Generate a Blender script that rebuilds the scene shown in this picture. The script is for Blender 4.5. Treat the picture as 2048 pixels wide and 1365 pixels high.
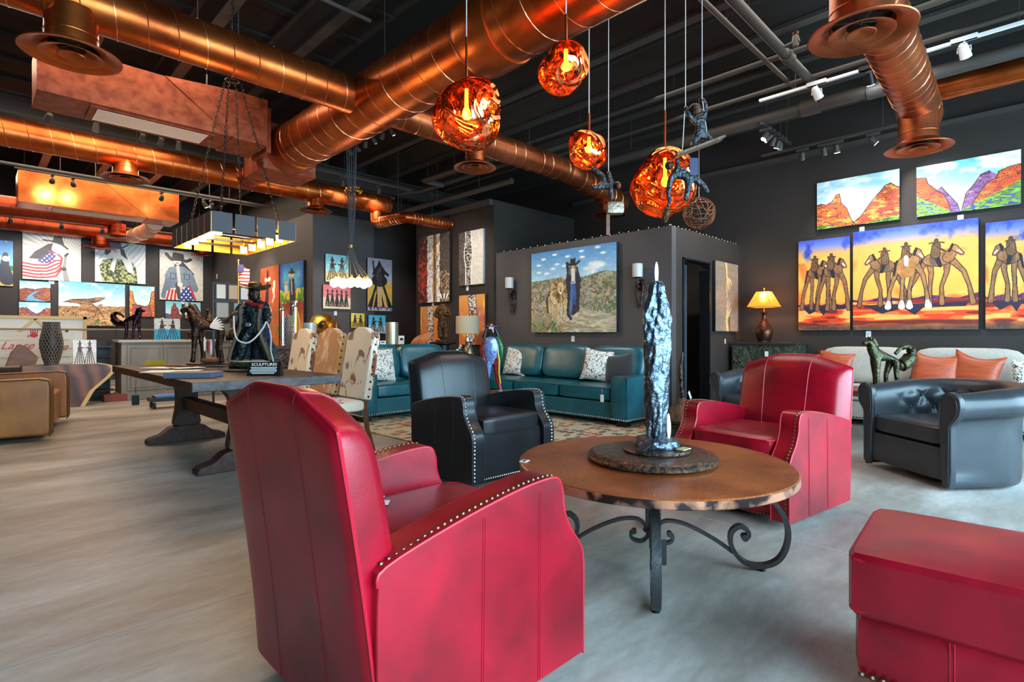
import bpy, math, random
import numpy as np
from mathutils import Vector, Matrix
random.seed(7)
for o in list(bpy.data.objects): bpy.data.objects.remove(o)
C = bpy.context.scene.collection
S = bpy.context.scene
# ---------------------------------------------------------------- camera
HC = 1.1; F_PX = 1080.0; HZ = 672.0
cam = bpy.data.cameras.new('camera'); camo = bpy.data.objects.new('camera', cam); C.objects.link(camo)
cam.sensor_width = 36; cam.lens = 36*F_PX/2048; cam.shift_y = -(682.5-HZ)/2048
camo.location = (0, 0, HC); camo.rotation_euler = (math.pi/2, 0, -math.pi/4)
cam.clip_start = .05
S.camera = camo
# ---------------------------------------------------------------- exposure
S.view_settings.view_transform = 'Standard'; S.view_settings.look = 'None'
S.view_settings.exposure = 0.55; S.view_settings.gamma = 1; S.view_settings.use_curve_mapping = False
# ---------------------------------------------------------------- daylight outside the shop front
W = bpy.data.worlds.new('world'); S.world = W; W.use_nodes = True
W.node_tree.nodes['Background'].inputs[0].default_value = (.62, .80, 1, 1)
W.node_tree.nodes['Background'].inputs[1].default_value = 1.6
def area(name, loc, rot, sx, sy, power, col):
    l = bpy.data.lights.new(name, 'AREA'); l.shape = 'RECTANGLE'; l.size = sx; l.size_y = sy; l.energy = power; l.color = col
    o = bpy.data.objects.new(name, l); C.objects.link(o); o.location = loc; o.rotation_euler = rot; return o
# daylight through the glazed shop front on the street side (plane y = -2.3)
area('daylight_street', (3.2, -2.75, 1.75), (math.radians(82), 0, 0), 9.5, 2.9, 1080, (.50, .79, 1))
# warm overhead fill areas, added to brighten the room; no visible fixtures
area('fill_light', (2.2, 12.8, 4.2), (0, 0, 0), 4, 4, 190, (1, .78, .56))
area('fill_light', (.9, 7.4, 4.25), (0, 0, 0), 2.5, 2.5, 85, (1, .80, .60))
area('fill_light', (5.5, 2.2, 4.25), (0, 0, 0), 3, 3, 60, (1, .88, .75))
# ---------------------------------------------------------------- helpers
def lin(c):
    if max(c) > 1.001 or isinstance(c[0], int): c = [x/255 for x in c]
    return tuple(x/12.92 if x <= .04045 else ((x+.055)/1.055)**2.4 for x in c)
def R(d): return math.radians(d)
def ray(u, v): return (u-1024)/F_PX, (HZ-v)/F_PX
def atd(u, v, d):
    a, b = ray(u, v); q = d*.70710678
    return Vector((q*(1+a), q*(1-a), HC+b*d))
def atz(u, v, z):
    a, b = ray(u, v); return atd(u, v, (z-HC)/b)
def atx(u, v, X):
    a, b = ray(u, v); return atd(u, v, X/(.70710678*(1+a)))
def aty(u, v, Y):
    a, b = ray(u, v); return atd(u, v, Y/(.70710678*(1-a)))
MATS = {}
def mat(name, col, rough=.5, metal=0, var=None, bump=None, coat=0, emit=None, trans=0, ior=1.45, spec=.5, sheen=0):
    """var=(scale, colour2, detail, contrast[, (sx,sy,sz)]); bump=(scale, strength, detail[, distance])"""
    if name in MATS: return MATS[name]
    m = bpy.data.materials.new(name); m.use_nodes = True; nt = m.node_tree; N = nt.nodes; L = nt.links
    b = N['Principled BSDF']; b.inputs['Base Color'].default_value = (*lin(col), 1)
    b.inputs['Roughness'].default_value = rough; b.inputs['Metallic'].default_value = metal
    b.inputs['Coat Weight'].default_value = coat; b.inputs['Coat Roughness'].default_value = .25
    b.inputs['Transmission Weight'].default_value = trans; b.inputs['IOR'].default_value = ior
    b.inputs['Specular IOR Level'].default_value = spec; b.inputs['Sheen Weight'].default_value = sheen
    if emit: b.inputs['Emission Color'].default_value = (*lin(emit[0]), 1); b.inputs['Emission Strength'].default_value = emit[1]
    if var or bump: tc = N.new('ShaderNodeTexCoord')
    if var:
        n = N.new('ShaderNodeTexNoise'); n.inputs['Scale'].default_value = var[0]; n.inputs['Detail'].default_value = var[2]
        n.inputs['Distortion'].default_value = .4
        if len(var) > 4:
            mp = N.new('ShaderNodeMapping'); mp.inputs['Scale'].default_value = var[4]
            L.new(tc.outputs['Object'], mp.inputs[0]); L.new(mp.outputs[0], n.inputs['Vector'])
        else: L.new(tc.outputs['Object'], n.inputs['Vector'])
        r = N.new('ShaderNodeValToRGB'); k = .5*(1-var[3]); r.color_ramp.elements[0].position = k; r.color_ramp.elements[1].position = 1-k
        r.color_ramp.elements[0].color = (*lin(col), 1); r.color_ramp.elements[1].color = (*lin(var[1]), 1)
        L.new(n.outputs[0], r.inputs[0]); L.new(r.outputs[0], b.inputs['Base Color'])
    if bump:
        n2 = N.new('ShaderNodeTexNoise'); n2.inputs['Scale'].default_value = bump[0]; n2.inputs['Detail'].default_value = bump[2]
        L.new(tc.outputs['Object'], n2.inputs['Vector'])
        bp = N.new('ShaderNodeBump'); bp.inputs['Strength'].default_value = bump[1]; bp.inputs['Distance'].default_value = bump[3] if len(bump) > 3 else .01
        L.new(n2.outputs[0], bp.inputs['Height']); L.new(bp.outputs[0], b.inputs['Normal'])
    MATS[name] = m; return m
def cr(pts, n=6, closed=False):
    """Catmull-Rom through points (any dimension)"""
    P = [Vector(p) for p in pts]; out = []; m = len(P)
    for i in range(m if closed else m-1):
        g = (lambda k: P[k % m]) if closed else (lambda k: P[min(max(k, 0), m-1)])
        a, b, c, d = g(i-1), g(i), g(i+1), g(i+2)
        for j in range(n):
            t = j/n; out.append(.5*((2*b)+(c-a)*t+(2*a-5*b+4*c-d)*t*t+(3*b-a-3*c+d)*t**3))
    if not closed: out.append(P[-1])
    return out
class MB:
    def __init__(s): s.v = []; s.f = []; s.mi = []
    def add(s, vs, fs, mi=0):
        o = len(s.v); s.v += [tuple(p) for p in vs]; s.f += [tuple(i+o for i in f) for f in fs]; s.mi += [mi]*len(fs); return s
    def box(s, c, d, rz=0, mi=0, M=None):
        vs = [Vector((x*d[0]/2, y*d[1]/2, z*d[2]/2)) for x in (-1, 1) for y in (-1, 1) for z in (-1, 1)]
        m = M if M is not None else Matrix.Rotation(rz, 3, 'Z')
        vs = [m @ p + Vector(c) for p in vs]
        return s.add(vs, [(0, 1, 3, 2), (4, 6, 7, 5), (0, 4, 5, 1), (2, 3, 7, 6), (0, 2, 6, 4), (1, 5, 7, 3)], mi)
    def bx(s, x0, x1, y0, y1, z0, z1, mi=0): return s.box(((x0+x1)/2, (y0+y1)/2, (z0+z1)/2), (x1-x0, y1-y0, z1-z0), 0, mi)
    def loft(s, rings, closed=True, caps=True, mi=0, loop=False):
        n = len(rings[0]); o = len(s.v); m = len(rings)
        for r in rings: s.v += [tuple(p) for p in r]
        for i in range(m if loop else m-1):
            for j in range(n if closed else n-1):
                a = o+i*n+j; b = o+i*n+(j+1) % n; i2 = (i+1) % m; c = o+i2*n+(j+1) % n; d = o+i2*n+j
                s.f.append((a, b, c, d)); s.mi.append(mi)
        if caps and closed and not loop:
            s.f.append(tuple(o+j for j in range(n))[::-1]); s.mi.append(mi)
            s.f.append(tuple(o+(m-1)*n+j for j in range(n))); s.mi.append(mi)
        return s
    def tube(s, pts, r, n=8, closed=False, mi=0, caps=True, sec=None):
        P = [Vector(p) for p in pts]; m = len(P); rs = r if isinstance(r, (list, tuple)) else [r]*m
        T = []
        for i in range(m):
            a = P[i-1] if (i > 0 or closed) else P[0]; b = P[(i+1) % m] if (i < m-1 or closed) else P[-1]
            t = (b-a); T.append(t.normalized() if t.length > 1e-9 else Vector((0, 0, 1)))
        up = Vector((0, 0, 1)) if abs(T[0].z) < .9 else Vector((1, 0, 0))
        N_ = (up-T[0]*up.dot(T[0])).normalized(); rings = []
        for i in range(m):
            N_ = (N_-T[i]*N_.dot(T[i])); N_ = N_.normalized() if N_.length > 1e-6 else T[i].orthogonal().normalized()
            B = T[i].cross(N_)
            if sec: rings.append([P[i]+N_*(q[0]*rs[i])+B*(q[1]*rs[i]) for q in sec])
            else: rings.append([P[i]+(N_*math.cos(k*2*math.pi/n)+B*math.sin(k*2*math.pi/n))*rs[i] for k in range(n)])
        return s.loft(rings, True, caps, mi, loop=closed)
    def bar(s, pts, nrm, w, t, mi=0):
        """flat bar swept along a planar path: w across the plane, t in it"""
        P = [Vector(p) for p in pts]; nrm = Vector(nrm).normalized(); rings = []
        for i in range(len(P)):
            T = (P[min(i+1, len(P)-1)]-P[max(i-1, 0)]).normalized(); B = T.cross(nrm)
            tt = t[i] if isinstance(t, list) else t
            rings.append([P[i]+nrm*(a*w/2)+B*(b*tt/2) for a, b in ((-1, -1), (1, -1), (1, 1), (-1, 1))])
        return s.loft(rings, True, True, mi)
    def cyl(s, p0, p1, r0, r1=None, n=16, mi=0, caps=True): return s.tube([p0, p1], [r0, r0 if r1 is None else r1], n, False, mi, caps)
    def lathe(s, prof, c=(0, 0, 0), n=32, mi=0, caps=True, sq=(1, 1), wob=None):
        rings = [[(c[0]+r*sq[0]*math.cos(k*2*math.pi/n)*(wob(k/n, z) if wob else 1), c[1]+r*sq[1]*math.sin(k*2*math.pi/n)*(wob(k/n, z) if wob else 1), c[2]+z) for k in range(n)] for r, z in prof]
        return s.loft(rings, True, caps, mi)
    def sph(s, c, r, n=12, mi=0):
        r = r if isinstance(r, (tuple, list)) else (r, r, r)
        rings = []
        for i in range(1, n):
            a = math.pi*i/n
            rings.append([(c[0]+r[0]*math.sin(a)*math.cos(k*math.pi/n), c[1]+r[1]*math.sin(a)*math.sin(k*math.pi/n), c[2]-r[2]*math.cos(a)) for k in range(2*n)])
        o = len(s.v); s.loft(rings, True, False, mi); q = 2*n; k0 = len(s.v)
        s.v += [(c[0], c[1], c[2]-r[2]), (c[0], c[1], c[2]+r[2])]
        for k in range(q):
            s.f.append((o+(k+1) % q, o+k, k0)); s.mi.append(mi)
            e = o+(n-2)*q; s.f.append((e+k, e+(k+1) % q, k0+1)); s.mi.append(mi)
        return s
    def rbox(s, c, d, k=7, n=8, M=None, mi=0, fn=None):
        """soft rounded box / cushion"""
        vs = []; fs = []; idx = {}
        def P(p):
            key = tuple(round(x, 5) for x in p)
            if key not in idx:
                w = sum(abs(x)**k for x in p)**(1/k); q = Vector([x/w for x in p])
                if fn: q = fn(q)
                q = Vector((q[0]*d[0]/2, q[1]*d[1]/2, q[2]*d[2]/2))
                if M is not None: q = M @ q
                idx[key] = len(vs); vs.append(q+Vector(c))
            return idx[key]
        g = [math.tan(math.pi/4*(-1+2*i/n)) for i in range(n+1)]
        for ax in range(3):
            for sg in (-1, 1):
                for i in range(n):
                    for j in range(n):
                        q = []
                        for a, b in ((i, j), (i+1, j), (i+1, j+1), (i, j+1)):
                            p = [0, 0, 0]; p[ax] = sg; p[(ax+1) % 3] = g[a]; p[(ax+2) % 3] = g[b]; q.append(P(p))
                        fs.append(tuple(q if sg > 0 else q[::-1]))
        return s.add(vs, fs, mi)
    def prism(s, poly, ax, a0, a1, mi=0):
        def V(p, a): return {'x': (a, p[0], p[1]), 'y': (p[0], a, p[1]), 'z': (p[0], p[1], a)}[ax]
        n = len(poly); vs = [V(p, a0) for p in poly]+[V(p, a1) for p in poly]
        fs = [tuple(range(n)), tuple(range(n, 2*n))[::-1]]+[((i+1) % n, i, i+n, (i+1) % n+n) for i in range(n)]
        return s.add(vs, fs, mi)
    def text(s, body, size, M, mi=0, ext=.001, align='CENTER', shear=0):
        c = bpy.data.curves.new('t', 'FONT'); c.body = body; c.size = size; c.extrude = ext; c.align_x = align; c.align_y = 'CENTER'; c.shear = shear
        c.resolution_u = 3
        o = bpy.data.objects.new('t', c); C.objects.link(o); bpy.context.view_layer.update()
        me = bpy.data.meshes.new_from_object(o)
        s.add([M @ v.co for v in me.vertices], [tuple(p.vertices) for p in me.polygons], mi)
        bpy.data.objects.remove(o); bpy.data.meshes.remove(me); return s
    def xf(s, M): s.v = [tuple(M @ Vector(p)) for p in s.v]; return s
    def build(s, name, mats, parent=None, bevel=0, seg=2, sub=0, ang=35, fix=True, **tags):
        me = bpy.data.meshes.new(name); me.from_pydata(s.v, [], s.f)
        for m in (mats if isinstance(mats, (list, tuple)) else [mats]): me.materials.append(m)
        me.polygons.foreach_set('material_index', s.mi)
        if fix:
            import bmesh
            bm = bmesh.new(); bm.from_mesh(me); bmesh.ops.recalc_face_normals(bm, faces=bm.faces); bm.to_mesh(me); bm.free()
        me.polygons.foreach_set('use_smooth', [True]*len(me.polygons)); me.set_sharp_from_angle(angle=R(ang)); me.update()
        o = bpy.data.objects.new(name, me); C.objects.link(o)
        if parent is not None: o.parent = parent
        if bevel:
            b = o.modifiers.new('b', 'BEVEL'); b.width = bevel; b.segments = seg; b.limit_method = 'ANGLE'; b.angle_limit = R(40); b.harden_normals = True
        if sub: q = o.modifiers.new('s', 'SUBSURF'); q.levels = q.render_levels = sub
        for k, v in tags.items(): o[k] = v
        return o
def thing(name, label, cat, loc=(0, 0, 0), rz=0, group=None):
    o = bpy.data.objects.new(name, None); C.objects.link(o); o.empty_display_size = .05
    o.location = loc; o.rotation_euler = (0, 0, rz); o['label'] = label; o['category'] = cat
    if group: o['group'] = group
    return o
def solo(mb, name, mats, label, cat, loc=(0, 0, 0), rz=0, group=None, **k):
    o = mb.build(name, mats, **k); o.location = loc; o.rotation_euler = (0, 0, rz); o['label'] = label; o['category'] = cat
    if group: o['group'] = group
    return o
def struct(mb, name, mats, **k): return mb.build(name, mats, kind='structure', **k)
def copy_tree(r, loc=None, rz=None, label=None, group=None, parent=None):
    c = r.copy(); C.objects.link(c)
    if parent is not None: c.parent = parent
    if loc is not None: c.location = loc
    if rz is not None: c.rotation_euler = (0, 0, rz)
    if label: c['label'] = label
    if group: c['group'] = group
    for ch in list(r.children):
        copy_tree(ch, parent=c)
    return c
def skin(name, J, E, mt, parent=None, sub=2, **tags):
    """continuous limb surface: J = {joint:(x,y,z,radius)} (first is the root), E = [(a,b)]"""
    keys = list(J); me = bpy.data.meshes.new(name)
    me.from_pydata([J[k][:3] for k in keys], [(keys.index(a), keys.index(b)) for a, b in E], [])
    o = bpy.data.objects.new(name, me); C.objects.link(o)
    if parent is not None: o.parent = parent
    o.modifiers.new('k', 'SKIN').use_smooth_shade = True
    if not me.skin_vertices: me.attributes.new('skin_vertex', 'FLOAT_VECTOR', 'POINT')
    for i, k in enumerate(keys):
        r = J[k][3]; me.skin_vertices[0].data[i].radius = (r, r) if not isinstance(r, tuple) else r
        me.skin_vertices[0].data[i].use_root = (i == 0)
    q = o.modifiers.new('s', 'SUBSURF'); q.levels = q.render_levels = sub
    me.materials.append(mt)
    for k, v in tags.items(): o[k] = v
    return o
ORD = ['first', 'second', 'third', 'fourth', 'fifth', 'sixth', 'seventh', 'eighth', 'ninth', 'tenth', 'eleventh', 'twelfth']
# ---------------------------------------------------------------- room materials
m_wall = mat('charcoal_wall_paint', (48, 40, 36), .62, var=(2.5, (40, 34, 31), 4, .6), bump=(60, .06, 3, .004))
m_wall_grey = mat('grey_wall_paint', (78, 72, 71), .6, var=(2.0, (68, 63, 62), 4, .6), bump=(60, .06, 3, .004))
m_deck = mat('black_ceiling_paint', (32, 28, 26), .7, bump=(30, .1, 3))
m_steel = mat('dark_grey_painted_steel', (62, 57, 53), .55)
m_black = mat('black_metal', (24, 23, 23), .4, .3)
m_white = mat('white_enamel', (225, 226, 226), .4)
m_paper = mat('white_paper', (226, 224, 218), .7)
m_ink = mat('dark_ink', (34, 34, 40), .7)
m_glass = bpy.data.materials.new('window_glass'); m_glass.use_nodes = True; _N = m_glass.node_tree.nodes; _N.remove(_N['Principled BSDF'])
_t = _N.new('ShaderNodeBsdfTransparent'); _t.inputs[0].default_value = (.94, .97, .97, 1); _g = _N.new('ShaderNodeBsdfGlossy'); _g.inputs['Roughness'].default_value = .02; _m = _N.new('ShaderNodeMixShader'); _m.inputs[0].default_value = .06
m_glass.node_tree.links.new(_t.outputs[0], _m.inputs[1]); m_glass.node_tree.links.new(_g.outputs[0], _m.inputs[2]); m_glass.node_tree.links.new(_m.outputs[0], _N['Material Output'].inputs[0])
def floor_mat():
    m = bpy.data.materials.new('polished_concrete'); m.use_nodes = True; N = m.node_tree.nodes; L = m.node_tree.links
    b = N['Principled BSDF']; tc = N.new('ShaderNodeTexCoord'); mp = N.new('ShaderNodeMapping'); L.new(tc.outputs['Object'], mp.inputs[0])
    mp.inputs['Rotation'].default_value = (0, 0, R(25)); mp.inputs['Scale'].default_value = (.45, 1.2, 1)
    n1 = N.new('ShaderNodeTexNoise'); n1.inputs['Scale'].default_value = 1.1; n1.inputs['Detail'].default_value = 8; n1.inputs['Roughness'].default_value = .62
    L.new(mp.outputs[0], n1.inputs['Vector'])
    r = N.new('ShaderNodeValToRGB'); e = r.color_ramp.elements
    e[0].position = .3; e[0].color = (*lin((104, 95, 86)), 1); e[1].position = .68; e[1].color = (*lin((192, 189, 184)), 1)
    q = e.new(.5); q.color = (*lin((152, 144, 135)), 1)
    L.new(n1.outputs[0], r.inputs[0])
    n2 = N.new('ShaderNodeTexNoise'); n2.inputs['Scale'].default_value = 22; n2.inputs['Detail'].default_value = 9; n2.inputs['Roughness'].default_value = .7
    L.new(mp.outputs[0], n2.inputs['Vector'])
    mx = N.new('ShaderNodeMix'); mx.data_type = 'RGBA'; mx.blend_type = 'OVERLAY'; mx.inputs[0].default_value = .35
    L.new(r.outputs[0], mx.inputs[6]); L.new(n2.outputs[0], mx.inputs[7])
    L.new(mx.outputs[2], b.inputs['Base Color'])
    r2 = N.new('ShaderNodeMapRange'); r2.inputs[3].default_value = .3; r2.inputs[4].default_value = .55
    L.new(n1.outputs[0], r2.inputs[0]); L.new(r2.outputs[0], b.inputs['Roughness'])
    bp = N.new('ShaderNodeBump'); bp.inputs['Strength'].default_value = .08; bp.inputs['Distance'].default_value = .01
    L.new(n2.outputs[0], bp.inputs['Height']); L.new(bp.outputs[0], b.inputs['Normal'])
    return m
m_floor = floor_mat()
# ---------------------------------------------------------------- room shell
XL, XR, YB, YF, ZC = -3.0, 8.76, -2.3, 16.6, 4.95
struct(MB().bx(XL-.2, 9.2, YB-.2, 17.8, -.1, 0), 'floor', m_floor)
b = MB().bx(XL-.2, 9.2, YB-.2, 17.8, ZC, ZC+.1)
for i in range(26):                                    # ribs of the roof deck
    y = YB+.4+i*.75; b.bx(XL, 9.0, y, y+.12, ZC-.04, ZC)
struct(b, 'ceiling', m_deck)
struct(MB().bx(XR, XR+.2, YB-.2, 10.3, 0, ZC), 'wall_right', m_wall)
struct(MB().bx(XL-.2, 4.75, YF, YF+.2, 0, ZC), 'wall_back', m_wall)
struct(MB().bx(4.75, 6.1, 10.3, 17.6, 0, 3.55), 'wall_inner_left', m_wall_grey)
struct(MB().bx(4.80, 4.9, 10.5, 17.6, 3.551, ZC), 'wall_inner_upper', m_deck)
struct(MB().bx(6.1, 8.96, 10.3, 10.5, 0, 3.55).bx(4.75, 8.96, 10.5, 10.6, 3.55, ZC), 'wall_inner_back', m_wall)
struct(MB().bx(6.5, XR, 6.95, 9.3, 0, 3.5), 'wall_inner_right', m_wall)
struct(MB().bx(7.35, XR, 9.3, 10.3, 0, 3.5), 'wall_recess', m_wall)
# shop front glazing (street side) and entrance side, behind the camera
def glazing(name, x0, x1, n, axis, const, sill=.25, head=3.1):
    w = MB(); fr = MB()
    def bb(m, a0, a1, c0, c1, z0, z1):
        if axis == 'x': m.bx(a0, a1, c0, c1, z0, z1)
        else: m.bx(c0, c1, a0, a1, z0, z1)
    bb(w, x0-.3, x1+.3, const-.1, const+.1, 0, sill); bb(w, x0-.3, x1+.3, const-.1, const+.1, head, ZC)
    o = struct(w, 'wall_'+name, m_wall)
    for i in range(n+1):
        x = x0+(x1-x0)*i/n; bb(fr, x-.035, x+.035, const-.06, const+.06, sill, head)
    bb(fr, x0, x1, const-.06, const+.06, sill, sill+.06); bb(fr, x0, x1, const-.06, const+.06, head-.06, head)
    f = struct(fr, 'window_'+name, m_black)
    g = MB(); bb(g, x0, x1, const-.004, const+.004, sill, head); g.build('pane', m_glass, f)
glazing('street', -2.2, 8.4, 6, 'x', YB)
struct(MB().bx(XL-.1, XL+.1, YB, YF, 0, ZC), 'wall_left', m_wall)
struct(MB().bx(XL-.1, -2.4, YB-.1, YB+.1, 0, ZC).bx(8.5, XR+.1, YB-.1, YB+.1, 0, ZC), 'wall_front_corner', m_wall)
# fitting-room partition, lower than the ceiling, with a doorway
struct(MB().bx(6.55, 6.67, 3.56, 6.95, 0, 2.56), 'wall_partition_front', m_wall_grey)
struct(MB().bx(6.672, 6.84, 3.56, 3.68, 0, 2.56).bx(7.65, XR, 3.56, 3.68, 0, 2.56).bx(6.84, 7.65, 3.56, 3.68, 2.155, 2.56), 'wall_partition_side', m_wall)
struct(MB().bx(6.84, 6.86, 3.54, 3.70, 0, 2.17).bx(7.63, 7.65, 3.54, 3.70, 0, 2.17).bx(6.84, 7.65, 3.54, 3.70, 2.15, 2.17), 'door_1', m_black)
m_trimk = mat('dark_trim', (40, 36, 35), .5)
struct(MB().bx(6.53, 6.549, 3.56, 6.9, 0, .1), 'baseboard_partition', m_trimk)
struct(MB().bx(8.74, 8.759, -2, 3.5, 0, .1), 'baseboard_right', m_trimk)
struct(MB().bx(4.6, 6.1, 10.28, 10.299, 0, .1), 'baseboard_inner', m_trimk)
# saw-cut joints of the concrete slab (thin light filler strips)
m_joint = mat('pale_joint_filler', (168, 160, 150), .7)
struct(MB().bx(-2.8, 8.6, 2.43, 2.436, 0, .0012), 'trim_1', m_joint)
struct(MB().bx(-2.8, 8.6, 7.0, 7.006, 0, .0012), 'trim_2', m_joint)
struct(MB().bx(3.12, 3.126, -2, 3.3, 0, .0012), 'trim_3', m_joint)
# ================================================================ upholstery
def leather(name, c1, c2, rough=.34, coat=.25, sc=5):
    return mat(name, c1, rough, var=(sc, c2, 6, .45), bump=(240, .12, 4, .003), coat=coat)
m_red = leather('red_leather', (172, 5, 34), (104, 2, 18), .33, .15, 4)
m_redseam = mat('red_piping', (190, 18, 44), .35)
m_reddark = mat('dark_red_thread', (112, 8, 24), .5)
m_blk = leather('black_leather', (27, 29, 33), (17, 18, 21), .36, .15)
m_blkseam = mat('black_piping', (40, 44, 50), .4)
m_char = leather('charcoal_leather', (50, 54, 59), (40, 43, 48), .38, .15)
m_teal = leather('teal_leather', (10, 92, 104), (6, 66, 78), .34, .25)
m_tealseam = mat('teal_piping', (8, 60, 70), .4)
m_tan = leather('tan_leather', (166, 106, 42), (132, 78, 28), .38, .2)
m_taupe = mat('dark_tan_piping', (96, 64, 34), .4)
m_brassnail = mat('antique_brass', (112, 92, 70), .32, .9)
m_silvernail = mat('bright_nickel', (210, 214, 216), .25, .9)
m_rubber = mat('dark_base', (26, 28, 30), .6)
def nails(mb, pts, r, gap, axis=None):
    """dome nail heads at even spacing along a polyline"""
    P = [Vector(p) for p in pts]; acc = 0; 
    for a, b in zip(P[:-1], P[1:]):
        L_ = (b-a).length
        while acc <= L_ and L_ > 0:
            mb.sph(a+(b-a)*(acc/L_), r, 4); acc += gap
        acc -= L_
def sstep(x): x = min(max(x, 0), 1); return x*x*(3-2*x)
ARM = [(.37, .05), (.385, .3), (.382, .52), (.36, .56), (.16, .61), (-.06, .648), (-.20, .66), (-.262, .652), (-.285, .61), (-.292, .55), (-.325, .48), (-.372, .42), (-.392, .36), (-.392, .2), (-.392, .05)]
def armchair(label, loc, rz, m, ms, mn, w=.78):
    t = thing('leather_armchair', label, 'armchair', loc, rz)
    hw = w/2; prof = [(p.x, p.y) for p in cr(ARM, 4)]
    for s in (-1, 1):
        a = MB().prism(prof, 'x', s*(hw-.115), s*hw)
        arm = a.build('arm', m, t, bevel=.014, seg=3)
        top = prof[10:]
        p = MB(); ed = cr([(s*(hw+.0005), y, z) for y, z in ARM[2:]], 4)
        ed = [(x, y*1.0, z) for x, y, z in ed]
        p.tube([(s*(hw-.003), y, z-.004) for _, y, z in ed], .0045, 6); p.tube([(s*(hw-.11), y, z-.004) for _, y, z in ed], .0045, 6)
        p.build('piping', ms, arm)
        nb = MB(); nr_ = .0075 if m is m_red else .0095; q = cr([(s*(hw-.024), y, z) for y, z in ARM[3:]], 4)
        off = []
        for i in range(len(q)):
            T = (q[min(i+1, len(q)-1)]-q[max(i-1, 0)]).normalized(); off.append(q[i]+Vector((0, T.z, -T.y)).normalized()*-.0015)
        nails(nb, off, nr_, .0215 if m is m_red else .027); nb.build('nailhead_trim', mn, arm)
        st = MB()
        for y in (.06, -.17):
            zt = .62 if y > 0 else .645
            for dy in (-.004, .004): st.tube([(s*(hw+.0012), y+dy, .06), (s*(hw+.0012), y+dy-.008, zt-.02)], .0011, 4)
        st.build('stitching', ms, arm)
    MB().rbox((0, -.325, .225), (w-.22, .09, .36), 12, 6).build('front_rail', m, t)
    nb = MB(); nails(nb, [(-hw+.13, -.372, .068), (hw-.12, -.372, .068)], .0075, .0215); nb.build('rail_nailhead_trim', mn, t)
    def puff(q):
        return Vector((q.x, q.y, q.z*(1+.16*(1-q.x**2)*(1-q.y**2)) if q.z > 0 else q.z))
    MB().rbox((0, -.07, .435), (w-.235, .61, .15), 9, 12, fn=puff).build('seat_cushion', m, t)
    pc = MB(); f = .29; X = (w-.245)/2
    pc.tube([(-X, .2, .492), (-X, -.345, .492), (-X+.02, -.368, .492), (X-.02, -.368, .492), (X, -.345, .492), (X, .2, .492)], .005, 6)
    pc.build('cushion_piping', ms, t)
    # camel back
    ns, nt = 40, 22; bw = hw-.012
    def zt(s_): return .905+.064*sstep((1-abs(s_))/.78)-.02*abs(s_)**12
    def P(s_, tt, side):
        z = .07+(zt(s_)-.07)*tt; rear = .385+.105*tt**1.3
        ru = (1-abs(s_)**14)**.5*(1-tt**26)**.5 if abs(s_) < 1 and tt < 1 else 0
        th = .16-.03*tt
        y = rear-.022 if side < 0.5 else rear
        if side: y = rear-.02*(1-ru)
        else: y = rear-.02-(th-.02)*ru-.018*ru*math.cos(s_*1.5)
        return ((s_)*bw*(1-.03*tt), y, z)
    ss = [-1+2*i/ns for i in range(ns+1)]; ss = [math.sin(x*math.pi/2)*.25+x*.75 for x in ss]
    ts = [1-(1-j/nt)**1.5 for j in range(nt+1)]
    mb = MB()
    fr = [[P(a, b_, 0) for a in ss] for b_ in ts]; bk = [[P(a, b_, 1) for a in ss] for b_ in ts]
    mb.loft(fr, False, False); mb.loft(bk, False, False)
    mb.loft([[r[0] for r in fr], [r[0] for r in bk]], False, False); mb.loft([[r[-1] for r in fr], [r[-1] for r in bk]], False, False); mb.loft([fr[-1], bk[-1]], False, False)
    bo = mb.build('backrest', m, t, ang=60)
    pp = MB(); pp.tube([P(a, .04, 1) for a in (-1,)]+[P(-1, b_, 1) for b_ in ts[2:]]+[P(a, 1, 1) for a in ss]+[P(1, b_, 1) for b_ in ts[::-1][:-2]], .005, 6)
    for s_ in (-.42, .42):
        pp.tube([Vector(P(s_*(.82+.18*b_), b_, 0))+Vector((0, -.0005, 0)) for b_ in ts if b_ > .42], .0028, 5)
        pass
    pp.build('back_piping', ms, bo)
    for s_ in (-.42, .42):
        MB().tube([Vector(P(s_, b_, 1))+Vector((0, .0002, 0)) for b_ in ts], .0013, 5).build('back_stitching', m_reddark if m is m_red else ms, bo)
    MB().lathe([(.2, 0), (.26, .004), (.27, .03), (.1, .04), (.1, .06)]).build('swivel_base', m_rubber, t)
    return t
near = armchair('red leather armchair nearest the camera, seen from behind with camel back', (1.045, 1.49, 0), R(90), m_red, m_redseam, m_brassnail)
far = armchair('red leather armchair facing us beyond the round copper table', (3.65, 1.35, 0), R(-99), m_red, m_redseam, m_brassnail)
blk = armchair('black leather armchair with silver nailheads left of the copper table', (2.90, 3.24, 0), R(-2), m_blk, m_blkseam, m_silvernail, .84)
# price tag lying on the near seat
solo(MB().box((0, 0, 0), (.05, .11, .0015), R(30)).box((.01, .02, .012), (.008, .10, .001), R(50)), 'price_tag', m_paper, 'white price tag lying on the near red armchair seat', 'tag', (.98, 1.66, .522), R(20))

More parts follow.
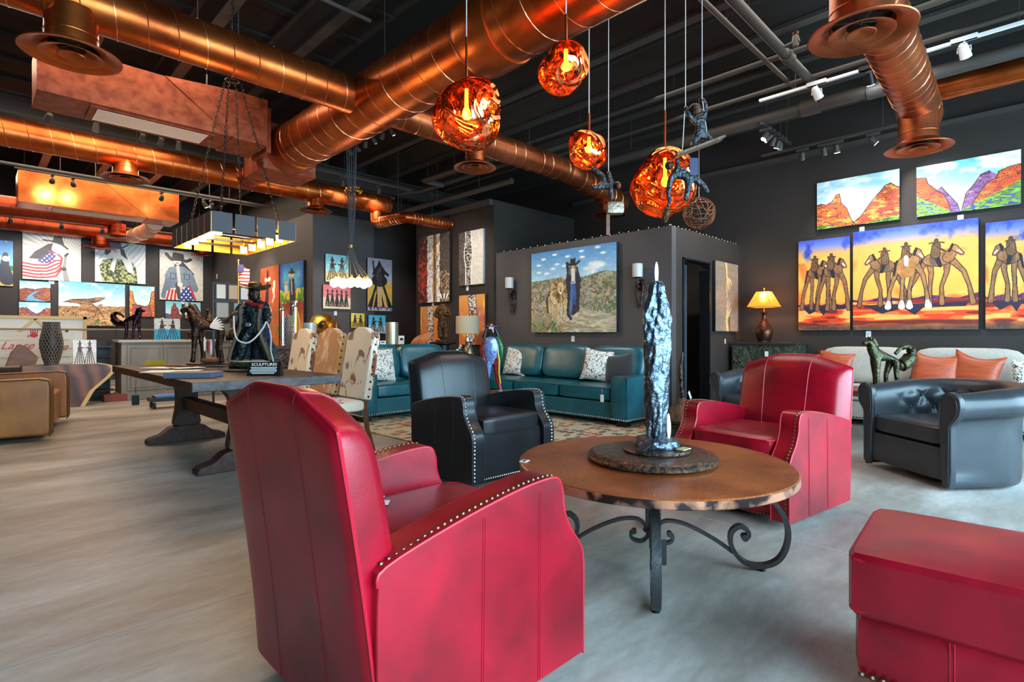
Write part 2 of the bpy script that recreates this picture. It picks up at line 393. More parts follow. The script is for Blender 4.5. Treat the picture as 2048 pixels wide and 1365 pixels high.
def ottoman():
    t = thing('leather_ottoman', 'red leather ottoman with nailhead base at the right edge', 'ottoman', (2.155, .03, 0), R(4))
    w, d = .57, .85
    base = MB().rbox((0, 0, .18), (w-.02, d-.02, .2), 16, 8).build('base', m_red, t)
    MB().rbox((0, 0, .365), (w, d, .19), 22, 20, fn=lambda q: Vector((q.x, q.y, q.z*(1+.18*(1-q.x**2)*(1-q.y**2)) if q.z > 0 else q.z))).build('cushion', m_red, t)
    p = MB(); X, Y = w/2-.008, d/2-.008
    for z in (.287, .437):
        p.tube([(-X, -Y+.02, z), (-X, Y-.02, z), (-X+.006, Y-.006, z), (-X+.02, Y, z), (X-.02, Y, z), (X-.006, Y-.006, z), (X, Y-.02, z), (X, -Y+.02, z), (X-.006, -Y+.006, z), (X-.02, -Y, z), (-X+.02, -Y, z), (-X+.006, -Y+.006, z)], .0055, 6, True)
    p.build('piping', m_redseam, t)
    q = MB()
    for y in (.18, -.1):
        for dy in (-.005, .005): q.tube([(-w/2+.009, y+dy, .09), (-w/2+.009, y+dy, .27)], .0014, 4)
    q.build('stitching', m_redseam, base)
    nb = MB(); nails(nb, [(-X+.0015, Y-.03, .103), (-X+.0015, -Y+.03, .103)], .010, .026)
    nb.build('nailhead_trim', m_brassnail, t)
    m_pale = mat('pale_wood', (196, 150, 92), .5)
    for sx in (-1, 1):
        for sy in (-1, 1): MB().tube([(sx*.22, sy*.33, .085), (sx*.22, sy*.33, 0)], [.03, .02], 12).build('foot', m_pale, t)
ottoman()

def pillow(name, label, mt, loc, size, rot, group=None, th=.16, chop=.14):
    """square throw pillow with pointed corners, standing on edge and leaning"""
    mb = MB(); n = 14; h = size/2
    def P(i, j, sg):
        x = -1+2*i/n; z = -1+2*j/n
        e = (1-x*x)**.5*(1-z*z)**.5
        k = 1-.10*(1-z*z)*abs(x)**3; k2 = 1-(.10 if z < 0 else chop)*(1-x*x)**1.3*abs(z)**2
        return (x*h*k, sg*th/2*e**.8, z*h*k2)
    for sg in (-1, 1): mb.loft([[P(i, j, sg) for i in range(n+1)] for j in range(n+1)], False, False)
    o = mb.build(name, mt, ang=80); o.rotation_mode = 'XYZ'; o.location = loc; o.rotation_euler = rot
    o['label'] = label; o['category'] = 'pillow'
    if group: o['group'] = group
    return o
def sofa(label, loc, rz, L_, n, m, ms, mn, name='leather_sofa', nb_=None, D=.98, bh=.93, arm_h=.61, arm_w=.24, seat_z=.465, k=9):
    t = thing(name, label, 'sofa', loc, rz); h = L_/2
    bs = MB().bx(-h+.02, h-.02, -D/2+.04, D/2-.02, .07, .29).build('base', m, t, bevel=.012)
    if mn:
        nb = MB(); nails(nb, [(-h+.02, -D/2+.038, .095), (h-.02, -D/2+.038, .095)], .011, .034)
        for s in (-1, 1): nails(nb, [(s*(h+.001), -D/2+.02, .095), (s*(h+.001), D/2-.05, .095)], .011, .034); nails(nb, [(s*(h-.01), -D/2-.001, .095), (s*(h-arm_w+.01), -D/2-.001, .095)], .011, .034)
        nb.build('nailhead_trim', mn, bs)
    for s in (-1, 1):
        a = MB().rbox((s*(h-arm_w/2), 0, (arm_h+.07)/2), (arm_w, D, arm_h-.07), 22, 8).build('arm', m, t)
        x = s*(h-.012); xi = s*(h-arm_w+.012)
        MB().tube([(x, D/2-.03, arm_h-.012), (x, -D/2+.012, arm_h-.012), (x, -D/2+.012, .09)], .006, 6).tube([(xi, D/2-.03, arm_h-.012), (xi, -D/2+.012, arm_h-.012), (xi, -D/2+.012, .09)], .006, 6).build('piping', ms, a)
    MB().rbox((0, D/2-.1, .45), (L_-.1, .2, bh-.15), 16, 8).build('back_frame', m, t)
    cw = (L_-2*arm_w)/n
    def puff(q): return Vector((q.x, q.y, q.z*(1+.12*(1-q.x**2)*(1-q.y**2)) if q.z > 0 else q.z))
    for i in range(n):
        x = -h+arm_w+cw*(i+.5)
        c = MB().rbox((x, -.12, seat_z-.085), (cw-.006, D-.28, .17), 10, 10, fn=puff).build('seat_cushion', m, t)
        MB().tube([(x-cw/2+.012, .2, seat_z-.012), (x-cw/2+.014, -D/2+.032, seat_z-.014), (x+cw/2-.014, -D/2+.032, seat_z-.014), (x+cw/2-.012, .2, seat_z-.012)], .005, 6).build('cushion_piping', ms, c)
    nb_ = nb_ or n; cw = (L_-2*arm_w+.1)/nb_
    for i in range(nb_):
        x = -h+arm_w-.05+cw*(i+.5)
        M = Matrix.Rotation(R(-12), 3, 'X')
        MB().rbox((x, D/2-.25, seat_z+(bh-seat_z)/2+.015), (cw-.006, .22, bh-seat_z+.03), 5, 10, M).build('back_cushion', m, t)
    for sx in (-1, 1):
        for sy in (-1, 1): MB().box((sx*(h-.12), sy*(D/2-.12), .035), (.12, .12, .07)).build('foot', m_black, t)
    return t
sofa('long teal leather three seat sofa under the lion painting', (5.93, 5.03, .004), R(-90), 3.02, 3, m_teal, m_tealseam, m_silvernail, D=1.02)
sofa('teal leather loveseat behind the cowhide dining chairs', (4.42, 6.56, .004), 0, 2.0, 2, m_teal, m_tealseam, m_silvernail, bh=.94)
m_lin = mat('oatmeal_linen', (176, 168, 156), .85, var=(40, (150, 142, 130), 4, .7), bump=(300, .3, 2), sheen=.2)
m_linp = mat('oatmeal_piping', (140, 130, 118), .8)
sofa('pale grey fabric sofa along the right wall under the horse triptych', (8.18, .72, 0), R(-90), 3.5, 3, m_lin, m_linp, m_brassnail, name='fabric_sofa', D=1.0, bh=.92)
def leopard():
    m = bpy.data.materials.new('leopard_print'); m.use_nodes = True; N = m.node_tree.nodes; L = m.node_tree.links
    b = N['Principled BSDF']; tc = N.new('ShaderNodeTexCoord'); v = N.new('ShaderNodeTexVoronoi'); v.inputs['Scale'].default_value = 36
    nz = N.new('ShaderNodeTexNoise'); nz.inputs['Scale'].default_value = 22; mxv = N.new('ShaderNodeMix'); mxv.data_type = 'RGBA'; mxv.inputs[0].default_value = .12
    L.new(tc.outputs['Object'], nz.inputs['Vector']); L.new(tc.outputs['Object'], mxv.inputs[6]); L.new(nz.outputs[1], mxv.inputs[7])
    r = N.new('ShaderNodeValToRGB'); r.color_ramp.interpolation = 'CONSTANT'; e = r.color_ramp.elements
    e[0].color = (*lin((150, 140, 128)), 1); e[1].position = .17; e[1].color = (*lin((36, 38, 44)), 1); q = e.new(.40); q.color = (*lin((222, 218, 208)), 1)
    L.new(mxv.outputs[2], v.inputs['Vector']); L.new(v.outputs['Distance'], r.inputs[0]); L.new(r.outputs[0], b.inputs['Base Color']); b.inputs['Roughness'].default_value = .8
    return m
m_leo = leopard()
m_bvel = mat('black_velvet', (22, 22, 24), .85, var=(30, (36, 36, 40), 3, .6, (1, 1, 12)), sheen=.5)
m_rust = mat('rust_striped_silk', (186, 84, 44), .45, var=(6, (132, 48, 26), 3, .5, (1, 1, 16)), bump=(20, .3, 3))
# teal sofa pillows
pillow('throw_pillow', 'leopard print pillow at the left end of the teal sofa', m_leo, (6.12, 6.02, .70), .47, (R(-14), R(4), R(-84)))
pillow('throw_pillow', 'leopard print pillow right of centre on the teal sofa', m_leo, (6.02, 4.36, .70), .45, (R(-14), R(7), R(-72)))
pillow('throw_pillow', 'black pillow behind the leopard pillow at the left of the teal sofa', m_bvel, (6.22, 6.34, .66), .42, (R(-12), R(-4), R(-84)))
pillow('throw_pillow', 'black velvet pillow leaning beside the right arm of the teal sofa', m_bvel, (6.06, 4.05, .66), .44, (R(-16), R(-8), R(-80)))
pillow('throw_pillow', 'leopard print pillow on the teal loveseat', m_leo, (3.98, 6.54, .70), .48, (R(-14), R(3), R(6)))
# rust pillows on the pale sofa
G = None
pillow('throw_pillow', 'rust pillow behind the horse statue on the pale sofa', m_rust, (8.12, 2.05, .68), .44, (R(-16), R(6), R(-95)))
pillow('throw_pillow', 'rust pillow half hidden by the red armchair back', m_rust, (8.22, 2.30, .66), .42, (R(-16), R(-10), R(-80)))
pillow('throw_pillow', 'rust striped pillow above the tufted chair, left one of the pair', m_rust, (8.08, .98, .68), .47, (R(-16), R(5), R(-84)), chop=.30)
pillow('throw_pillow', 'rust silk pillow above the tufted chair, right one of the pair', m_rust, (8.10, .62, .68), .47, (R(-14), R(10), R(-100)), chop=.30)
pillow('throw_pillow', 'black and white pillow at the right edge of the photo', m_leo, (8.06, .12, .66), .40, (R(-14), R(-4), R(-88)))
# tag hanging on the teal sofa
solo(MB().box((0, 0, -.06), (.002, .05, .09)).cyl((0, 0, 0), (0, 0, .06), .001, n=5), 'price_tag', m_paper, 'white tag hanging on the front of the teal sofa', 'tag', (5.405, 3.86, .40), 0)

# ---- tufted barrel chair
def tufted(label, loc, rz, sc=1):
    t = thing('tufted_swivel_chair', label, 'armchair', loc, rz)
    # path of the shell: left arm front -> around the back -> right arm front
    a_, fr_, bk_ = .37*sc, -.38*sc, .0
    path = [(-a_, fr_), (-a_, -.25), (-a_, -.1)]
    path += [(-a_*math.cos(th), bk_+a_*.92*math.sin(th)) for th in [i*math.pi/22 for i in range(0, 23)]]
    path += [(a_, -.1), (a_, -.25), (a_, fr_)]
    sec = [(-.015, .05), (.045, .05), (.052, .30), (.055, .48), (.075, .53), (.12, .545), (.165, .575), (.18, .63), (.165, .685), (.115, .722), (.05, .735), (-.005, .715), (-.04, .66), (-.055, .56), (-.05, .40), (-.03, .2)]
    sec = [(p.x, p.y) for p in cr(sec, 6, True)]
    P = [Vector((x, y)) for x, y in cr([(x, y, 0) for x, y in path], 3) for x, y in [(x, y)]] if False else [Vector((p[0], p[1])) for p in cr([(x, y) for x, y in path], 6)]
    rings = []; n = len(P); tot = [0]
    for i in range(1, n): tot.append(tot[-1]+(P[i]-P[i-1]).length)
    btn = []
    DS = .20
    for zz, o_ in ((.60, .5), (.50, 0)):
        for j in range(-4, 5):
            if abs(j+o_)*DS < tot[-1]*.44: btn.append((tot[-1]/2+(j+o_)*DS, zz))
    for i in range(n):
        T = (P[min(i+1, n-1)]-P[max(i-1, 0)]).normalized(); N_ = Vector((-T.y, T.x))   # outward = left of path
        f = i/(n-1); e = sstep(min(f, 1-f)/.10); flare = .55+.45*e; hh = .93+.04*e+.05*math.sin(math.pi*f)
        ring = []
        for r, z in sec:
            rr = r*(flare if r > .05 else 1); zz = z*hh if z > .3 else z
            if r < 0 and z > .3:
                aa = (tot[i]-tot[-1]/2)/DS; b_ = (z-.50)/.2; wn = sstep((z-.42)/.06)*sstep((.67-z)/.05)*sstep((.5-abs(f-.5)-.04)/.05)
                rr += wn*(.026-.042*(abs(math.sin(math.pi*(aa+b_)))*abs(math.sin(math.pi*(aa-b_))))**.45)
            ring.append((P[i].x+N_.x*rr, P[i].y+N_.y*rr, zz))
        rings.append(ring)
    MB().loft(rings, True, True).build('tufted_shell', m_char, t, ang=70)
    bb = MB()
    for bt, bz in btn:
        i = min(range(n), key=lambda k: abs(tot[k]-bt)); T = (P[min(i+1, n-1)]-P[max(i-1, 0)]).normalized(); N_ = Vector((-T.y, T.x))
        bb.sph((P[i].x-N_.x*.034, P[i].y-N_.y*.034, bz), .013, 6)
    bb.build('tufting_buttons', m_char, t)
    for s in (-1, 1):   # arm front scrolls
        sx = s*a_
        MB().prism([(sx+s*p.x, p.y) for p in cr([(-.02, .05), (.05, .05), (.055, .4), (.06, .47), (.10, .52), (.125, .58), (.12, .65), (.08, .695), (.02, .70), (-.035, .655), (-.05, .55), (-.05, .44), (-.035, .3)], 3, True)], 'y', fr_-.02, fr_+.03).build('arm_front', m_char, t, bevel=.012, seg=3)
        MB().tube([(sx+s*p.x, fr_-.022, p.y) for p in cr([(.038, .06), (.042, .42), (.05, .48), (.09, .53), (.108, .585), (.10, .645), (.07, .678), (.02, .682), (-.022, .645), (-.035, .55), (-.035, .44)], 3)], .004, 6).build('arm_piping', m_blkseam, t)
    MB().rbox((0, -.06, .375), (.70*sc, .66, .15), 9, 10, fn=lambda q: Vector((q.x, q.y, q.z*(1+.2*(1-q.x**2)*(1-q.y**2)) if q.z > 0 else q.z))).build('seat_cushion', m_char, t)
    MB().rbox((0, -.20, .18), (.70*sc, .38, .24), 20, 6).build('front_panel', m_char, t)
    MB().lathe([(.26, 0), (.28, .004), (.28, .03), (.12, .045), (.12, .06)]).build('swivel_base', m_rubber, t)
    return t
th = math.atan2(-.644, -.765)   # local -Y -> (sin th, -cos th) = (-.644,.765)
tufted('charcoal tufted leather swivel chair at the right edge', (5.41, .56, 0), math.atan2(-.755, -.656))
tufted('charcoal tufted leather chair mostly hidden behind the far red armchair', (6.05, 2.12, 0), R(-112))

# ---- tan swivel loveseat at the left edge
def tan_seat():
    ang = math.atan2(-.19, .98)
    t = thing('leather_swivel_loveseat', 'tan leather swivel armchair cut off at the left edge', 'armchair', (.29, 8.27, 0), R(90)+ang)
    for s in (-1, 1):
        pf = [(.36, .06), (.37, .55), (.33, .64), (-.36, .66), (-.44, .64), (-.455, .58), (-.455, .1), (-.44, .06)]
        a = MB().prism(pf, 'x', s*.66, s*.80).build('arm', m_tan, t, bevel=.03, seg=4)
        MB().tube([(s*.80, y, z-.01) for y, z in pf[1:]], .008, 6).tube([(s*.66, y, z-.01) for y, z in pf[1:]], .008, 6).build('piping', m_taupe, a)
    MB().rbox((0, -.02, .36), (1.31, .78, .2), 9, 10).build('seat_cushion', m_tan, t)
    MB().bx(-.66, .66, -.38, .38, .06, .28).build('base', m_tan, t, bevel=.01)
    MB().rbox((0, .30, .60), (1.33, .26, .66), 6, 12, Matrix.Rotation(R(-10), 3, 'X')).build('backrest', m_tan, t)
    MB().lathe([(.35, 0), (.38, .01), (.38, .05), (.1, .06)]).build('swivel_base', m_rubber, t)
tan_seat()

# ================================================================ round copper table
m_hcop = mat('hammered_copper_top', (176, 96, 46), .34, .35, var=(5, (120, 58, 28), 7, .5), bump=(70, .5, 2, .005))
m_cedge = mat('worn_copper_edge', (196, 132, 100), .35, .6, var=(9, (52, 38, 38), 5, .12))
m_iron = mat('grey_wrought_iron', (74, 72, 72), .42, .7, bump=(60, .2, 3))
TC = Vector((2.35, 1.385, 0))
def copper_table():
    t = thing('round_copper_table', 'round hammered copper coffee table on scrolled iron legs', 'table', TC, 0); r = .645
    MB().lathe([(.02, .492), (r-.006, .492), (r, .486), (r, .483)], n=96).build('tabletop', m_hcop, t)
    MB().lathe([(r-.03, .452), (r-.002, .452), (r+.001, .456), (r+.001, .486), (r-.01, .4905)], n=96).build('table_edge', m_cedge, t)
    path = cr([(.40, .45), (.43, .40), (.53, .345), (.60, .25), (.612, .15), (.575, .06), (.50, .022), (.42, .035), (.368, .10), (.365, .165), (.40, .20), (.436, .185), (.44, .158), (.425, .150)], 7)
    st = cr([(.372, .075), (.28, .135), (.16, .19), (.07, .20), (.025, .165), (.02, .12), (.05, .092), (.09, .10), (.10, .128), (.084, .138)], 6)
    base = math.atan2(-.326, -.515)
    proto = None
    for k in range(4):
        a = base+k*math.pi/2; e = Vector((math.cos(a), math.sin(a), 0)); nr = Vector((-math.sin(a), math.cos(a), 0))
        leg = MB().bar([e*p.x+Vector((0, 0, p.y)) for p in path], nr, .036, .020)
        q = path[-1]; leg.cyl(e*(q.x)+Vector((0, 0, q.y))-nr*.02, e*(q.x)+Vector((0, 0, q.y))+nr*.02, .016, n=12)
        leg = leg.build('leg', m_iron, t, bevel=.003)
        MB().bar([e*p.x+Vector((0, 0, p.y)) for p in st], nr, .026, .014).cyl(e*st[-1].x+Vector((0, 0, st[-1].y))-nr*.015, e*st[-1].x+Vector((0, 0, st[-1].y))+nr*.015, .013, n=10).build('stretcher_scroll', m_iron, leg)
        MB().cyl(e*.5, e*.5+Vector((0, 0, .014)), .018, n=12).build('foot', m_black, leg)
    MB().tube([(.035*math.cos(i*math.pi/8), .035*math.sin(i*math.pi/8), .15) for i in range(16)], .008, 8, True).build('centre_ring', m_iron, t)
    MB().lathe([(.39, .44), (.42, .44), (.42, .451), (.39, .451)], n=48).build('support_ring', m_iron, t)
copper_table()
solo(MB().box((0, 0, .0015), (.05, .035, .002), R(20)).box((.001, .001, .0028), (.03, .014, .0008), R(20), 1), 'price_tag', [m_paper, m_ink], 'small white tag on the left rim of the copper table', 'tag', TC+Vector((-.46, .42, .492)))
solo(MB().box((0, 0, -.05), (.003, .045, .10)).cyl((0, 0, 0), (0, 0, .15), .0015, n=5), 'hang_tag', m_black, 'black tag hanging under the copper table by the near leg', 'tag', TC+Vector((-.44, -.30, .30)), R(45))
m_lazy = mat('speckled_dark_bronze', (50, 46, 46), .3, .6, var=(60, (110, 84, 64), 5, .14), bump=(80, .5, 4, .006))
solo(MB().lathe([(.05, .002), (.29, .002), (.308, .012), (.31, .022), (.298, .036), (.275, .042), (.02, .042)], n=72), 'lazy_susan', m_lazy, 'dark speckled round turntable lying on the copper table', 'turntable', TC+Vector((0, 0, .492)))
m_sbronze = mat('silver_blue_bronze', (118, 134, 146), .30, .9, var=(26, (66, 74, 84), 6, .5), bump=(32, .7, 4, .018))
m_bronze = mat('dark_bronze', (44, 34, 30), .28, .85, var=(18, (84, 66, 58), 5, .3), bump=(40, .7, 5, .02))
m_bronzeg = mat('green_bronze', (40, 44, 34), .3, .85, var=(12, (88, 84, 60), 5, .35), bump=(40, .6, 5, .02))
m_goldb = mat('gold_brown_bronze', (96, 70, 42), .32, .85, var=(26, (32, 24, 18), 5, .3), bump=(45, .8, 5, .03))
m_feather = mat('white_feather', (214, 216, 218), .5)
def wrapped_statue():
    t = thing('wrapped_figure_statue', 'tall slim silver bronze wrapped figure statue on the copper table', 'statue', TC+Vector((.03, -.01, .534)), R(-20))
    MB().lathe([(.01, .0005), (.155, .0005), (.162, .008), (.155, .018), (.01, .02)], n=48).build('plinth', m_lazy, t)
    rnd = random.Random(3)
    MB().lathe([(.01, .02), (.10, .02), (.108, .035), (.10, .058), (.08, .068), (.01, .07)], n=40, wob=lambda a, z: 1+.05*math.sin(a*25)+.04*math.sin(a*44+z*90)).build('rock_base', m_sbronze, t)
    pr = [(.040, .06), (.050, .09), (.052, .15), (.054, .22), (.060, .30), (.062, .38), (.064, .46), (.064, .53), (.066, .58), (.068, .62), (.070, .66), (.067, .70), (.058, .735), (.050, .765), (.044, .79), (.042, .81), (.03, .83), (.004, .838)]
    pr = [(p.x, p.y) for p in cr(pr, 4)]
    def wob(a, z): 
        A = a*2*math.pi
        return 1+.10*math.sin(A*3+z*7)+.07*math.sin(A*5-z*13)+.05*math.sin(A*9+z*31+2*math.sin(z*20))+.03*math.sin(A*14-z*50)
    MB().lathe(pr, n=72, wob=wob, sq=(1, .8)).build('blanket', m_sbronze, t)
    for (x, y, z0, h, tl) in ((.0, .0, .82, .11, 0), (.03, -.055, .065, .105, 2), (.075, .0, .065, .115, 4)):
        MB().sph((x, y, z0+h/2), (.012, .004, h/2), 8).build('feather', m_feather, t)
    MB().box((-.11, -.05, .045), (.10, .045, .003), M=(Matrix.Rotation(R(200), 3, 'Z') @ Matrix.Rotation(R(22), 3, 'Y'))).build('hang_tag', m_ink, t)
    MB().box((.07, -.11, .024), (.075, .04, .004), R(20)).build('name_plate', mat('brass_plate', (214, 202, 150), .3, .3), t)
wrapped_statue()
# ================================================================ paintings (vertex-coloured canvases painted in numpy)
rng = np.random.default_rng(11)
def vn(H, W_, sy, sx, oct=3, seed=None):
    g = np.random.default_rng(seed) if seed is not None else rng
    out = np.zeros((H, W_)); amp = 1; tot = 0
    for o in range(oct):
        ny, nx = max(2, int(sy*2**o)), max(2, int(sx*2**o)); G = g.random((ny+2, nx+2))
        yy = np.linspace(0, ny, H); xx = np.linspace(0, nx, W_); iy = yy.astype(int); ix = xx.astype(int)
        fy = (yy-iy)[:, None]; fx = (xx-ix)[None, :]; fy = fy*fy*(3-2*fy); fx = fx*fx*(3-2*fx)
        a = G[iy][:, ix]; b_ = G[iy][:, ix+1]; c = G[iy+1][:, ix]; d = G[iy+1][:, ix+1]
        out += amp*((a*(1-fx)+b_*fx)*(1-fy)+(c*(1-fx)+d*fx)*fy); tot += amp; amp *= .55
    return out/tot
class Art:
    """x, y in 0..1, y grows downward"""
    def __init__(s, w, h, res, col=(200, 200, 200)):
        s.W = max(12, int(res)); s.H = max(12, int(res*h/w)); s.r = w/h; s.w = w; s.h = h
        s.a = np.ones((s.H, s.W, 3))*np.array(col)/255
        s.x = ((np.arange(s.W)+.5)/s.W)[None, :]*np.ones((s.H, 1)); s.y = ((np.arange(s.H)+.5)/s.H)[:, None]*np.ones((1, s.W))
    def n(s, sy, sx, o=3): return vn(s.H, s.W, sy, sx, o)
    def mix(s, m, col, jit=0, js=(30, 30)):
        c = np.array(col)/255
        if jit: c = c[None, None, :]*(1+jit*(s.n(js[0], js[1], 2)[..., None]-.5)*2)
        m = np.clip(m, 0, 1)[..., None]; s.a = s.a*(1-m)+c*m; return s
    def grad(s, stops, ax='y'):
        t = s.y if ax == 'y' else s.x; p = [q[0] for q in stops]
        s.a = np.stack([np.interp(t, p, [q[1][k]/255 for q in stops]) for k in range(3)], -1); return s
    def pmask(s, pts):
        m = np.zeros((s.H, s.W), bool); n = len(pts)
        for i in range(n):
            x0, y0 = pts[i]; x1, y1 = pts[(i+1) % n]
            if y0 == y1: continue
            c = ((s.y >= min(y0, y1)) & (s.y < max(y0, y1)) & (s.x < x0+(s.y-y0)*(x1-x0)/(y1-y0))); m ^= c
        return m.astype(float)
    def poly(s, pts, col, jit=0, js=(30, 30), edge=None, ew=.006):
        if edge is not None: s.line(list(pts)+[pts[0]], ew, edge)
        return s.mix(s.pmask(pts), col, jit, js)
    def dist(s, pts, ws=None):
        D = np.full((s.H, s.W), 9.)
        for i in range(len(pts)-1):
            ax, ay = pts[i][0]*s.r, pts[i][1]; bx, by = pts[i+1][0]*s.r, pts[i+1][1]
            px, py = s.x*s.r-ax, s.y-ay; dx, dy = bx-ax, by-ay; L2 = dx*dx+dy*dy+1e-9
            t = np.clip((px*dx+py*dy)/L2, 0, 1); d = np.hypot(px-t*dx, py-t*dy)
            if ws: d = d-(ws[i]+(ws[i+1]-ws[i])*t)/2
            D = np.minimum(D, d)
        return D
    def line(s, pts, w, col, jit=0):
        D = s.dist(pts, w if isinstance(w, list) else [w]*len(pts)); return s.mix((D < .5/s.H).astype(float), col, jit)
    def ell(s, cx, cy, rx, ry, col, jit=0, soft=0):
        d = np.hypot((s.x-cx)*s.r/rx, (s.y-cy)/ry)
        return s.mix(np.clip((1-d)/soft, 0, 1) if soft else (d < 1), col, jit)
    def tex(s, k=.12, sc=(60, 60)): s.a = s.a*(1+k*2*(s.n(sc[0], sc[1], 2)[..., None]-.5)); return s
    def crack(s, mask, col, sy, sx, wdt=.035, lv=(.35, .5, .65)):
        n_ = s.n(sy, sx, 3)
        for l in lv: s.mix(mask*(np.abs(n_-l) < wdt*.5), col)
        return s
m_canvas = bpy.data.materials.new('painted_canvas'); m_canvas.use_nodes = True
_N = m_canvas.node_tree.nodes; _b = _N['Principled BSDF']; _a = _N.new('ShaderNodeVertexColor'); _a.layer_name = 'paint'
m_canvas.node_tree.links.new(_a.outputs[0], _b.inputs['Base Color']); _b.inputs['Roughness'].default_value = .5
_n = _N.new('ShaderNodeTexNoise'); _n.inputs['Scale'].default_value = 120; _t = _N.new('ShaderNodeTexCoord'); m_canvas.node_tree.links.new(_t.outputs['Object'], _n.inputs['Vector'])
_p = _N.new('ShaderNodeBump'); _p.inputs['Strength'].default_value = .25; _p.inputs['Distance'].default_value = .004
m_canvas.node_tree.links.new(_n.outputs[0], _p.inputs['Height']); m_canvas.node_tree.links.new(_p.outputs[0], _b.inputs['Normal'])
m_cedge_dark = mat('dark_canvas_edge', (34, 34, 38), .7); m_cedge_light = mat('pale_canvas_edge', (206, 204, 198), .7)
def canvas(art, label, loc, rz, thick=.045, name='painting', edge=None, cat='painting', group=None, tilt=0):
    """loc = centre of the back of the canvas; front faces local -Y"""
    w, h, H, W_ = art.w, art.h, art.H, art.W
    xs = np.linspace(-w/2, w/2, W_+1); zs = np.linspace(h/2, -h/2, H+1)
    V = np.zeros(((H+1)*(W_+1), 3)); V[:, 0] = np.tile(xs, H+1); V[:, 2] = np.repeat(zs, W_+1); V[:, 1] = -thick
    i, j = np.meshgrid(np.arange(H), np.arange(W_), indexing='ij'); a = (i*(W_+1)+j).ravel()
    F = np.stack([a, a+W_+1, a+W_+2, a+1], 1)
    n0 = len(V); B = np.array([(x, y, z) for y in (-thick, 0) for x, z in ((-w/2, h/2), (w/2, h/2), (w/2, -h/2), (-w/2, -h/2))])
    V = np.vstack([V, B]); FB = np.array([(0, 1, 5, 4), (1, 2, 6, 5), (2, 3, 7, 6), (3, 0, 4, 7), (4, 5, 6, 7)])+n0
    F = np.vstack([F, FB]); me = bpy.data.meshes.new(name)
    me.vertices.add(len(V)); me.vertices.foreach_set('co', V.ravel()); me.loops.add(len(F)*4); me.loops.foreach_set('vertex_index', F.ravel().astype(np.int32))
    me.polygons.add(len(F)); me.polygons.foreach_set('loop_start', np.arange(len(F), dtype=np.int32)*4)
    me.update(calc_edges=True); me.validate()
    me.materials.append(m_canvas); me.materials.append(edge or m_cedge_dark)
    mi = np.zeros(len(F), np.int32); mi[-5:] = 1; me.polygons.foreach_set('material_index', mi)
    ca = me.color_attributes.new('paint', 'FLOAT_COLOR', 'CORNER')
    c = np.clip(art.a, 0, 1); c = np.where(c <= .04045, c/12.92, ((c+.055)/1.055)**2.4).reshape(-1, 3)
    col = np.ones((len(F), 4, 4)); col[:H*W_, :, :3] = c[:, None, :]; ca.data.foreach_set('color', col.ravel())
    o = bpy.data.objects.new(name, me); C.objects.link(o); o.location = loc; o.rotation_euler = (tilt, 0, rz); o['label'] = label; o['category'] = cat
    if group: o['group'] = group
    return o
def dims_x(X, u0, u1, vt, vb, dk=1):
    y0 = atx(u0, HZ, X).y; y1 = atx(u1, HZ, X).y; c = (y0+y1)/2; uc = 1024+F_PX*(X-c)/(X+c)
    return abs(y0-y1), atx(uc, vt, X).z-atx(uc, vb, X).z, Vector((X, c, (atx(uc, vt, X).z+atx(uc, vb, X).z)/2))
def dims_y(Y, u0, u1, vt, vb):
    x0 = aty(u0, HZ, Y).x; x1 = aty(u1, HZ, Y).x; c = (x0+x1)/2; uc = 1024+F_PX*(c-Y)/(c+Y)
    return abs(x0-x1), aty(uc, vt, Y).z-aty(uc, vb, Y).z, Vector((c, Y, (aty(uc, vt, Y).z+aty(uc, vb, Y).z)/2))
def on_x(X, u0, u1, vt, vb, fn, label, res=None, th=.05, **k):
    w, h, c = dims_x(X-th, u0, u1, vt, vb); c.x = X-.001
    a = Art(w, h, res or (u1-u0)*1.1); fn(a); return canvas(a, label, c, R(-90), th, **k)
def on_y(Y, u0, u1, vt, vb, fn, label, res=None, th=.05, **k):
    w, h, c = dims_y(Y-th, u0, u1, vt, vb); c.y = Y-.001
    a = Art(w, h, res or (u1-u0)*1.3); fn(a); return canvas(a, label, c, 0, th, **k)
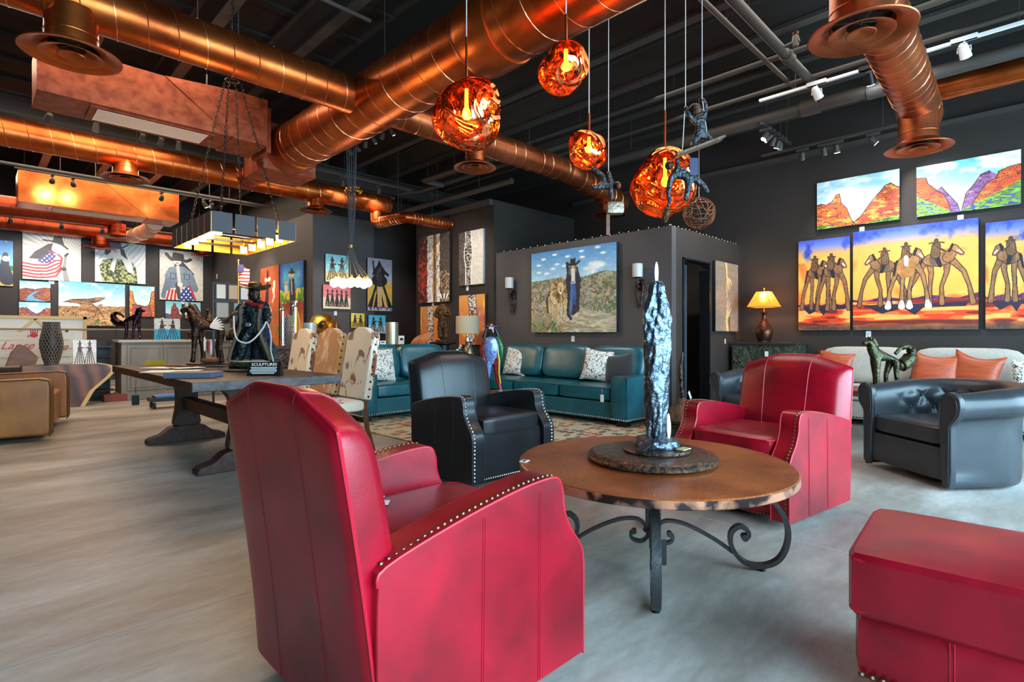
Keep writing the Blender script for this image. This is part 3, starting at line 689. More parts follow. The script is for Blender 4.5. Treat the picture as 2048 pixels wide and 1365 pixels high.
# ---- motifs
def sky(a, top=(70, 160, 205), low=(225, 240, 245), y1=1, cl=.5):
    a.grad([(0, top), (y1, low)]); n_ = a.n(5, 4, 4); a.mix(np.clip((n_-(1-cl))*5, 0, 1)*(a.y < y1), (240, 246, 250)); a.tex(.06, (40, 14)); return a
def rocks(a, pts, c1=(196, 84, 38), c2=(232, 150, 66), dark=(60, 26, 30), extra=(150, 70, 110), sc=(22, 10)):
    m = a.pmask(pts); n_ = a.n(sc[0], sc[1], 3); a.mix(m, c1); a.mix(m*np.clip((n_-.5)*6, 0, 1), c2); a.mix(m*np.clip((.36-a.n(sc[0], sc[1], 2))*12, 0, 1), extra)
    a.crack(m, dark, sc[0]*1.2, sc[1], .03); a.line(list(pts), .008, dark)
    return a
def rider(a, cx, top, gy, w, d=1, horse=(138, 94, 56), man=(110, 76, 48), line=(34, 24, 34), hoof=None, lw=.007, saddle=(96, 78, 60), splay=1, hat=(74, 54, 44)):
    """one stylised rider on a very long-legged horse; d = facing +-1"""
    H_ = gy-top; by = top+.31*H_; bw = w*.29; rr = a.r
    def X(q): return cx+q*w*d
    for (x0, x1) in ((-.24, -.54*splay), (-.16, -.16), (.20, .08*splay), (.26, .60*splay)):
        p = [(X(x0), by), (X((x0*.5+x1*.5)+.04), by+.30*(gy-by)), (X(x1*.9), by+.62*(gy-by)), (X(x1), gy)]
        ws = [.078*H_, .042*H_, .026*H_, .056*H_]
        a.line(p, [q+lw*2 for q in ws], line); a.line(p, ws, horse, .18)
        if hoof: a.line([(X(x1*.97), gy-.07*H_), (X(x1), gy)], [.05*H_, .085*H_], hoof)
    a.ell(cx, by, bw*rr+lw, .10*H_+lw, line); a.ell(cx, by, bw*rr, .10*H_, horse, .2)
    nk = [(X(.22), by-.02*H_), (X(.34), by-.16*H_)]
    a.line(nk, [.13*H_+2*lw, .08*H_+2*lw], line); a.line(nk, [.13*H_, .08*H_], horse, .2)
    hd = [(X(.33), by-.17*H_), (X(.48), by-.07*H_)]
    a.line(hd, [.075*H_+2*lw, .035*H_+2*lw], line); a.line(hd, [.075*H_, .035*H_], horse, .2); a.line([(X(.40), by-.125*H_), (X(.47), by-.085*H_)], .016*H_, (222, 214, 206))
    a.line([(X(.24), by-.12*H_), (X(.30), by-.22*H_)], .03*H_, line)
    a.line([(X(-.30), by-.04*H_), (X(-.40), by+.18*H_)], [.03*H_, .02*H_], line)
    a.ell(X(-.05), by-.02*H_, .10*w*rr*1.1, .11*H_, saddle, .2)
    a.line([(X(-.02), by-.06*H_), (X(.06), by+.10*H_)], [.07*H_, .045*H_], line)
    tb = [(X(-.04), by-.08*H_), (X(-.02), by-.22*H_)]
    a.line(tb, [.10*H_+2*lw, .085*H_+2*lw], line); a.line(tb, [.10*H_, .085*H_], man, .2)
    a.line([(X(0), by-.2*H_), (X(.16), by-.12*H_)], .03*H_, man); a.line([(X(0), by-.2*H_), (X(.16), by-.12*H_)], .008*H_, line)
    a.ell(X(-.015), top+.055*H_, .035*H_, .035*H_, line); a.ell(X(-.01), top+.06*H_, .024*H_, .026*H_, man)
    a.line([(X(-.16), top+.045*H_), (X(-.02), top+.03*H_), (X(.13), top+.048*H_)], .018*H_, hat); a.line([(X(-.02), top), (X(-.02), top+.03*H_)], .05*H_, hat)
def sunset(a, hz=.74):
    a.grad([(0, (64, 84, 180)), (.07, (100, 120, 200)), (.17, (232, 160, 78)), (.5, (238, 168, 72)), (hz-.04, (240, 160, 66)), (hz, (232, 96, 40)), (1, (74, 66, 60))])
    n_ = a.n(6, 5, 4); a.mix(np.clip((n_-.42-a.y*1.5+.30*np.abs(a.x-.45))*5, 0, 1)*(a.y < .34), (50, 74, 180), .3)
    a.mix(np.clip((a.n(4, 4, 3)-.55)*5, 0, 1)*(a.y < hz-.05)*(a.y > .2), (242, 178, 84)); a.mix(np.clip((.34-a.n(4, 5, 3)+np.abs(a.x-.5)*.25)*4, 0, 1)*(a.y < hz)*(a.y > .25), (232, 104, 44))
    mt = a.y > hz-.03+.03*np.sin(a.x*17)*a.n(2, 8, 2); a.mix(mt*(a.y < hz+.02), (92, 40, 84), .4)
    g = a.y > hz; s_ = a.n(26, 3, 2); a.mix(g, (214, 62, 26)); a.mix(g*(s_ > .52), (240, 108, 40)); a.mix(g*(s_ < .36), (120, 34, 30)); a.mix(g*(s_ > .62)*(a.y < .93), (250, 170, 84))
    a.mix(np.clip((a.y-.9)*10, 0, .85), (70, 66, 56), .3); return a
def shadowband(a, gy, x0, x1):
    a.poly([(x0, gy-.01), (x1, gy-.012), (x1-.02, gy+.03), (.5*(x0+x1)+.1, gy+.03), (.5*(x0+x1)+.03, gy+.10), (.5*(x0+x1)-.06, gy+.03), (x0+.22*(x1-x0), gy+.08), (x0+.1*(x1-x0), gy+.02)], (42, 34, 52), .2)
def art_T1(a):
    sunset(a); shadowband(a, .745, .02, .93)
    rider(a, .34, .19, .755, .50, 1); rider(a, .66, .18, .77, .52, 1, horse=(138, 92, 56))
def art_T2(a):
    sunset(a, .72); shadowband(a, .76, .06, .93)
    rider(a, .27, .20, .755, .31, -1, splay=1.15); rider(a, .70, .165, .755, .38, 1, horse=(156, 104, 60), splay=1.15)
    # middle horse seen from the front
    rider(a, .46, .17, .775, .26, 1, horse=(160, 112, 70), hoof=(226, 224, 222), splay=1.1)
    a.ell(.455, .40, .075, .10, (170, 112, 60), .2); a.line([(.455, .30), (.458, .37)], .03, (236, 232, 226))
def art_T3(a):
    sunset(a, .72); shadowband(a, .745, .05, .95); rider(a, .42, .16, .735, .55, -1)
def art_R1(a):
    sky(a, (150, 205, 222), (250, 252, 250), .9, .6)
    rocks(a, [(0, .48), (.06, .46), (.12, .5), (.2, .44), (.24, .33), (.29, .30), (.32, .52), (.38, .62), (.44, .88), (.5, 1), (0, 1)], (214, 92, 38), (244, 168, 66), extra=(150, 60, 90))
    rocks(a, [(1, .36), (.96, .33), (.9, .25), (.84, .28), (.8, .36), (.74, .46), (.66, .60), (.56, .82), (.46, .95), (.5, 1), (1, 1)], (206, 76, 40), (246, 160, 62), extra=(200, 60, 70))
    g = (a.y > 1.02-.22*np.abs(a.x-.45)) ; a.mix(g, (104, 140, 48), .5, (50, 20)); a.mix(g*(a.n(30, 30, 2) > .6), (60, 92, 44))
def art_R2(a):
    sky(a, (96, 186, 208), (216, 238, 240), .8, .55)
    rocks(a, [(.2, .55), (.26, .47), (.28, .52), (.34, .66), (.42, .85), (.44, 1), (.2, 1)], (136, 92, 150), (170, 130, 170), extra=(110, 70, 130))
    rocks(a, [(.72, .30), (.64, .34), (.58, .5), (.5, .66), (.46, .95), (.5, 1), (.8, 1), (.8, .4)], (134, 92, 140), (184, 130, 150), extra=(110, 70, 120))
    rocks(a, [(0, .22), (.1, .24), (.12, .36), (.2, .5), (.28, .62), (.33, .8), (.36, 1), (0, 1)], (216, 84, 38), (236, 110, 48), extra=(150, 50, 60))
    rocks(a, [(1, .26), (.9, .28), (.8, .34), (.79, .44), (.7, .52), (.64, .66), (.56, .88), (.5, 1), (1, 1)], (222, 90, 44), (240, 128, 60), extra=(180, 70, 60))
    g = ((a.y > .58+a.x*1.1) & (a.x < .4)) | (a.y > 1.32-.72*a.x-.06*a.n(2, 6, 2)); a.mix(g, (108, 148, 52), .5, (50, 20)); a.mix(g*(a.n(40, 30, 2) > .62), (66, 70, 150))
def art_lion(a):
    sky(a, (74, 140, 196), (176, 214, 232), .36, .30)
    for cx, cy in ((.1, .16), (.16, .09), (.3, .05), (.33, .17), (.1, .25), (.2, .27), (.46, .09), (.62, .05), (.8, .03), (.86, .10), (.28, .22), (.42, .2), (.63, .12)):
        a.ell(cx, cy, .055, .02, (240, 244, 246), soft=.6)
    a.ell(.8, .23, .14, .055, (236, 240, 240), soft=.5); a.ell(.7, .26, .1, .03, (220, 230, 234), soft=.5)
    hz_ = .355-.05*np.exp(-((a.x-.88)/.16)**2)-.02*np.exp(-((a.x-.3)/.12)**2); g = a.y > hz_
    a.mix(g, (146, 138, 112), .15, (60, 40)); a.mix(g*(a.y < hz_+.03), (120, 128, 88))
    n_ = a.n(26, 24, 3); a.mix(g*(a.y < .74)*(n_ > .6), (112, 116, 84), .3, (60, 60)); a.mix(g*(a.y < .7)*(n_ < .4), (174, 164, 136))
    a.mix(g*(a.n(50, 50, 2) > .70)*(a.y < .75), (74, 82, 64)); a.mix(g*(a.n(60, 60, 2) > .74)*(a.y > .45)*(a.y < .78), (214, 140, 160)); a.mix(g*(a.n(60, 60, 2) > .75)*(a.y > .55), (220, 180, 80))
    road = a.pmask([(.42, .62), (.56, .66), (.8, .74), (1, .82), (1, 1), (.2, 1), (.3, .86), (.36, .74)]); a.mix(road, (188, 176, 148), .25, (50, 16)); a.mix(road*(a.n(60, 10, 2) > .6), (156, 142, 116))
    for i in range(26):
        cx = rng.choice([rng.uniform(0, .28), rng.uniform(.62, 1)]); cy = rng.uniform(.45, .78); a.ell(cx, cy, .02, .014, (132, 138, 140), .3); a.ell(cx+.004, cy-.005, .01, .006, (196, 200, 202))
    for i in range(70):
        cx = rng.choice([rng.normal(.1, .05), rng.normal(.3, .05)]); an = rng.uniform(-1.1, 1.1); L_ = rng.uniform(.08, .16); y0 = .99+rng.uniform(-.03, .03)
        a.line([(cx, y0), (cx+L_*math.sin(an), y0-L_*math.cos(an))], [.012, .002], [(96, 128, 84), (132, 150, 96), (66, 92, 70), (168, 120, 80)][i % 4])
    for i in range(40):
        cx = rng.uniform(.62, 1); an = rng.uniform(-.9, .9); y0 = rng.uniform(.62, .78); a.line([(cx, y0), (cx+.06*math.sin(an), y0-.06*math.cos(an))], [.008, .002], (92, 116, 76))
    # lion walking forward
    fur = (204, 178, 128); dk = (64, 48, 32); a.ell(.33, .6, .16, .3, (200, 190, 160), soft=.5)
    for p in ([(.30, .6), (.27, .72), (.28, .84)], [(.35, .62), (.34, .76), (.355, .9)], [(.43, .62), (.43, .74), (.42, .84)], [(.25, .55), (.24, .66), (.235, .76)]):
        a.line(p, [.075, .05, .042], dk); a.line(p, [.064, .04, .034], fur, .2)
    a.ell(.31, .52, .10, .15, dk); a.ell(.31, .52, .09, .145, fur, .2)
    a.line([(.24, .5), (.2, .6), (.22, .76)], .02, dk)
    for i in range(90):
        an = rng.uniform(0, 2*math.pi); r0 = .03; r1 = rng.uniform(.09, .125); cx, cy = .375, .48
        a.line([(cx+r0*math.sin(an), cy+r0*math.cos(an)), (cx+r1*.92*math.sin(an), cy+r1*1.3*math.cos(an))], [.02, .006], [(142, 112, 70), (96, 72, 44), (176, 146, 98)][i % 3])
    a.ell(.375, .46, .056, .076, (80, 60, 40)); a.ell(.375, .46, .052, .07, (214, 190, 142), .1); a.ell(.355, .45, .008, .006, (40, 30, 24)); a.ell(.395, .45, .008, .006, (40, 30, 24))
    a.line([(.375, .46), (.375, .495)], [.012, .02], (150, 120, 88)); a.ell(.375, .50, .012, .008, (70, 48, 42)); a.ell(.375, .525, .02, .014, (226, 220, 206))
    # cowgirl in a long dark coat
    a.poly([(.465, .22), (.575, .22), (.615, .38), (.60, .62), (.60, .74), (.53, .80), (.45, .78), (.46, .58), (.435, .38)], (36, 38, 52), .2)
    a.poly([(.5, .24), (.545, .24), (.55, .4), (.505, .4)], (222, 216, 208)); a.line([(.52, .42), (.505, .62), (.49, .8)], [.05, .04, .035], (66, 104, 160), .2); a.line([(.535, .42), (.548, .56), (.54, .66)], [.035, .035, .02], (52, 86, 142), .2)
    a.line([(.505, .41), (.55, .41)], .02, (150, 160, 176)); a.line([(.465, .79), (.50, .84)], .03, (30, 30, 38)); a.line([(.47, .3), (.455, .2)], .035, (36, 38, 52))
    a.ell(.522, .205, .028, .038, (206, 170, 142)); a.line([(.495, .2), (.48, .3)], .02, (120, 100, 76)); a.line([(.55, .2), (.56, .28)], .018, (120, 100, 76))
    a.line([(.45, .17), (.485, .195), (.56, .195), (.595, .165)], .022, (24, 24, 30)); a.poly([(.49, .19), (.495, .115), (.52, .13), (.55, .115), (.555, .19)], (24, 24, 30)); a.tex(.08, (80, 80))
def art_hands(a):
    a.mix(np.ones_like(a.x), (132, 114, 96)); a.a *= (1+.25*(a.n(30, 4, 3)[..., None]-.5)); a.tex(.12, (60, 60))
    c = (208, 170, 112); d = (96, 72, 48)
    a.line([(.42, 0), (.46, .12), (.47, .24)], [.14/2, .10/2, .085/2], d); a.line([(.44, 0), (.48, .12), (.49, .24)], [.1/2, .085/2, .07/2], c, .15)
    for p in ([(.49, .24), (.48, .36), (.5, .5)], [(.5, .24), (.6, .3), (.62, .38)], [(.5, .22), (.66, .26), (.7, .32)], [(.5, .25), (.55, .36), (.56, .40)]): a.line(p, [.03, .02, .008], c)
    a.line([(.52, 1), (.48, .86), (.5, .74)], [.06, .055, .045], c, .15); a.line([(.62, 1), (.58, .86), (.6, .74)], [.03, .04, .03], d)
    for p in ([(.5, .76), (.48, .66), (.54, .55)], [(.52, .76), (.56, .66), (.62, .58)], [(.54, .78), (.64, .7), (.66, .66)]): a.line(p, [.035, .02, .01], c)
def art_abs1(a):
    a.grad([(0, (70, 34, 26)), (.5, (120, 30, 26)), (1, (120, 40, 34))]); n_ = a.n(14, 10, 4)
    m = (a.x < .34); a.mix(m*(n_ > .55), (50, 24, 20)); a.mix(m*np.clip((a.n(8, 8, 4)-.58)*8, 0, 1)*(a.y > .4), (214, 36, 30)); a.mix(m*(a.n(30, 30, 2) > .66), (168, 92, 60))
    e = .03*(a.n(24, 2, 2)-.5)*2
    a.mix(a.x > .30+e, (226, 222, 214), .15); a.mix((a.x > .48+e)*(a.x < .60+e), (176, 122, 40), .3); a.mix((np.abs(a.x-.54+e) < .02), (110, 60, 24)); a.mix((a.x > .70+e), (78, 66, 60), .4, (40, 24)); a.mix((a.x > .70+e)*(a.n(40, 30, 3) > .52)*(a.y > .55), (176, 142, 96), .3)
    a.mix((a.x > .3)*(a.x < .7)*(a.n(30, 16, 3) < .33), (150, 140, 140))
def art_abs2(a):
    a.mix(a.x < .35, (86, 78, 74), .4, (40, 20)); a.mix(a.x >= .3+.04*np.sin(a.y*9), (208, 200, 190), .1, (40, 30))
    bulge = .10+.06*np.exp(-((a.y-.42)/.16)**2); c = .40-.0*a.y; m = np.abs(a.x-c) < bulge
    a.mix(np.abs(a.x-c) < bulge+.03, (230, 228, 224)); a.mix(m, (150, 142, 130), .3, (60, 30)); a.mix(m*(a.n(50, 20, 3) > .52), (34, 32, 34)); a.mix(m*(a.n(50, 20, 3) < .34), (214, 204, 180))
def art_birch(a):
    a.grad([(0, (214, 150, 70)), (.5, (206, 120, 58)), (1, (204, 96, 36))]); a.mix(np.clip((a.n(6, 4, 3)-.55)*4, 0, 1), (176, 92, 92)); a.mix(np.clip((a.n(5, 5, 3)-.6)*4, 0, 1), (230, 176, 70))
    c = .5+.04*np.sin(a.y*5); m = np.abs(a.x-c) < .13+.02*(a.n(20, 2, 2)-.5); a.mix(np.abs(a.x-c) < .16, (110, 90, 110)); a.mix(m, (216, 206, 196), .2); a.mix(m*(a.n(50, 16, 3) > .55), (64, 48, 44)); a.mix(m*(a.n(40, 12, 2) > .68), (176, 120, 60))
def art_duo(sk, gr, n_=2, top=.12, gy=.93, hzz=.55, cols=None, wd=None, brown=(52, 34, 30)):
    def f(a):
        a.grad([(0, sk), (hzz, tuple(int(.8*c+50) for c in sk)), (hzz+.02, gr), (1, gr)]); a.tex(.12, (20, 20))
        for i in range(n_):
            cx = (i+.5)/n_*.84+.08; H_ = gy-top; w = wd or .44/n_*2
            for q in range(5): a.line([(cx+(q-2)*.04*2/n_, top+.42*H_), (cx+(q-2)*.105*2/n_, gy)], [.016, .02], brown)
            a.ell(cx, top+.33*H_, .11*2/n_*a.r*.8, .12*H_, brown, .4); a.ell(cx, top+.2*H_, .055*2/n_*a.r, .10*H_, brown); a.line([(cx-.07*2/n_, top+.1*H_), (cx+.07*2/n_, top+.1*H_)], .028, brown)
            a.line([(cx, top), (cx, top+.1*H_)], .04*2/n_+.01, brown); a.line([(cx, top+.3*H_), (cx+(-1)**i*.15*2/n_, top+.28*H_)], .035, brown)
            a.ell(cx, top+.24*H_, .03*2/n_, .03*H_, [(206, 60, 40), (220, 130, 50), (60, 90, 170), (190, 60, 60)][i % 4])
    return f
def art_warrior(a):
    a.grad([(0, (150, 148, 160)), (.44, (160, 158, 170)), (.46, (206, 156, 60)), (1, (214, 164, 70))]); a.tex(.1, (20, 20)); k = (30, 24, 26)
    for x0, x1 in ((.36, .10), (.42, .34), (.56, .62), (.62, .92)): a.line([(x0, .5), ((x0+x1)/2, .7), (x1, .93)], [.05, .035, .09], k)
    for x0, x1 in ((.44, .42), (.54, .72), (.5, .56)): a.line([(x0, .5), (x1, .92)], [.05, .02], (214, 166, 110))
    a.ell(.48, .42, .17, .12, k, .4); a.ell(.48, .26, .12, .13, k); a.poly([(.36, .16), (.47, .02), (.6, .16)], k); a.line([(.22, .06), (.26, .3)], .025, k); a.line([(.4, .22), (.24, .3)], .05, k); a.line([(.56, .2), (.82, .3)], .05, k)
    a.mix((a.n(40, 40, 2) > .6)*(np.hypot((a.x-.48)*2, a.y-.36) < .22), (120, 90, 70)); a.line([(0, .95), (1, .96)], .05, (70, 60, 90)); a.mix((a.y > .94)*(a.n(10, 30, 2) > .5), (190, 180, 200))
def art_flaglady(a):
    a.mix(np.ones_like(a.x), (206, 200, 192)); ang = np.arctan2(a.y-.45, a.x-.72); a.a *= (1+.10*np.sin(ang*46+6*a.n(4, 4, 2)))[..., None]; k = (44, 44, 48)
    a.poly([(.42, .22), (.3, .32), (.2, .40), (.1, .56), (.3, .56), (.48, .44), (.56, .3), (.5, .2)], k, .2)
    a.poly([(.33, .52), (.46, .42), (.6, .44), (.7, .56), (.66, .74), (.6, .94), (0, .94), (0, .62), (.2, .62)], (230, 222, 216))
    for i in range(5):
        y0 = .66+.066*i; a.line([(0, y0), (.2, y0+.03), (.4, y0+.02), (.56, y0-.10+.02*i), (.64, .56+.05*i)], .028, (190, 34, 40))
    a.line([(.44, .38), (.56, .40), (.66, .5), (.64, .66)], .03, (190, 34, 40))
    m = a.pmask([(.24, .6), (.36, .46), (.5, .40), (.56, .46), (.5, .6), (.36, .66)]); a.mix(m, (58, 58, 132)); a.mix(m*(np.sin(a.x*74)*np.sin(a.y*62) > .45), (236, 236, 240))
    a.poly([(.5, .22), (.64, .24), (.70, .32), (.7, .42), (.58, .42), (.48, .34)], (232, 218, 206)); a.poly([(.52, .04), (.66, .03), (.70, .2), (.5, .18)], k); a.line([(.34, .14), (.5, .15), (.66, .2), (.76, .29)], .028, k)
    a.line([(.73, .44), (.7, .7), (.74, .98)], [.03, .06, .09], (130, 128, 128)); a.line([(.72, .45), (.76, .40)], .04, k); a.ell(.69, .74, .05, .04, k)
def art_camo(a):
    a.mix(np.ones_like(a.x), (214, 222, 226)); a.a *= (1+.07*np.sin((a.x*a.r+a.y*.6)*60+5*a.n(3, 3, 2)))[..., None]; k = (66, 68, 76)
    m = a.pmask([(.08, .62), (.16, .44), (.34, .36), (.5, .42), (.66, .36), (.8, .6), (.84, 1), (.14, 1)]); a.mix(m, (66, 82, 44)); q = a.n(26, 26, 2); a.mix(m*(q > .55), (168, 170, 110)); a.mix(m*(q < .38), (34, 44, 28))
    a.poly([(.15, .34), (.34, .22), (.6, .22), (.7, .4), (.76, .76), (.64, .72), (.52, .42), (.42, .42), (.36, .76), (.28, .66), (.36, .4), (.14, .46)], (236, 238, 240))
    a.poly([(.18, .3), (.2, .14), (.3, .14), (.3, .26), (.22, .34)], k); a.poly([(.48, .14), (.56, .16), (.64, .42), (.5, .3)], k); a.ell(.4, .18, .09, .12, (232, 226, 222)); a.line([(.37, .23), (.41, .23)], .015, (180, 60, 70))
    a.poly([(.28, 0), (.5, 0), (.52, .12), (.26, .12)], (92, 102, 116)); a.line([(.12, .08), (.3, .14), (.5, .14), (.64, .04)], .03, (84, 92, 104))
def art_denim(a):
    a.mix(np.ones_like(a.x), (196, 192, 182), .1, (30, 30)); k = (34, 33, 36)
    a.poly([(.3, .16), (.46, .16), (.6, .28), (.8, .46), (.7, .46), (.52, .4), (.4, .5), (.34, .34)], k, .2)
    a.poly([(.13, .5), (.22, .36), (.4, .3), (.56, .32), (.74, .42), (.88, .76), (.84, .82), (.66, .78), (.62, .7), (.24, .76), (.12, .86)], (108, 124, 142), .15, edge=(52, 60, 72))
    a.line([(.41, .32), (.46, .76)], .05, (206, 196, 178)); 
    for x in (.24, .56): a.line([(x, .46), (x+.12, .46), (x+.12, .56), (x+.06, .58), (x, .56), (x, .46)], .008, (60, 70, 84))
    a.line([(.2, .62), (.1, .92)], [.12, .10], (96, 112, 130)); a.poly([(.12, 1), (.16, .82), (.36, .76), (.4, 1)], (228, 220, 212))
    for i in range(3): a.line([(.16+.09*i, 1), (.22+.07*i, .8)], .03, (190, 34, 40))
    m = a.pmask([(.44, 1), (.5, .78), (.66, .7), (.8, 1)]); a.mix(m, (44, 58, 130)); a.mix(m*(np.sin(a.x*60)*np.sin(a.y*52) > .5), (232, 232, 236)); a.line([(.68, .7), (.82, .98)], .03, (190, 34, 40)); a.line([(.4, .68), (.44, .96)], [.07, .05], (60, 60, 66)); a.ell(.46, .68, .05, .05, (222, 210, 196))
    a.ell(.40, .20, .075, .085, (226, 212, 198)); a.line([(.37, .245), (.42, .25)], .016, (180, 34, 44)); a.line([(.15, .08), (.26, .18), (.44, .17), (.6, .20), (.7, .16)], .055, (40, 30, 28)); a.poly([(.27, .16), (.3, .03), (.42, .04), (.54, .06), (.56, .18)], (40, 30, 28))
def art_mush(a):
    sky(a, (96, 168, 206), (226, 238, 244), .56, .55); g = a.y > .56-.03*a.x; a.mix(g, (176, 134, 84), .3, (24, 16)); a.crack(g, (84, 58, 40), 14, 8)
    rocks(a, [(.06, .47), (.2, .40), (.44, .38), (.58, .34), (.68, .35), (.6, .42), (.48, .48), (.5, .56), (.36, .58), (.3, .5)], (150, 106, 74), (196, 150, 104), (50, 32, 26), (110, 72, 60), (30, 4))
    rocks(a, [(.32, .5), (.5, .5), (.6, .62), (.66, .8), (.7, 1), (.16, 1), (.26, .74)], (186, 134, 88), (206, 156, 104), (70, 44, 32), (140, 92, 64), (14, 4))
    a.poly([(.56, .52), (.62, .49), (.66, .50), (.62, .57)], (160, 112, 78)); a.mix((a.y > .8)*(a.n(30, 30, 2) > .64), (84, 112, 60)); a.mix((a.y > .7)*(a.x > .6)*(a.n(16, 6, 2) > .55), (214, 166, 104))
def art_river(a):
    sky(a, (110, 176, 214), (214, 232, 240), .45, .5); rocks(a, [(0, .42), (.2, .36), (.5, .4), (.8, .3), (1, .32), (1, 1), (0, 1)], (140, 72, 46), (178, 100, 62), extra=(90, 60, 80)); a.poly([(.5, .5), (.62, .5), (.4, .7), (.5, .85), (.9, 1), (.2, 1), (.25, .75)], (96, 158, 196), .2); rocks(a, [(.45, .66), (1, .45), (1, 1), (.7, .9)], (150, 84, 50), (190, 116, 70))
def art_valley(a):
    sky(a, (120, 190, 214), (232, 242, 240), .7, .5); rocks(a, [(.2, .3), (.4, .6), (.55, .75), (.7, .6), (.8, .4), (.9, 1), (.1, 1)], (120, 84, 140), (160, 110, 150)); rocks(a, [(0, .4), (.15, .35), (.25, .6), (.45, .9), (.5, 1), (0, 1)], (170, 90, 50), (220, 140, 70)); rocks(a, [(1, .4), (.85, .35), (.8, .6), (.6, .85), (.5, 1), (1, 1)], (170, 84, 46), (224, 140, 66))
def art_spires(a):
    sky(a, (140, 196, 214), (240, 240, 226), .8, .4); rocks(a, [(0, .16), (.12, .2), (.18, .5), (.3, .62), (.4, .9), (.4, 1), (0, 1)], (214, 112, 40), (246, 176, 70)); rocks(a, [(1, .14), (.88, .18), (.82, .5), (.7, .7), (.6, .9), (.6, 1), (1, 1)], (210, 104, 44), (246, 170, 60)); rocks(a, [(.1, .6), (.4, .62), (.6, .66), (.8, .62), (.9, 1), (.1, 1)], (176, 78, 60), (220, 110, 60), extra=(120, 60, 120))
def art_butte(a):
    sky(a, (110, 190, 206), (196, 226, 226), .7, .3); rocks(a, [(.36, .7), (.38, .34), (.46, .3), (.5, .12), (.62, .14), (.66, .34), (.78, .4), (.84, .7), (1, .85), (1, 1), (.1, 1), (.2, .8)], (150, 62, 54), (190, 90, 60), extra=(90, 50, 80)); a.mix((a.y > .72)*(a.x < .2), (60, 90, 130))
def art_butte2(a):
    sky(a, (120, 196, 210), (206, 230, 226), .7, .3); rocks(a, [(.28, .66), (.34, .16), (.56, .16), (.64, .6), (.8, .8), (1, .84), (1, 1), (0, 1), (0, .8)], (200, 96, 44), (240, 160, 66))
def art_yellow(a):
    sky(a, (24, 96, 176), (120, 176, 214), .5, .4); a.mix(a.y > .55, (44, 110, 60), .4); a.mix(a.y > .66, (206, 160, 66), .15); a.line([(.6, .3), (.55, .6), (.7, .86)], [.08, .16, .24], (40, 44, 60)); a.ell(.62, .4, .06, .06, (230, 226, 220))
def art_brown(a):
    a.grad([(0, (170, 84, 44)), (.4, (190, 78, 44)), (.75, (180, 96, 46)), (1, (206, 116, 50))]); a.tex(.16, (12, 12)); a.mix(np.clip((a.n(6, 6, 3)-.5)*5, 0, 1)*(a.y > .45)*(a.y < .8)*(a.x > .5), (60, 140, 66)); a.line([(.4, .2), (.36, .4), (.3, .7)], [.04, .09, .10], (36, 34, 40)); a.ell(.4, .15, .10, .03, (228, 214, 196)); a.line([(.4, .06), (.4, .12)], .04, (36, 34, 40)); a.line([(.76, .2), (.72, .3)], .05, (226, 220, 210)); a.line([(.68, .28), (.76, .36), (.66, .42)], .02, (226, 220, 210))
def art_blue(a):
    a.grad([(0, (20, 96, 170)), (.16, (90, 190, 226)), (.3, (60, 150, 200)), (.34, (120, 180, 60)), (.42, (80, 150, 50)), (.48, (170, 50, 36)), (.6, (190, 96, 56)), (.72, (214, 150, 84)), (1, (200, 140, 60))]); a.tex(.2, (16, 10)); a.mix(np.clip((np.abs(a.x-.5)-.3)*4, 0, 1)*(a.y < .3), (24, 70, 190)); a.mix((a.n(20, 16, 3) > .6)*(a.y > .3)*(a.y < .46), (240, 214, 60))
    a.poly([(.42, .18), (.62, .18), (.68, .36), (.64, .5), (.6, .8), (.52, .99), (.14, .99), (.3, .84), (.42, .62), (.44, .4)], (48, 44, 56), .2); a.ell(.5, .14, .09, .024, (218, 190, 160)); a.line([(.4, .11), (.64, .115)], .014, (30, 30, 34)); a.poly([(.46, .11), (.47, .06), (.56, .06), (.58, .11)], (30, 30, 34)); a.line([(.5, .18), (.53, .36)], .012, (220, 214, 204))
    a.ell(.28, .22, .06, .02, (224, 170, 90)); a.poly([(.2, .25), (.34, .25), (.36, .36), (.22, .34)], (222, 214, 206)); a.line([(.7, .5), (.86, .7), (.84, .95)], .02, (236, 206, 150))
# ---- hanging them
on_x(XR, 1597, 1700, 478, 661, art_T1, 'left panel of the sunset triptych, two long-legged horses with riders', group=None)
on_x(XR, 1706, 1957, 451, 660, art_T2, 'wide middle panel of the sunset triptych, three long-legged horses with riders')
on_x(XR, 1971, 2092, 440, 658, art_T3, 'right panel of the sunset triptych cut by the photo edge')
on_x(XR, 1634, 1799, 353, 450, art_R1, 'red canyon painting with white sky above the triptych, left of two')
on_x(XR, 1833, 2042, 318, 422, art_R2, 'red and purple canyon painting above the triptych, right of two')
on_x(6.55, 1063, 1233, 497, 665, art_lion, 'large painting of a lion and a cowgirl walking on a desert path', res=190, th=.07)
on_y(3.56, 1431, 1476, 526, 663, art_hands, 'tall brown painting of two reaching hands on the fitting room side', edge=m_cedge_dark)
on_x(6.5, 837, 899, 470, 605, art_abs1, 'tall abstract painting, red at left with white and ochre bands', th=.06)
on_x(6.5, 918, 966, 462, 570, art_abs2, 'abstract painting of a black and white trunk, half grey half cream', th=.05, edge=m_cedge_light)
on_x(6.5, 918, 970, 590, 690, art_birch, 'orange birch trunk painting behind the drum shade lamp', th=.06)
on_x(6.5, 841, 880, 613, 706, art_birch, 'orange birch trunk painting behind the gold bronze statue', th=.05)
on_y(10.3, 651, 697, 510, 565, art_duo((130, 200, 206), (214, 184, 130), hzz=.6), 'turquoise painting of two riders above the pink one')
on_y(10.3, 646, 701, 571, 618, art_duo((206, 96, 100), (222, 196, 160), 5, .2, .9, .5), 'pink painting of a row of long-legged riders')
on_y(10.3, 735, 784, 518, 622, art_warrior, 'tall painting of a feathered rider, grey sky over ochre')
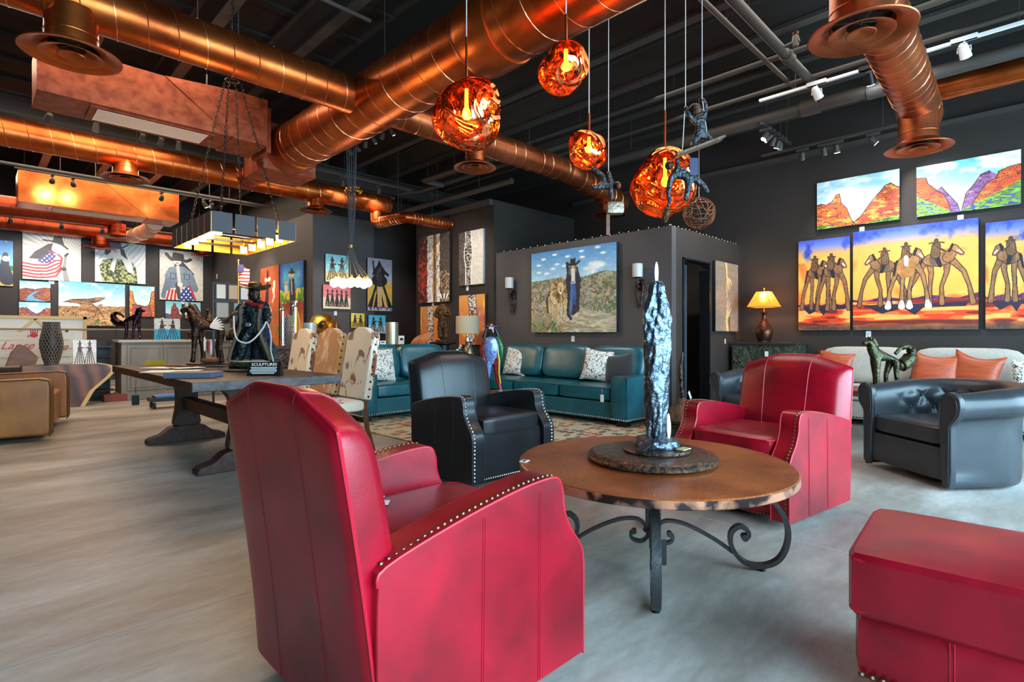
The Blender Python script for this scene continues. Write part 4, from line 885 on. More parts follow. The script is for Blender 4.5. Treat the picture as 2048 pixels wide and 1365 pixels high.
on_y(10.3, 702, 729, 627, 656, art_duo((222, 196, 66), (206, 166, 40), 2), 'small yellow painting of two riders on the dark wall')
on_y(10.3, 737, 771, 631, 667, art_duo((70, 180, 220), (200, 222, 232), 2), 'small blue painting of two riders on the dark wall')
on_x(4.75, 521, 558, 534, 700, art_brown, 'tall brown and orange painting of a hatted figure', res=46)
on_x(4.75, 560, 607, 526, 700, art_blue, 'tall painting of a figure in a long dark dress under a blue sky', res=60)
on_y(YF, 45, 162, 469, 561, art_flaglady, 'painting of a woman in a black hat wrapped in a striped starry flag', res=150)
on_y(YF, 190, 291, 486, 566, art_camo, 'painting of a woman in a blue hat with green camouflage dress', res=130)
on_y(YF, 319, 406, 503, 601, art_denim, 'painting of a woman in a denim jacket and black hat', res=115)
on_y(YF, 39, 101, 563, 603, art_river, 'small river canyon painting below the flag painting')
on_y(YF, 38, 101, 605, 636, art_valley, 'small canyon valley painting just above the pale frame')
on_y(YF, 117, 250, 566, 652, art_mush, 'wide desert painting of a balanced mushroom rock', res=170)
on_y(YF, 259, 309, 573, 634, art_spires, 'square canyon painting with orange spires on both sides')
on_y(YF, 331, 363, 603, 637, art_butte, 'small painting of a red butte under the denim woman')
on_y(YF, 370, 401, 605, 638, art_butte2, 'small painting of an orange butte, rightmost under the denim woman')
on_y(YF, -12, 26, 481, 572, art_yellow, 'blue and yellow painting of a dancing figure cut by the left photo edge')
# price cards below the paintings
def card(p, rz, label, w=.06, h=.085):
    solo(MB().box((0, -.002, 0), (w, .003, h)).box((0, -.004, .012), (w*.6, .001, .004), 0, 1).box((0, -.004, -.005), (w*.6, .001, .004), 0, 1), 'price_card', [m_paper, m_ink], label, 'price card', p, rz)
for u, v, l in ((1724, 460, 'under the left canyon painting'), (1921, 437, 'under the right canyon painting'), (1737, 669, 'under the middle triptych panel')): card(atx(u, v, XR-.002), R(-90), 'white price card on the wall '+l)
card(atx(1146, 678, 6.548), R(-90), 'white price card on the wall under the lion painting')
card(atx(866, 611, 6.498), R(-90), 'white price card on the wall under the red abstract painting'); card(atx(935, 577, 6.498), R(-90), 'white price card on the wall under the cream abstract painting')
card(aty(671, 627, 10.298), 0, 'white price card on the wall under the pink riders painting'); card(aty(103, 563, YF-.002), 0, 'white price card on the wall under the flag painting', .1, .12); card(aty(366, 604, YF-.002), 0, 'white price card on the wall under the denim painting', .1, .12)
# ================================================================ ceiling works
m_cop = mat('brushed_copper_duct', (196, 110, 68), .36, .92, var=(3.0, (140, 66, 36), 6, .4), bump=(18, .12, 4, .01))
m_copo = mat('orange_copper_duct', (206, 108, 50), .33, .92, var=(2.5, (140, 60, 24), 6, .4), bump=(18, .12, 4, .01))
m_copr = mat('red_copper_duct', (190, 84, 48), .36, .9, var=(3.0, (140, 50, 28), 6, .4))
m_box = mat('mottled_copper_sheet', (164, 84, 52), .5, .5, var=(9, (120, 52, 30), 3, .35), bump=(9, .12, 3, .02))
m_seam = mat('copper_seam', (232, 156, 112), .3, .95)
m_grille = mat('pale_copper_grille', (222, 178, 150), .5, .2)
k = 0
for i in range(14):                                    # open-web roof joists along the depth of the shop
    x = -2.45+i*.85; k += 1
    b = MB().bx(x-.06, x+.06, -2.2, 16.4, 4.32, 4.36).bx(x-.015, x+.015, -2.2, 16.4, 4.36, 4.72).bx(x-.06, x+.06, -2.2, 16.4, 4.72, 4.75)
    struct(b, 'trim_%d' % (k+10), m_steel)
for y, zz in ((9.75, 4.02), (1.2, 4.0)):
    if y > 5: k += 1; struct(MB().bx(-2.9, 8.7, y-.1, y+.1, zz, zz+.03).bx(-2.9, 8.7, y-.02, y+.02, zz+.03, zz+.27).bx(-2.9, 8.7, y-.1, y+.1, zz+.27, zz+.30), 'trim_%d' % (k+10), m_steel)
struct(MB().bx(8.62, 8.758, -2.1, 6.9, 3.74, 3.80), 'trim_30', m_steel)
struct(MB().bx(6.40, 6.499, 6.96, 9.3, 3.40, 3.50), 'trim_31', m_steel)
def pipe(pts, r, label, name='ceiling_pipe', m=None, couple=None, group=None):
    t = thing(name, label, 'pipe', (0, 0, 0), 0, group)
    MB().tube(pts, r, 12).build('pipe_body', m or m_steel, t)
    if couple:
        for c in couple: MB().cyl(Vector(c[0]), Vector(c[1]), r*1.35, n=14).build('coupling', m or m_steel, t)
    hg = MB(); a, b = Vector(pts[0]), Vector(pts[-1])
    for f in (.2, .5, .8):
        p = a.lerp(b, f); hg = MB().cyl(p+Vector((0, 0, r)), (p.x, p.y, 4.95), .006, n=6); hg.build('hanger_rod', m_steel, t)
    return t
pipe([(-2.8, 2.05, 4.16), (7.25, 2.05, 4.16)], .05, 'thick dark sprinkler pipe crossing the joists at the top right', couple=[((6.25, 2.05, 4.16), (6.4, 2.05, 4.16))])
pipe([(-2.8, 2.28, 4.2), (7.3, 2.28, 4.2)], .025, 'thin dark conduit beside the thick sprinkler pipe')
pipe([(7.30, -1.5, 3.92), (7.30, 6.2, 3.92)], .075, 'thickest dark pipe running along the right wall with red valve wheel', couple=[((7.3, 2.0, 3.92), (7.3, 2.2, 3.92)), ((7.3, 1.35, 3.92), (7.3, 1.5, 3.92))])
pipe([(6.40, -2.1, 4.24), (6.40, 9.0, 4.24)], .035, 'dark conduit under the joists left of the thick wall pipe')
pipe([(7.02, -2.1, 4.16), (7.02, 9.0, 4.16)], .028, 'thin dark conduit nearest to the thick wall pipe')
pipe([(6.2, 6.2, 3.62), (6.2, 10.2, 3.62)], .05, 'brown pipe running above the grey wall with abstract paintings')
pipe([(6.15, 4.9, 3.9), (6.15, 8.7, 3.9), (6.0, 8.9, 3.9), (6.0, 9.1, 3.9)], .045, 'upper brown pipe with a bend above the abstract paintings')
pipe([(5.7, 5.7, 3.86), (5.7, 7.9, 3.86), (6.1, 7.9, 3.86)], .05, 'short bent pipe behind the middle ceiling diffuser')
pipe([(-2.8, 5.62, 3.72), (3.0, 5.62, 3.72)], .028, 'lower dark conduit under the near copper duct')
pipe([(-2.8, 5.80, 3.80), (3.0, 5.80, 3.80)], .045, 'thicker dark pipe under the near copper duct')
pipe([(-2.8, 4.62, 4.12), (2.7, 4.62, 4.12)], .02, 'thin conduit above the near copper duct')
pipe([(.6, 9.35, 3.86), (6.0, 9.35, 3.86)], .035, 'conduit hanging in front of the rear steel girder')
pipe([(-1.5, 12.0, 3.9), (4.6, 12.0, 3.9)], .03, 'thin dark conduit across the rear gallery ceiling')
v_ = thing('valve_wheel', 'small red valve wheel on the thick ceiling pipe', 'valve', (7.30, 1.28, 3.92))
m_rv = mat('red_valve_paint', (196, 40, 34), .4)
MB().tube([(.055*math.cos(i*math.pi/10), -.06, .055*math.sin(i*math.pi/10)) for i in range(20)], .008, 6, True).cyl((-.05, -.06, 0), (.05, -.06, 0), .006, n=6).cyl((0, -.06, -.05), (0, -.06, .05), .006, n=6).build('wheel', m_rv, v_)
MB().cyl((0, -.07, 0), (0, .07, 0), .014, n=10).build('stem', m_steel, v_)
v2 = thing('sprinkler_valve', 'small brass topped valve standing off the sprinkler pipe', 'valve', (6.1, 1.9, 4.22))
MB().cyl((0, .1, -.05), (0, -.04, -.03), .018, n=10).lathe([(.03, -.09), (.035, -.03), (.03, .02), (.012, .05)], n=14).build('valve_body', m_steel, v2)
MB().lathe([(.004, .05), (.035, .055), (.035, .064), (.004, .068)], n=12).build('handle', m_seam, v2)
def helix(p0, p1, r, pitch, tube=.0045):
    a, b = Vector(p0), Vector(p1); T = (b-a); L_ = T.length; T.normalize(); U = T.orthogonal().normalized(); V = T.cross(U); n = max(12, int(L_/pitch*20)); pts = []
    for i in range(n+1):
        s_ = L_*i/n; th_ = 2*math.pi*s_/pitch; pts.append(a+T*s_+(U*math.cos(th_)+V*math.sin(th_))*r)
    return MB().tube(pts, tube, 4)
def diffuser(t, m, x, y, ztop, zbot, rf=.30, rn=.15):
    """round ceiling diffuser hanging under a duct, opening at zbot"""
    MB().lathe([(rn, ztop), (rn, zbot+.06)], (x, y, 0), n=32, caps=False).lathe([(rn+.003, zbot+.14), (rn+.005, zbot+.145), (rn+.003, zbot+.15)], (x, y, 0), n=32, caps=False).build('neck', m, t)
    d = MB().lathe([(rn, zbot+.075), (rn+.02, zbot+.055), (rf*.8, zbot+.02), (rf*.95, zbot+.012), (rf, zbot+.004), (rf*.985, zbot-.002), (rf*.93, zbot), (rf*.8, zbot+.012), (rn+.01, zbot+.045), (rn-.01, zbot+.09)], (x, y, 0), n=48, caps=False).build('diffuser', m, t)
    MB().lathe([(rf*.28, zbot+.055), (rf*.42, zbot+.03), (rf*.60, zbot+.004), (rf*.62, zbot-.002), (rf*.59, zbot-.002), (rf*.40, zbot+.022), (rf*.27, zbot+.05)], (x, y, 0), n=40, caps=False).build('middle_cone', m, d)
    MB().lathe([(.001, zbot+.05), (rf*.1, zbot+.045), (rf*.22, zbot+.012), (rf*.28, zbot-.002), (rf*.26, zbot-.006), (rf*.18, zbot+.004), (.001, zbot+.02)], (x, y, 0), n=32, caps=False).build('centre_cone', m, d)
    MB().lathe([(rn-.01, zbot+.11), (.001, zbot+.11)], (x, y, 0), n=24, caps=False).build('throat', m_black, d)
    MB().box((x, y, zbot+.07), (rf*1.1, .012, .004), .6).box((x, y, zbot+.074), (rf*1.1, .012, .004), .6+math.pi/2).build('cross_brace', m_steel, d)
def duct(label, pts, r, m, diffs=(), pitch=.2, collars=()):
    t = thing('spiral_duct', label, 'air duct')
    MB().tube(pts, r, 40).build('duct_tube', m, t)
    for a, b in zip(pts[:-1], pts[1:]):
        if (Vector(b)-Vector(a)).length > .25: helix(a, b, r+.001, pitch).build('spiral_seam', m_seam if m is not m_copr else m, t)
    for c0, c1, rr in collars: MB().tube([c0, Vector(c0).lerp(Vector(c1), .12), Vector(c0).lerp(Vector(c1), .88), c1], [rr-.012, rr, rr, rr-.012], 40).build('collar', m, t)
    for q in diffs: diffuser(t, m, *q)
    a, b = Vector(pts[0]), Vector(pts[-1])
    for f in (.3, .75):
        p = a.lerp(b, f); MB().cyl((p.x, p.y, p.z+r-.01), (p.x, p.y, 4.95), .005, n=6).build('hanger_rod', m_steel, t)
    return t
duct('biggest copper spiral duct running toward us across the middle', [(3.03, -2.15, 3.6), (3.03, 7.25, 3.6)], .30, m_copo, pitch=.26, collars=[((3.03, 3.05, 3.6), (3.03, 3.42, 3.6), .325), ((3.03, 6.95, 3.6), (3.03, 7.28, 3.6), .32)])
duct('near copper duct with big round diffuser at the top left', [(-2.9, 5.15, 3.6), (2.78, 5.15, 3.6)], .185, m_copo, [(.52, 5.12, 3.5, 3.17, .31, .16)], pitch=.21)
duct('copper duct right of the biggest duct, ending over the fitting room', [(3.28, 5.15, 3.58), (6.35, 5.15, 3.58), (6.75, 5.15, 3.50), (7.75, 5.15, 3.34)], .165, m_cop, [(4.49, 5.15, 3.5, 3.22, .27, .125), (7.40, 5.15, 3.3, 3.08, .27, .125)], pitch=.19, collars=[((6.3, 5.15, 3.585), (6.6, 5.15, 3.53), .175)])
duct('long copper duct crossing the left half behind the box duct', [(-2.9, 9.05, 3.6), (5.66, 9.05, 3.6)], .18, m_copo, [(1.50, 9.05, 3.5, 3.27, .30, .15), (4.23, 9.05, 3.5, 3.27, .27, .13)], pitch=.22)
duct('zigzag flexible copper branch beside the hanging bulb cluster', [(5.40, 9.05, 3.45), (5.40, 9.05, 3.27), (5.42, 8.97, 3.23), (5.48, 8.28, 3.23), (5.52, 8.20, 3.23), (5.6, 8.18, 3.23), (6.49, 8.15, 3.23)], .10, m_copo, pitch=.075)
duct('red copper duct left of the second box duct', [(-2.9, 14.2, 3.6), (2.25, 14.2, 3.6)], .19, m_copr, [(2.2, 14.2, 3.5, 3.22, .32, .16)], pitch=.3)
duct('rearmost red copper duct along the flag painting wall', [(-2.9, 16.05, 3.6), (4.7, 16.05, 3.6)], .20, m_copr, [(2.17, 16.05, 3.5, 3.2, .34, .17), (4.36, 16.05, 3.5, 3.25, .28, .14)], pitch=.3)
duct('copper duct along the upper right with two round diffusers', [(3.34, .90, 3.61), (6.5, .95, 3.44), (6.65, .95, 3.42), (6.95, .96, 3.36)], .185, m_cop, [(4.10, .88, 3.5, 3.07, .31, .18), (6.72, .95, 3.35, 2.98, .29, .17)], pitch=.13)
duct('orange exhaust pipe with upturned elbow at the right edge', [(7.95, 1.18, 4.2), (7.93, 1.14, 4.05), (7.93, 1.02, 3.97), (7.93, .86, 3.95), (7.93, -2.1, 3.95)], .13, m_copo, pitch=9)
duct('short copper connector behind the box duct plenum', [(3.05, 7.95, 3.56), (3.05, 8.95, 3.58)], .165, m_copr, pitch=.12)
duct('grey flexible duct below the second box duct', [(2.75, 13.5, 3.5), (2.75, 14.1, 3.42), (2.75, 15.8, 3.50)], .16, m_grille, pitch=.10)
def boxduct(label, x0, x1, x2, y0, y1, z0, z1, m, grille=True):
    t = thing('box_duct', label, 'air duct')
    MB().bx(x0, x1, y0, y1, z0, z1-.07).build('main_box', m, t, bevel=.006)
    MB().bx(x1-.001, x2, y0-.01, y1+.05, z0-.01, z1).build('plenum', m, t, bevel=.006)
    MB().prism([(x1-.7, z1-.07), (x1+.0, z1-.005), (x1+.0, z0), (x1-.02, z0)], 'y', y0-.012, y0+.01).build('transition_panel', m, t)
    if grille:
        fr = MB().bx(x0+.42, x1-.18, y0+.07, y1-.1, z0-.012, z0).build('grille_frame', m, t)
        g = MB()
        for i in range(12): g.box((x0+.42+(x1-.6-x0)/2, y0+.11+i*(y1-y0-.24)/11, z0-.016), (x1-x0-.72, .028, .006), M=Matrix.Rotation(.4, 3, 'X'))
        g.build('grille_slats', m_grille, fr)
    for x in (x0+.1, x1-.2):
        MB().cyl((x, (y0+y1)/2, z1-.08), (x, (y0+y1)/2, 4.95), .008, n=6).build('hanger_rod', m_steel, t)
boxduct('big mottled copper box duct with pale grille at the upper left', .44, 2.20, 2.60, 6.9, 7.5, 3.47, 4.03, m_box)
boxduct('second copper box duct further back at the left', .57, 2.52, 3.05, 12.87, 13.5, 3.47, 4.10, m_copo)  # orange copper chosen here to paint in the warm spotlight glow
t = thing('duct_plenum', 'square copper box where the biggest duct begins', 'air duct')
MB().bx(2.68, 3.40, 7.28, 7.95, 3.30, 3.92).build('plenum', m_box, t, bevel=.006)
MB().bx(2.62, 2.68, 7.0, 7.5, 3.42, 3.98).build('connector', m_box, t)
# ---------------------------------------------------------------- track lighting
m_lens = mat('lit_spot_lens', (255, 250, 235), .3, emit=((255, 246, 226), 38))
m_lensc = mat('lit_cool_lens', (255, 255, 255), .3, emit=((236, 246, 255), 60))
m_lens0 = mat('unlit_spot_lens', (190, 190, 186), .15, .4)
def head(p, target, mt, lens, label, group=None, power=0, col=(1, .86, .68), size=50, s=1):
    p = Vector(p); t = thing('track_spotlight', label, 'spotlight', p, 0, group)
    D = (Vector(target)-p).normalized()
    MB().box((0, 0, .075*s), (.035*s, .14*s, .03*s)).build('track_adapter', mt, t, bevel=.003)
    MB().cyl((0, 0, .06*s), (0, 0, .02*s), .006*s, n=8).tube([Vector((0, .035*s, -.01*s)), Vector((0, .035*s, .022*s)), Vector((0, -.035*s, .022*s)), Vector((0, -.035*s, -.01*s))], .004*s, 6).build('yoke', mt, t)
    hb = MB().tube([-D*.05*s, -D*.04*s, D*.0*s, D*.05*s], [.012*s, .024*s, .030*s, .034*s], 18).build('lamp_housing', mt, t)
    MB().tube([D*.0501*s, D*.053*s], [.029*s, .028*s], 16).build('lens', lens, hb)
    if power:
        l = bpy.data.lights.new('spot', 'SPOT'); l.energy = power; l.color = col; l.spot_size = R(size); l.spot_blend = .7; l.shadow_soft_size = .04
        o = bpy.data.objects.new('spot_beam', l); C.objects.link(o); o.parent = t; o.location = D*.07*s; o.rotation_euler = D.to_track_quat('-Z', 'Y').to_euler()
    return t
def rail(p0, p1, mt, label, z=None):
    p0, p1 = Vector(p0), Vector(p1); t = thing('light_track', label, 'light track')
    T = (p1-p0); L_ = T.length; ang_ = math.atan2(T.y, T.x); c = (p0+p1)/2
    MB().box(c+Vector((0, 0, .105)), (L_, .035, .03), ang_).build('rail', mt, t)
    for f in (.15, .85):
        p = p0.lerp(p1, f); MB().cyl((p.x, p.y, p.z+.12), (p.x, p.y, 4.95), .004, n=6).build('hanger_rod', m_steel, t)
WARM = (1, .84, .64); NEUT = (1, .93, .84); COOL = (.88, .94, 1)
# white track over the right wall
rail((7.0, -.2, 3.95), (7.0, 2.6, 3.95), m_white, 'white light track at the upper right')
for i, (y, tg, ln, pw) in enumerate(((1.95, (8.7, 1.2, 1.5), m_lens0, 0), (1.42, (8.7, 1.5, 1.7), m_lensc, 90), (1.27, (8.7, .6, 2.6), m_lens0, 0), (1.03, (8.7, .9, 1.6), m_lensc, 95), (.62, (8.7, .2, 1.8), m_lens0, 0))):
    head((7.0, y, 3.95), tg, m_white if i in (0, 3, 4) else m_black, ln, ORD[i]+' spotlight from the left on the white track', None, pw, COOL if pw else NEUT, 62, 1.5)
# small dark heads near the wall
rail((8.15, 1.25, 3.62), (8.15, 3.0, 3.62), m_steel, 'light track close to the right wall above the canyon paintings')
for i, (y, ln, pw, tg) in enumerate(((2.45, m_lens0, 0, (8.7, 2.6, 2.6)), (2.18, m_lens0, 0, (8.7, 2.2, 2.5)), (2.03, m_lensc, 55, (8.75, 2.0, 2.2)), (1.62, m_lens, 55, (8.75, .7, 2.5)))):
    head((8.15, y, 3.60), tg, m_steel, ln, ORD[i]+' small spotlight from the left above the canyon paintings', None, pw, NEUT, 75, 1.1)
rail((7.2, 2.65, 3.74), (8.3, 2.65, 3.74), m_steel, 'short light track left of the canyon painting lights')
for i, (x, ln, pw, tg) in enumerate(((7.35, m_lensc, 0, (6, 4, 1)), (7.45, m_lensc, 110, (6.5, 5.2, 1.7)), (7.62, m_lens0, 0, (8.0, 3.5, 2)), (7.78, m_lens, 60, (8.2, 3.6, 1.7)), (7.88, m_lens0, 0, (8.5, 3.0, 2)))):
    head((x, 2.65, 3.72), tg, m_steel, ln, ORD[i]+' small spotlight from the left on the short track by the thick pipe', None, pw, NEUT, 60, 1.1)
# lights left of centre, under the biggest duct
rail((4.1, 5.9, 3.95), (4.1, 8.2, 3.95), m_steel, 'light track left of the biggest duct near the steel girder')
for i in range(7):
    y = 7.62-.235*i; on = i in (3, 5, 6); tg = ((6.4, 8.3, 2), (6.4, 7.6, 1.8), (5, 10.3, 1.6), (6.45, 8.0, 2.0), (4.6, 10, 1.5), (6.5, 7.3, 1.7), (6.5, 5.2, 1.7))[i]
    head((4.1, y, 3.93), tg, m_steel, (m_lensc if i in (3, 6) else m_lens) if on else m_lens0, ORD[i]+' small spotlight from the left beside the biggest duct', None, 120 if on else 0, NEUT, 55, 1.05)
# left row under the box duct
rail((.55, 8.1, 3.62), (2.6, 8.1, 3.62), m_steel, 'light track behind the big box duct')
for i, (x, tg) in enumerate(((.62, (0, 11, 2)), (1.05, (.8, 9, .5)), (1.52, (1.4, 11, 1)), (1.72, (1.6, 11, 1)), (1.92, (2, 9.5, 1)))):
    head((x, 8.1, 3.60), tg, m_steel, m_lens if i in (2, 3) else m_lens0, ORD[i]+' small spotlight from the left behind the big box duct', None, 90 if i in (2, 3) else 0, WARM, 80, 1.1)
# rear gallery lights
rail((.5, 12.2, 3.80), (4.4, 12.2, 3.80), m_steel, 'light track in front of the second box duct')
for i, (x, tg, pw) in enumerate(((.98, (1.0, 12.9, 3.7), 26), (1.26, (1.4, 12.9, 3.7), 20), (2.6, (2.8, 16.5, 2.2), 0), (3.35, (4.7, 12.8, 1.8), 170), (3.48, (3.7, 16.5, 2.1), 0))):
    head((x, 12.2, 3.78), tg, m_steel, m_lens if i != 3 else m_lensc, ORD[i]+' spotlight from the left in front of the second box duct', None, pw, WARM, 60, 1.3)
rail((.4, 14.9, 3.45), (4.6, 14.9, 3.45), m_steel, 'rearmost light track facing the flag painting wall')
for i, (x, tg, pw) in enumerate(((.55, (.6, 16.6, 2.0), 80), (1.35, (1.4, 16.6, 2.3), 85), (2.05, (2.1, 16.6, 1.6), 80), (2.75, (2.7, 16.6, 2.3), 80), (3.75, (3.7, 16.6, 2.1), 85))):
    head((x, 14.9, 3.43), tg, m_steel, m_lens, ORD[i]+' spotlight from the left facing the flag painting wall', None, pw, NEUT, 85, 1.2)
rail((3.9, 8.6, 3.75), (5.9, 8.6, 3.75), m_steel, 'light track facing the dark wall with rider paintings')
for i, (x, tg) in enumerate(((4.5, (5.2, 10.3, 1.6)), (5.2, (5.9, 10.3, 1.7)))):
    head((x, 8.6, 3.73), tg, m_steel, m_lens, ORD[i]+' spotlight from the left facing the rider paintings', None, 75, NEUT, 75, 1.1)
# ================================================================ trestle table and what stands on it
m_dwood = mat('dark_distressed_wood', (78, 48, 34), .5, var=(4, (38, 25, 22), 7, .45, (6, .6, 6)), bump=(14, .4, 6, .01), spec=.35)
m_dedge = mat('chipped_table_edge', (78, 66, 64), .5, var=(14, (46, 36, 36), 6, .3), bump=(20, .5, 5, .01))
m_wood = mat('warm_brown_wood', (124, 76, 46), .45, var=(3, (84, 48, 28), 7, .5, (1, 6, 6)), bump=(18, .2, 5, .006))
def trestle():
    t = thing('trestle_dining_table', 'dark distressed wooden trestle dining table with statues on top', 'table', (1.60, 5.60, 0))
    top = MB()
    for i in range(5): top.bx(-.54+i*.2165, -.54+(i+1)*.2165-.003, -1.42, 1.42, .715, .78)
    tp = top.build('tabletop', m_dwood, t, bevel=.006)
    for y in (-1.475, 1.421): MB().bx(-.545, .545, y, y+.054, .712, .781).build('breadboard_end', m_dedge, tp, bevel=.006)
    for y in (-.82, .86):
        ft = [(-.36, 0), (.36, 0), (.36, .035), (.33, .06), (.24, .085), (.16, .15), (.11, .165), (-.11, .165), (-.16, .15), (-.24, .085), (-.33, .06), (-.36, .035)]
        MB().prism(ft, 'y', y-.075, y+.075).build('trestle_foot', m_dwood, t, bevel=.008)
        col = [(-.09, .165), (.09, .165), (.125, .20), (.10, .34), (.10, .52), (.15, .64), (.30, .69), (.30, .714), (-.30, .714), (-.30, .69), (-.15, .64), (-.10, .52), (-.10, .34), (-.125, .20)]
        MB().prism([(p.x, p.y) for p in cr(col, 2, True)], 'y', y-.055, y+.055).build('trestle_column', m_dwood, t, bevel=.006)
    MB().bx(-.05, .05, -.78, .82, .34, .46).build('stretcher_beam', m_dwood, t, bevel=.006)
trestle()
tg = thing('hang_tag', 'black tag hanging on a string from the far left end of the trestle table', 'tag', aty(271, 790, 7.10))
MB().box((0, 0, -.06), (.07, .004, .11)).build('card', m_black, tg, bevel=.001)
MB().tube([(0, 0, 0), (-.012, 0, .36)], .0015, 4).tube([(0, 0, 0), (.016, 0, .36)], .0015, 4).build('string', m_ink, tg)
CAMRZ = R(-45)
m_leathb = mat('black_wet_leather_bronze', (48, 54, 60), .24, .75, bump=(50, .8, 5, .02))
m_bluejean = mat('blue_patina_bronze', (80, 86, 90), .26, .85, var=(20, (30, 36, 44), 5, .4), bump=(45, .9, 5, .02))
m_fur = mat('brown_fur_trim', (92, 72, 56), .8, bump=(120, .8, 3, .01))
m_hatb = mat('brown_bronze_hat', (92, 68, 46), .34, .6, var=(14, (44, 32, 24), 4, .4))
m_rope = mat('pale_rope', (188, 182, 166), .7, bump=(160, .5, 2))
m_redcl = mat('dark_red_scarf', (136, 28, 26), .4, .2)
def cowboy():
    t = thing('cowboy_statue', 'bronze cowboy statue in a long coat holding a white rope on the trestle table', 'statue', atz(507, 741, .781), CAMRZ); s = .00417
    def q(u, v, y=0, r=.02): return ((u-507)*s, y, (741-v)*s, r)
    MB().lathe([(.02, 0), (.25, 0), (.255, .01), (.24, .025), (.02, .026)], n=48).build('plinth', m_black, t)
    MB().lathe([(.02, .026), (.205, .027), (.215, .05), (.20, .082), (.02, .085)], n=48, wob=lambda a, z: 1+.05*math.sin(a*31)).build('rock_base', m_bronzeg, t)
    b = skin('body', {'hip': q(509, 645, 0, .05), 'waist': q(509, 630, 0, .047), 'chest': q(509, 608, 0, .062), 'neck': q(510, 590, 0, .028), 'head': q(511, 576, -.012, .05), 'crown': q(511, 566, 0, .046),
        'ls': q(489, 598, 0, .042), 'le': q(478, 617, -.02, .032), 'lh': q(474, 633, -.06, .026), 'lf': q(475, 641, -.07, .018), 'rs': q(531, 598, 0, .042), 're': q(541, 617, -.02, .032), 'rh': q(546, 633, -.06, .026), 'rf': q(545, 641, -.07, .018),
        'lhp': q(500, 652, 0, .05), 'lk': q(486, 682, -.02, .052), 'la': q(478, 712, 0, .045), 'lt': q(472, 719, -.07, .028), 'rhp': q(519, 652, 0, .05), 'rk': q(530, 682, -.02, .05), 'ra': q(538, 712, 0, .042), 'rt': q(550, 719, -.06, .028)},
        [('hip', 'waist'), ('waist', 'chest'), ('chest', 'neck'), ('neck', 'head'), ('head', 'crown'), ('chest', 'ls'), ('ls', 'le'), ('le', 'lh'), ('lh', 'lf'), ('chest', 'rs'), ('rs', 're'), ('re', 'rh'), ('rh', 'rf'), ('hip', 'lhp'), ('lhp', 'lk'), ('lk', 'la'), ('la', 'lt'), ('hip', 'rhp'), ('rhp', 'rk'), ('rk', 'ra'), ('ra', 'rt')], m_bluejean, t)
    f = MB().rbox((.017, -.012, .700), (.098, .104, .13), 2.6, 8).sph((.017, -.070, .698), (.010, .016, .014), 6).sph((-.004, -.06, .712), (.009, .008, .006), 6).sph((.038, -.06, .712), (.009, .008, .006), 6).sph((.002, -.055, .715), (.008, .006, .005), 6).sph((.034, -.055, .715), (.008, .006, .005), 6).sph((.018, -.054, .686), (.016, .008, .005), 6)
    f.build('face', m_bronze, b)
    # long coat: open at the front, flaring to the ground
    rings = []
    for z, rx, ry, op in ((.60, .075, .06, .9), (.585, .12, .075, .8), (.54, .13, .085, .75), (.46, .125, .09, .7), (.38, .13, .10, .75), (.28, .17, .12, .85), (.18, .205, .14, .95), (.10, .225, .15, 1.0), (.095, .22, .145, 1.0)):
        rings.append([((rx*(1+.05*math.sin(13*a)*(z < .4)))*math.sin(a)*1, ry*(1+.12*math.sin(9*a)*(z < .4))*(-math.cos(a)), z) for a in [op+(2*math.pi-2*op)*i/40 for i in range(41)]])
    c = MB().loft(rings, False, False).build('long_coat', m_leathb, t)
    sm = c.modifiers.new('th', 'SOLIDIFY'); sm.thickness = .012
    for i, sd in ((0, -1), (40, 1)):
        MB().tube([Vector(r[i])+Vector((0, -.006, 0)) for r in rings], [.012, .014, .015, .014, .014, .015, .016, .016, .01], 8).build('fur_trim', m_fur, c)
    for sd, hx, hz in ((-1, -.138, .45), (1, .155, .45)):
        MB().tube(cr([(sd*.085, 0, .605), (sd*.125, -.01, .55), (hx*.93, -.045, .49), (hx, -.058, .462)], 4), [.045]*4+[.042]*4+[.036]*4+[.034], 12).build('sleeve', m_leathb, c)
    h = MB().lathe([(.001, .812), (.035, .815), (.055, .806), (.062, .78), (.064, .752)], (.017, -.005, 0), n=24, caps=False)
    rr = [[(.017+r*math.cos(a)*1.0, -.005+r*.85*math.sin(a), .748+dz+.035*abs(math.cos(a))**2*((r-.05)/.08)) for a in [i*math.pi/20 for i in range(40)]] for r, dz in ((.058, .008), (.10, -.004), (.136, .0), (.141, .006), (.10, .010), (.058, .016))]
    h.loft(rr, True, False).build('hat', m_hatb, t)
    MB().tube(cr([(-.06, .0, .61), (-.02, -.06, .622), (.05, -.07, .600), (.10, -.05, .595), (.06, .02, .63), (0, .04, .635)], 4, True), [.018]*24, 8, True).tube([(.05, -.07, .60), (.10, -.09, .585), (.125, -.08, .57)], [.014, .012, .004], 6).build('scarf', m_redcl, t)
    MB().tube(cr([q(474, 622, -.085)[:3], q(484, 652, -.16)[:3], q(496, 673, -.20)[:3], q(515, 680, -.20)[:3], q(530, 670, -.18)[:3], q(541, 650, -.13)[:3], q(545, 634, -.09)[:3]], 6), .0075, 8).build('rope_loop', m_rope, t)
    MB().tube(cr([q(546, 634, -.08)[:3], q(551, 665, -.05)[:3], q(556, 695, -.10)[:3], q(565, 722, -.14)[:3], (.17, -.12, .088), (.02, -.16, .088), (-.14, -.10, .088), (-.19, .02, .088)], 6), .0065, 8).build('rope_tail', m_rope, t)
    MB().rbox((.0, -.105, .42), (.05, .01, .034), 4, 5).build('belt_buckle', m_silvernail, t)
    MB().box((.165, -.08, .345), (.034, .004, .085)).build('hang_tag', mat('navy_tag', (40, 42, 78), .5), t)
cowboy()
